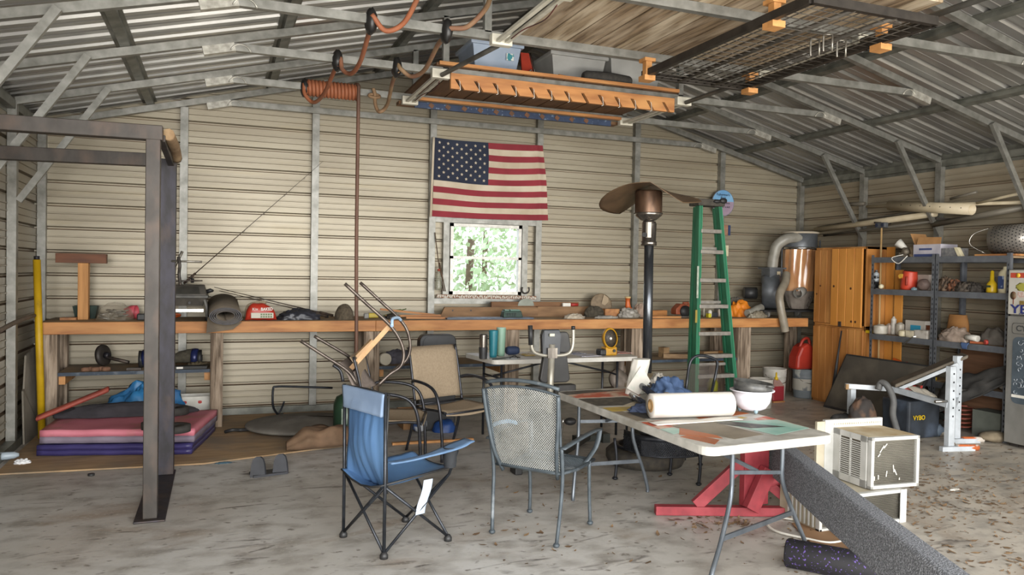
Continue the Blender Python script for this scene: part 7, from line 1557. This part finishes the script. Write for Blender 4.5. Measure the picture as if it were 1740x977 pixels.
# dark screen leaning on the shelves
a, b, c, d_ = V((6.52, 6.98, .0)), V((6.52, 5.82, .0)), V((6.77, 5.82, .63)), V((6.77, 6.98, .63))
a = Z(1398, 691); d_ = X(1438, 601, 6.74); e_ = X(1584, 620, 6.74) - d_; b = a + e_; b.z = 0; e_ = b - a; c = d_ + e_
nn = (b - a).cross(d_ - a).normalized(); nn = nn if nn.x < 0 else -nn
t = thing('flat_screen', 'large dusty black flat screen leaning against the steel shelves', 'television', a.lerp(b, .5))
part('housing', MB().prism([a, b, c, d_], -nn * .04), black_m, t, bevel=.004)
ins = lambda u, v: a.lerp(b, u).lerp(d_.lerp(c, u), v) + nn * .001
part('screen', MB().prism([ins(.015, .04), ins(.985, .04), ins(.985, .97), ins(.015, .97)], nn * .002), M('dusty_screen', '#4d4942', '#403c37', sc=(3, 3, 3), rough=.4, c3='#665f53', sc3=(2, 2, 2), lo3=.5, hi3=.7), t)

# ---------------------------------------------------------------- weight bench
wmt = M('chalky_white_tube', '#b9bec2', '#a3a8ac', sc=(9, 9, 9), rough=.45, metal=.1)
u1, u2 = V((6.03, 4.88, 0)), V((6.38, 5.10, 0))
t = thing('weight_bench', 'white steel weight bench with a tilted dark pad near the shelves', 'weight bench', (6.0, 5.3, 0))
for u, zt_, n_ in ((u1, .74, 6), (u2, .80, 6)):
    p = part('upright', MB().bb((u.x - .035, u.y - .025, .02), (u.x + .035, u.y + .025, zt_)), wmt, t, bevel=.003)
    for k_ in range(n_): part('pin_hole', MB().cyl((u.x + .005, u.y - .026, .30 + k_ * .075), (u.x + .005, u.y - .0265, .30 + k_ * .075), .009, 10), hole, p)
    f0, f1 = u + V((-.12, -.02, .02)), u + V((.2, -.08, .02))
    part('floor_tube', MB().beam(f0, f1, .045, .04), wmt, t)
    part('foot_sleeve', MB().tube([u + V((.05, -.035, .026)), u + V((.24, -.09, .026))], .028, 12), M('orange_sleeve', '#b55f33', '#c9bfb2', sc=(9, 9, 9), lo=.5, hi=.55, rough=.5), t, 'orange and white foot sleeve')
part('cross_tube', MB().beam(u1 + V((0, 0, .33)), u2 + V((0, 0, .40)), .04, .05), wmt, t)
e1, e2 = V((5.42, 5.60, 0)), V((5.62, 5.80, 0)); q_ = Z(1448, 735)
e1 = V((q_.x - .02, q_.y, 0))
pa, pb2 = Y(1518, 661, 5.5), u1 + V((-.02, 0, .40))
part('main_rail', MB().beam(pa, pb2, .045, .05), wmt, t)
pe = V((e1.x, e1.y, Y(1448, 655, e1.y).z))
part('rear_leg', MB().bb((e1.x - .03, e1.y - .025, 0), (e1.x + .03, e1.y + .025, pe.z)), wmt, t, bevel=.003)
part('rear_rail', MB().beam(pe + V((-.08, 0, 0)), pa, .04, .045), wmt, t); part('rusty_bracket', MB().bb((pe.x - .1, pe.y - .03, pe.z - .03), (pe.x + .02, pe.y - .02, pe.z + .02)), M('rusty_cream', '#a58c68', '#8a6c48', sc=(12, 12, 12), rough=.7), t)
s0, s1 = Y(1517, 657, 5.5), Y(1640, 607, 5.12)
dx = V((.13, .17, 0))
part('back_pad', MB().prism([s0 - dx * .5, s0 + dx * .5, s1 + dx * .6, s1 - dx * .5], (0, 0, .035)), M('dusty_black_pad', '#544d43', '#685f52', sc=(7, 7, 7), rough=.8), t, bevel=.012)
part('pad_rail', MB().beam(s0 + V((0, 0, -.05)), u2 + V((-.05, -.05, .73)), .03, .03), wmt, t)
part('peg', MB().cyl(u1 + V((-.16, .02, .43)), u1 + V((.0, .0, .43)), .012, 10), chrome, t); part('peg', MB().cyl(u2 + V((.0, .0, .48)), u2 + V((.13, .0, .48)), .011, 10), chrome, t)
c = Y(1490, 668, 5.55)
solo('grey_hose', Tm([Y(1492, 662, 5.5), Y(1497, 650, 5.48), Y(1508, 656, 5.42), Y(1518, 680, 5.4), Y(1517, 705, 5.36), V((5.84, 5.26, .05)), V((5.62, 5.22, .035))], .03), M('dark_grey_hose', '#4c4c4b', '#5c5b59', sc=(9, 9, 9), rough=.6), 'thick grey hose looped over the low end of the weight bench', 'hose')
solo('leather_tool_bag', heap((5.68, 5.52, .18), .14, .1, .2, 211, amp=.3, fr=3), M('muddy_leather', '#2f2a27', '#5a4333', sc=(9, 9, 9), rough=.8, lo=.45, hi=.6), 'muddy leather and black bag hanging at the low end of the weight bench', 'bag')
solo('black_bag', heap((5.70, 5.75, 0), .2, .16, .18, 213, amp=.4, fr=3), M('charcoal_bag', '#2f2e2d', '#3c3a38', rough=.85, sc=(9, 9, 9)), 'black bag on the floor under the low end of the weight bench', 'bag')
c = V((6.24, 5.44, 0)); bbm = M('black_trash_bin', '#24272c', '#343a42', sc=(6, 6, 6), rough=.5, c3='#4a5463', sc3=(4, 4, 4), lo3=.55, hi3=.75)
t = thing('black_tool_bin', 'black plastic bin with yellow lettering behind the air conditioners', 'bin', c)
part('body', frus(MB(), c.x - .22, c.x + .17, c.y - .14, c.y + .16, .0, .36, -.01, -.01), bbm, t, bevel=.02)
text_mesh('lettering', 'VYBO', c + V((-.10, -.152, .20)), (1, 0, 0), (0, 0, 1), .06, yj, t, bold=True, width=.15)
part('side_grip', MB().ball(c + V((.19, -.1, .06)), (.06, .06, .06), 12, 8, amp=.3), M('blue_grey_rubber', '#4c5866', '#5f6b78', sc=(9, 9, 9), rough=.6), t)
part('spout', MB().cyl(c + V((.2, -.12, .04)), c + V((.42, -.14, .04)), .035, 14), M('dusty_tube', '#857d70', rough=.6), t)
solo('white_sack', MB().grid(lambda u, v: V((c.x - .15 + .34 * u, c.y - .14 + .26 * v - .02 * math.sin(u * 5), .375 + .05 * math.sin(v * PI) + .03 * noise.noise(V((u * 5, v * 4, 1))) + .06 * (1 - u) ** 2 - .12 * max(0, u - .88) / .12)), 20, 12, th=.012), M('dirty_white_sack', '#aaa294', '#8f8779', sc=(7, 7, 7), rough=.8), 'dirty white sack draped over the black bin', 'sack')
solo('red_hand_saw', MB().tube([X(1548, 668, 6.45), X(1553, 655, 6.45), X(1566, 656, 6.45), X(1562, 672, 6.45)], .012, 8), M('red_handle', '#a8352e', rough=.5), 'red D-shaped handle standing behind the weight bench', 'handle tool')
solo('red_cloth_scrap', heap(c + V((-.12, -.02, .44)), .06, .04, .03, 217, amp=.5), M('coral_scrap', '#a8564a', rough=.7), 'coral scrap on top of the white sack', 'scrap')

# ---------------------------------------------------------------- air conditioners
acw = M('ac_white', '#b6b5b0', '#a3a29c', sc=(7, 7, 7), rough=.45); acc = M('ac_yellowed', '#b0a792', '#988e78', sc=(7, 7, 7), rough=.5); coil_m = M('coil_fins', '#6f6b60', '#57534a', sc=(4, 4, 4), rough=.5, metal=.3)
def acunit(label, x0, x1, y0, y1, z0, z1, loc_rz, lou=True):
    cx_, cy_ = (x0 + x1) / 2, (y0 + y1) / 2; R = Matrix.Rotation(loc_rz, 3, 'Z')
    t = thing('window_air_conditioner', label, 'air conditioner', (cx_, cy_, z0), world=False, rz=loc_rz)
    w, d, h = (x1 - x0), (y1 - y0), (z1 - z0)
    X0_, X1_, Y0_, Y1_ = -w / 2, w / 2, -d / 2, d / 2; f = .022
    part('casing', MB().bb((X0_ + .006, Y0_ + .03, 0), (X1_, Y1_, h - .004)), acc, t, bevel=.003)
    part('front_frame', MB().bb((X0_, Y0_, 0), (X0_ + f, Y0_ + .035, h)).bb((X1_ - f, Y0_, 0), (X1_, Y0_ + .035, h)).bb((X0_, Y0_, 0), (X1_, Y0_ + .035, f)).bb((X0_, Y0_, h - f), (X1_, Y0_ + .035, h)), acw, t, bevel=.004)
    mb = MB(); n_ = int((h - 2 * f) / .0085)
    for i in range(n_): zz_ = f + .004 + i * .0085; mb.bb((X0_ + f, Y0_ + .014, zz_), (X1_ - f, Y0_ + .03, zz_ + .0028))
    mb.bb((X0_ + f, Y0_ + .026, f), (X1_ - f, Y0_ + .032, h - f)); part('condenser_coil', mb, coil_m, t, 'grey finned coil')
    if lou:
        mb = MB()
        for i in range(17): zz_ = .05 + i * (h - .09) / 17; mb.bb((X0_ - .004, Y0_ + .09, zz_), (X0_ + .006, Y1_ - .06, zz_ + .006))
        mb.bb((X0_ - .005, Y0_ + .04, 0), (X0_ + .006, Y0_ + .09, h)).bb((X0_ - .005, Y1_ - .06, 0), (X0_ + .006, Y1_, h)).bb((X0_ - .005, Y0_ + .04, 0), (X0_ + .006, Y1_, .045)).bb((X0_ - .005, Y0_ + .04, h - .035), (X0_ + .006, Y1_, h)).bb((X0_ - .005, (Y0_ + Y1_) / 2 + .01, 0), (X0_ + .006, (Y0_ + Y1_) / 2 + .02, h))
        part('side_louvre', mb, acw, t, 'white slotted side louvre'); part('louvre_back', MB().bb((X0_ + .005, Y0_ + .05, .03), (X0_ + .007, Y1_ - .05, h - .03)), M('louvre_dark', '#4a4236', rough=.8), t)
        part('top_cover', MB().bb((X0_ + .006, Y0_ + .035, h - .004), (X1_ - .004, Y1_, h)), M('rust_dusted_top', '#a48c66', '#c0b49a', sc=(6, 6, 6), rough=.6, lo=.4, hi=.65), t, 'rust-dusted top')
        part('mounting_flange', MB().bb((X0_ - .07, Y1_, -.02), (X1_ + .02, Y1_ + .03, h + .05)), acw, t, bevel=.004)
        mb = MB()
        for i in range(22): mb.box((X0_ + .0 + i * w / 21, Y1_ - .002, h + .022), (.008, .004, .010))
        part('beaded_trim', mb, acc, t)
        part('accordion_panel', MB().bb((X0_ - .13, Y1_ + .005, -.06), (X0_ - .07, Y1_ + .025, h + .04)), acc, t)
        mb = MB()
        for px_, pz_, l_, sl in ((.2, .70, .09, .5), (.28, .78, .06, .4), (.16, .62, .04, .3), (.10, .16, .06, 0), (.18, .18, .06, 0), (.34, .22, .08, .1), (.50, .30, .10, -.1), (.56, .24, .08, -.3), (.62, .14, .03, 0)):
            p = V((X0_ + px_ * w, Y0_ + .0135, pz_ * h)); mb.beam(p, p + V((sl * .06, 0, l_ * .45)), .001, .006, (1, 0, 0))
        part('bent_fins', mb, M('bright_dent', '#d8d5cb', rough=.3, metal=.3), t, 'bright dents in the fins')
    else:
        part('corner_strut', MB().bb((X1_ - .045, Y0_ - .004, 0), (X1_ + .005, Y0_ + .0, h)), acw, t); mb = MB()
        for i in range(7): mb.bb((X0_ - .004, Y0_ + .05 + i * .035, .02), (X0_ + .004, Y0_ + .06 + i * .035, h - .02))
        part('side_grille', mb, acw, t)
    return t
acunit('lower window air conditioner on the floor, under the other one', 3.30, 3.97, 3.50, 3.85, 0, .205, 0.0, False)
acunit('upper window air conditioner with dented coil fins stacked on the lower one', 3.74, 4.11, 3.53, 3.86, .207, .525, -.06)
solo('power_cord', Tm([V((3.55, 3.42, .01)), Z(1330, 880, .01), Z(1303, 888, .01), Z(1320, 903, .01), Z(1370, 915, .01), Z(1410, 922, .01), Z(1445, 916, .01)], .007).tube(spline([Z(1392, 875, .01), Z(1402, 893, .01), Z(1420, 908, .01), Z(1437, 920, .01)], 5), .006, 6), white_p, 'white power cord curling on the floor beside the lower air conditioner', 'cord')
solo('cardboard_sheet', MB().prism([Z(1345, 890, .004), Z(1395, 940, .004), Z(1500, 975, .004), Z(1520, 930, .004), Z(1440, 905, .004), Z(1420, 880, .004)], (0, 0, .005)), M('brown_hardboard', '#8a6a4c', '#76583c', sc=(3, 3, 3), rough=.8), 'brown board lying on the floor under the balance beam', 'board')
for i, (px, py) in enumerate(((1622, 832), (1690, 600))):
    if i == 0: solo('white_scrap', heap(Z(px, py), .05, .02, .008, 230), white_p, 'small white scrap on the floor right of the air conditioners', 'scrap')

# ---------------------------------------------------------------- balance beam on its red wooden stand
dr_ = V((-.41, -.912, 0)).normalized(); r0 = V((3.16, 3.60, .45)); pr_ = V((dr_.y, -dr_.x, 0)) * -1   # pr_: to the right of the ridge
pr_ = V((.912, -.41, 0)).normalized()
far, near = r0 - dr_ * .62, r0 + dr_ * 2.6
W_, H_ = .105, .185
sec = [(0, 0), (.012, .012), (W_ - .012, .012), (W_, 0), (W_, -H_), (W_ - .01, -H_ - .01), (-.02, -H_ - .01), (-.03, -H_)]
mb = MB().prism([far + pr_ * a + V((0, 0, b - .012)) for a, b in sec], near - far)
cpt = M('grey_speckled_carpet', '#56585c', '#8f9196', sc=(150, 150, 150), rough=.95, lo=.42, hi=.6, bump=.8, detail=2)
solo('balance_beam', mb, cpt, 'long grey carpeted balance beam running towards the viewer at lower right', 'balance beam', bevel=.006)
redw = M('red_painted_wood', '#8d3138', '#7a2930', sc=(14, 14, 14), rough=.6, c3='#9f444a', sc3=(5, 5, 5))
pc_ = V((3.22, 3.90, 0)) ; bl_, br2 = Z(1113, 874), Z(1358, 877)
t = thing('beam_stand', 'red painted wooden trestle carrying the far end of the balance beam', 'trestle', pc_)
bdir = (br2 - bl_).normalized(); pc_ = bl_.lerp(br2, .69)
zb_ = .45 - H_ - .03
part('base_board', MB().beam(bl_ + V((0, 0, .03)), br2 + V((0, 0, .03)), .06, .055), redw, t, bevel=.003)
ca_, cb3 = Y(1262, 800, 3.92).x, Y(1303, 800, 3.92).x
part('post', MB().bb((ca_, 3.90, .06), (cb3, 3.95, .425)), redw, t, bevel=.003)
part('bearer', MB().bb((cb3, 3.88, zb_ - .06), (cb3 + .2, 3.96, zb_)), redw, t, bevel=.003)
part('brace', MB().beam(bl_.lerp(br2, .28) + V((0, 0, .06)), V((ca_, 3.93, .33)), .04, .075), redw, t, bevel=.003); part('brace', MB().beam(bl_.lerp(br2, .98) + V((0, 0, .06)), V((cb3 + .02, 3.93, zb_ - .05)), .04, .06), redw, t, bevel=.003)
part('front_brace', MB().beam(Y(1275, 866, 3.86), Y(1306, 797, 3.86), .10, .05, (0, 1, 0)), redw, t, bevel=.003)
t = thing('beam_stand', 'red painted trestle under the near end of the balance beam, beyond the frame', 'trestle', near - dr_ * .3 - V((0, 0, .45)))
q_ = near - dr_ * .3 + pr_ * .04; q_.z = 0
part('base_board', MB().beam(q_ - bdir * .4 + V((0, 0, .03)), q_ + bdir * .4 + V((0, 0, .03)), .06, .055), redw, t); part('post', MB().beam(q_ + V((0, 0, .06)), q_ + V((0, 0, zb_)), .15, .05, (0, 1, 0)), redw, t)
# foam roller
p0 = Z(1340, 975); p0 = V((p0.x, p0.y, 0)); c0 = V((2.78, 3.13, .0)); c0 = Z(1335, 962); rr_ = .073
d2 = (Z(1540, 1003) - Z(1335, 962)).normalized()
c0.z = rr_
t = thing('foam_roller', 'black foam roller with purple specks on the floor at bottom right', 'foam roller', V((c0.x, c0.y, 0)))
part('roller', MB().lathe(c0, [(0, 0), (rr_ - .008, 0), (rr_, .01), (rr_, .60), (rr_ - .008, .61), (0, .61)], 36, axis=d2), M('purple_speckle', '#1c1b1f', '#5d4a8c', sc=(75, 75, 75), rough=.7, lo=.62, hi=.65, detail=2), t)

# ---------------------------------------------------------------- leaf litter
lm = M('dry_leaves', '#5d4732', '#7b6347', sc=(9, 9, 9), rough=.9); mb = MB(); rn = random.Random(21)
def leaf_at(x, y, s):
    a = rn.random() * 6.28; ca, sa = math.cos(a), math.sin(a); w = s * rn.uniform(.25, .5); k_ = rn.uniform(.1, .5) * s
    P_ = [(-s, 0, .003), (-s * .3, w, .004 + k_ * .3), (s * .4, w * .8, .004 + k_ * .5), (s, 0, .006 + k_), (s * .4, -w * .8, .003 + k_ * .2), (-s * .3, -w, .003)]
    mb.add([(x + px * ca - py * sa, y + px * sa + py * ca, pz) for px, py, pz in P_], [(0, 1, 5), (1, 2, 4, 5), (2, 3, 4)])
for q_ in range(1500):
    px, py = rn.uniform(1330, 1740), rn.uniform(745, 977)
    if q_ % 3 == 0: px, py = rn.gauss(1600, 90), rn.gauss(838, 30)
    elif q_ % 7 == 0: px, py = rn.uniform(780, 1330), rn.uniform(780, 960)
    elif q_ % 7 == 1: px, py = rn.gauss(1230, 45), rn.gauss(888, 8)
    if py < 700: continue
    p = Z(px, py)
    if p.x > 7.1 or p.y > 7.6: continue
    leaf_at(p.x, p.y, rn.uniform(.010, .030) * (.6 if q_ % 2 else 1))
solo('leaf_litter', mb, lm, 'dry brown leaves scattered across the concrete floor at right', 'leaves', kind='stuff')
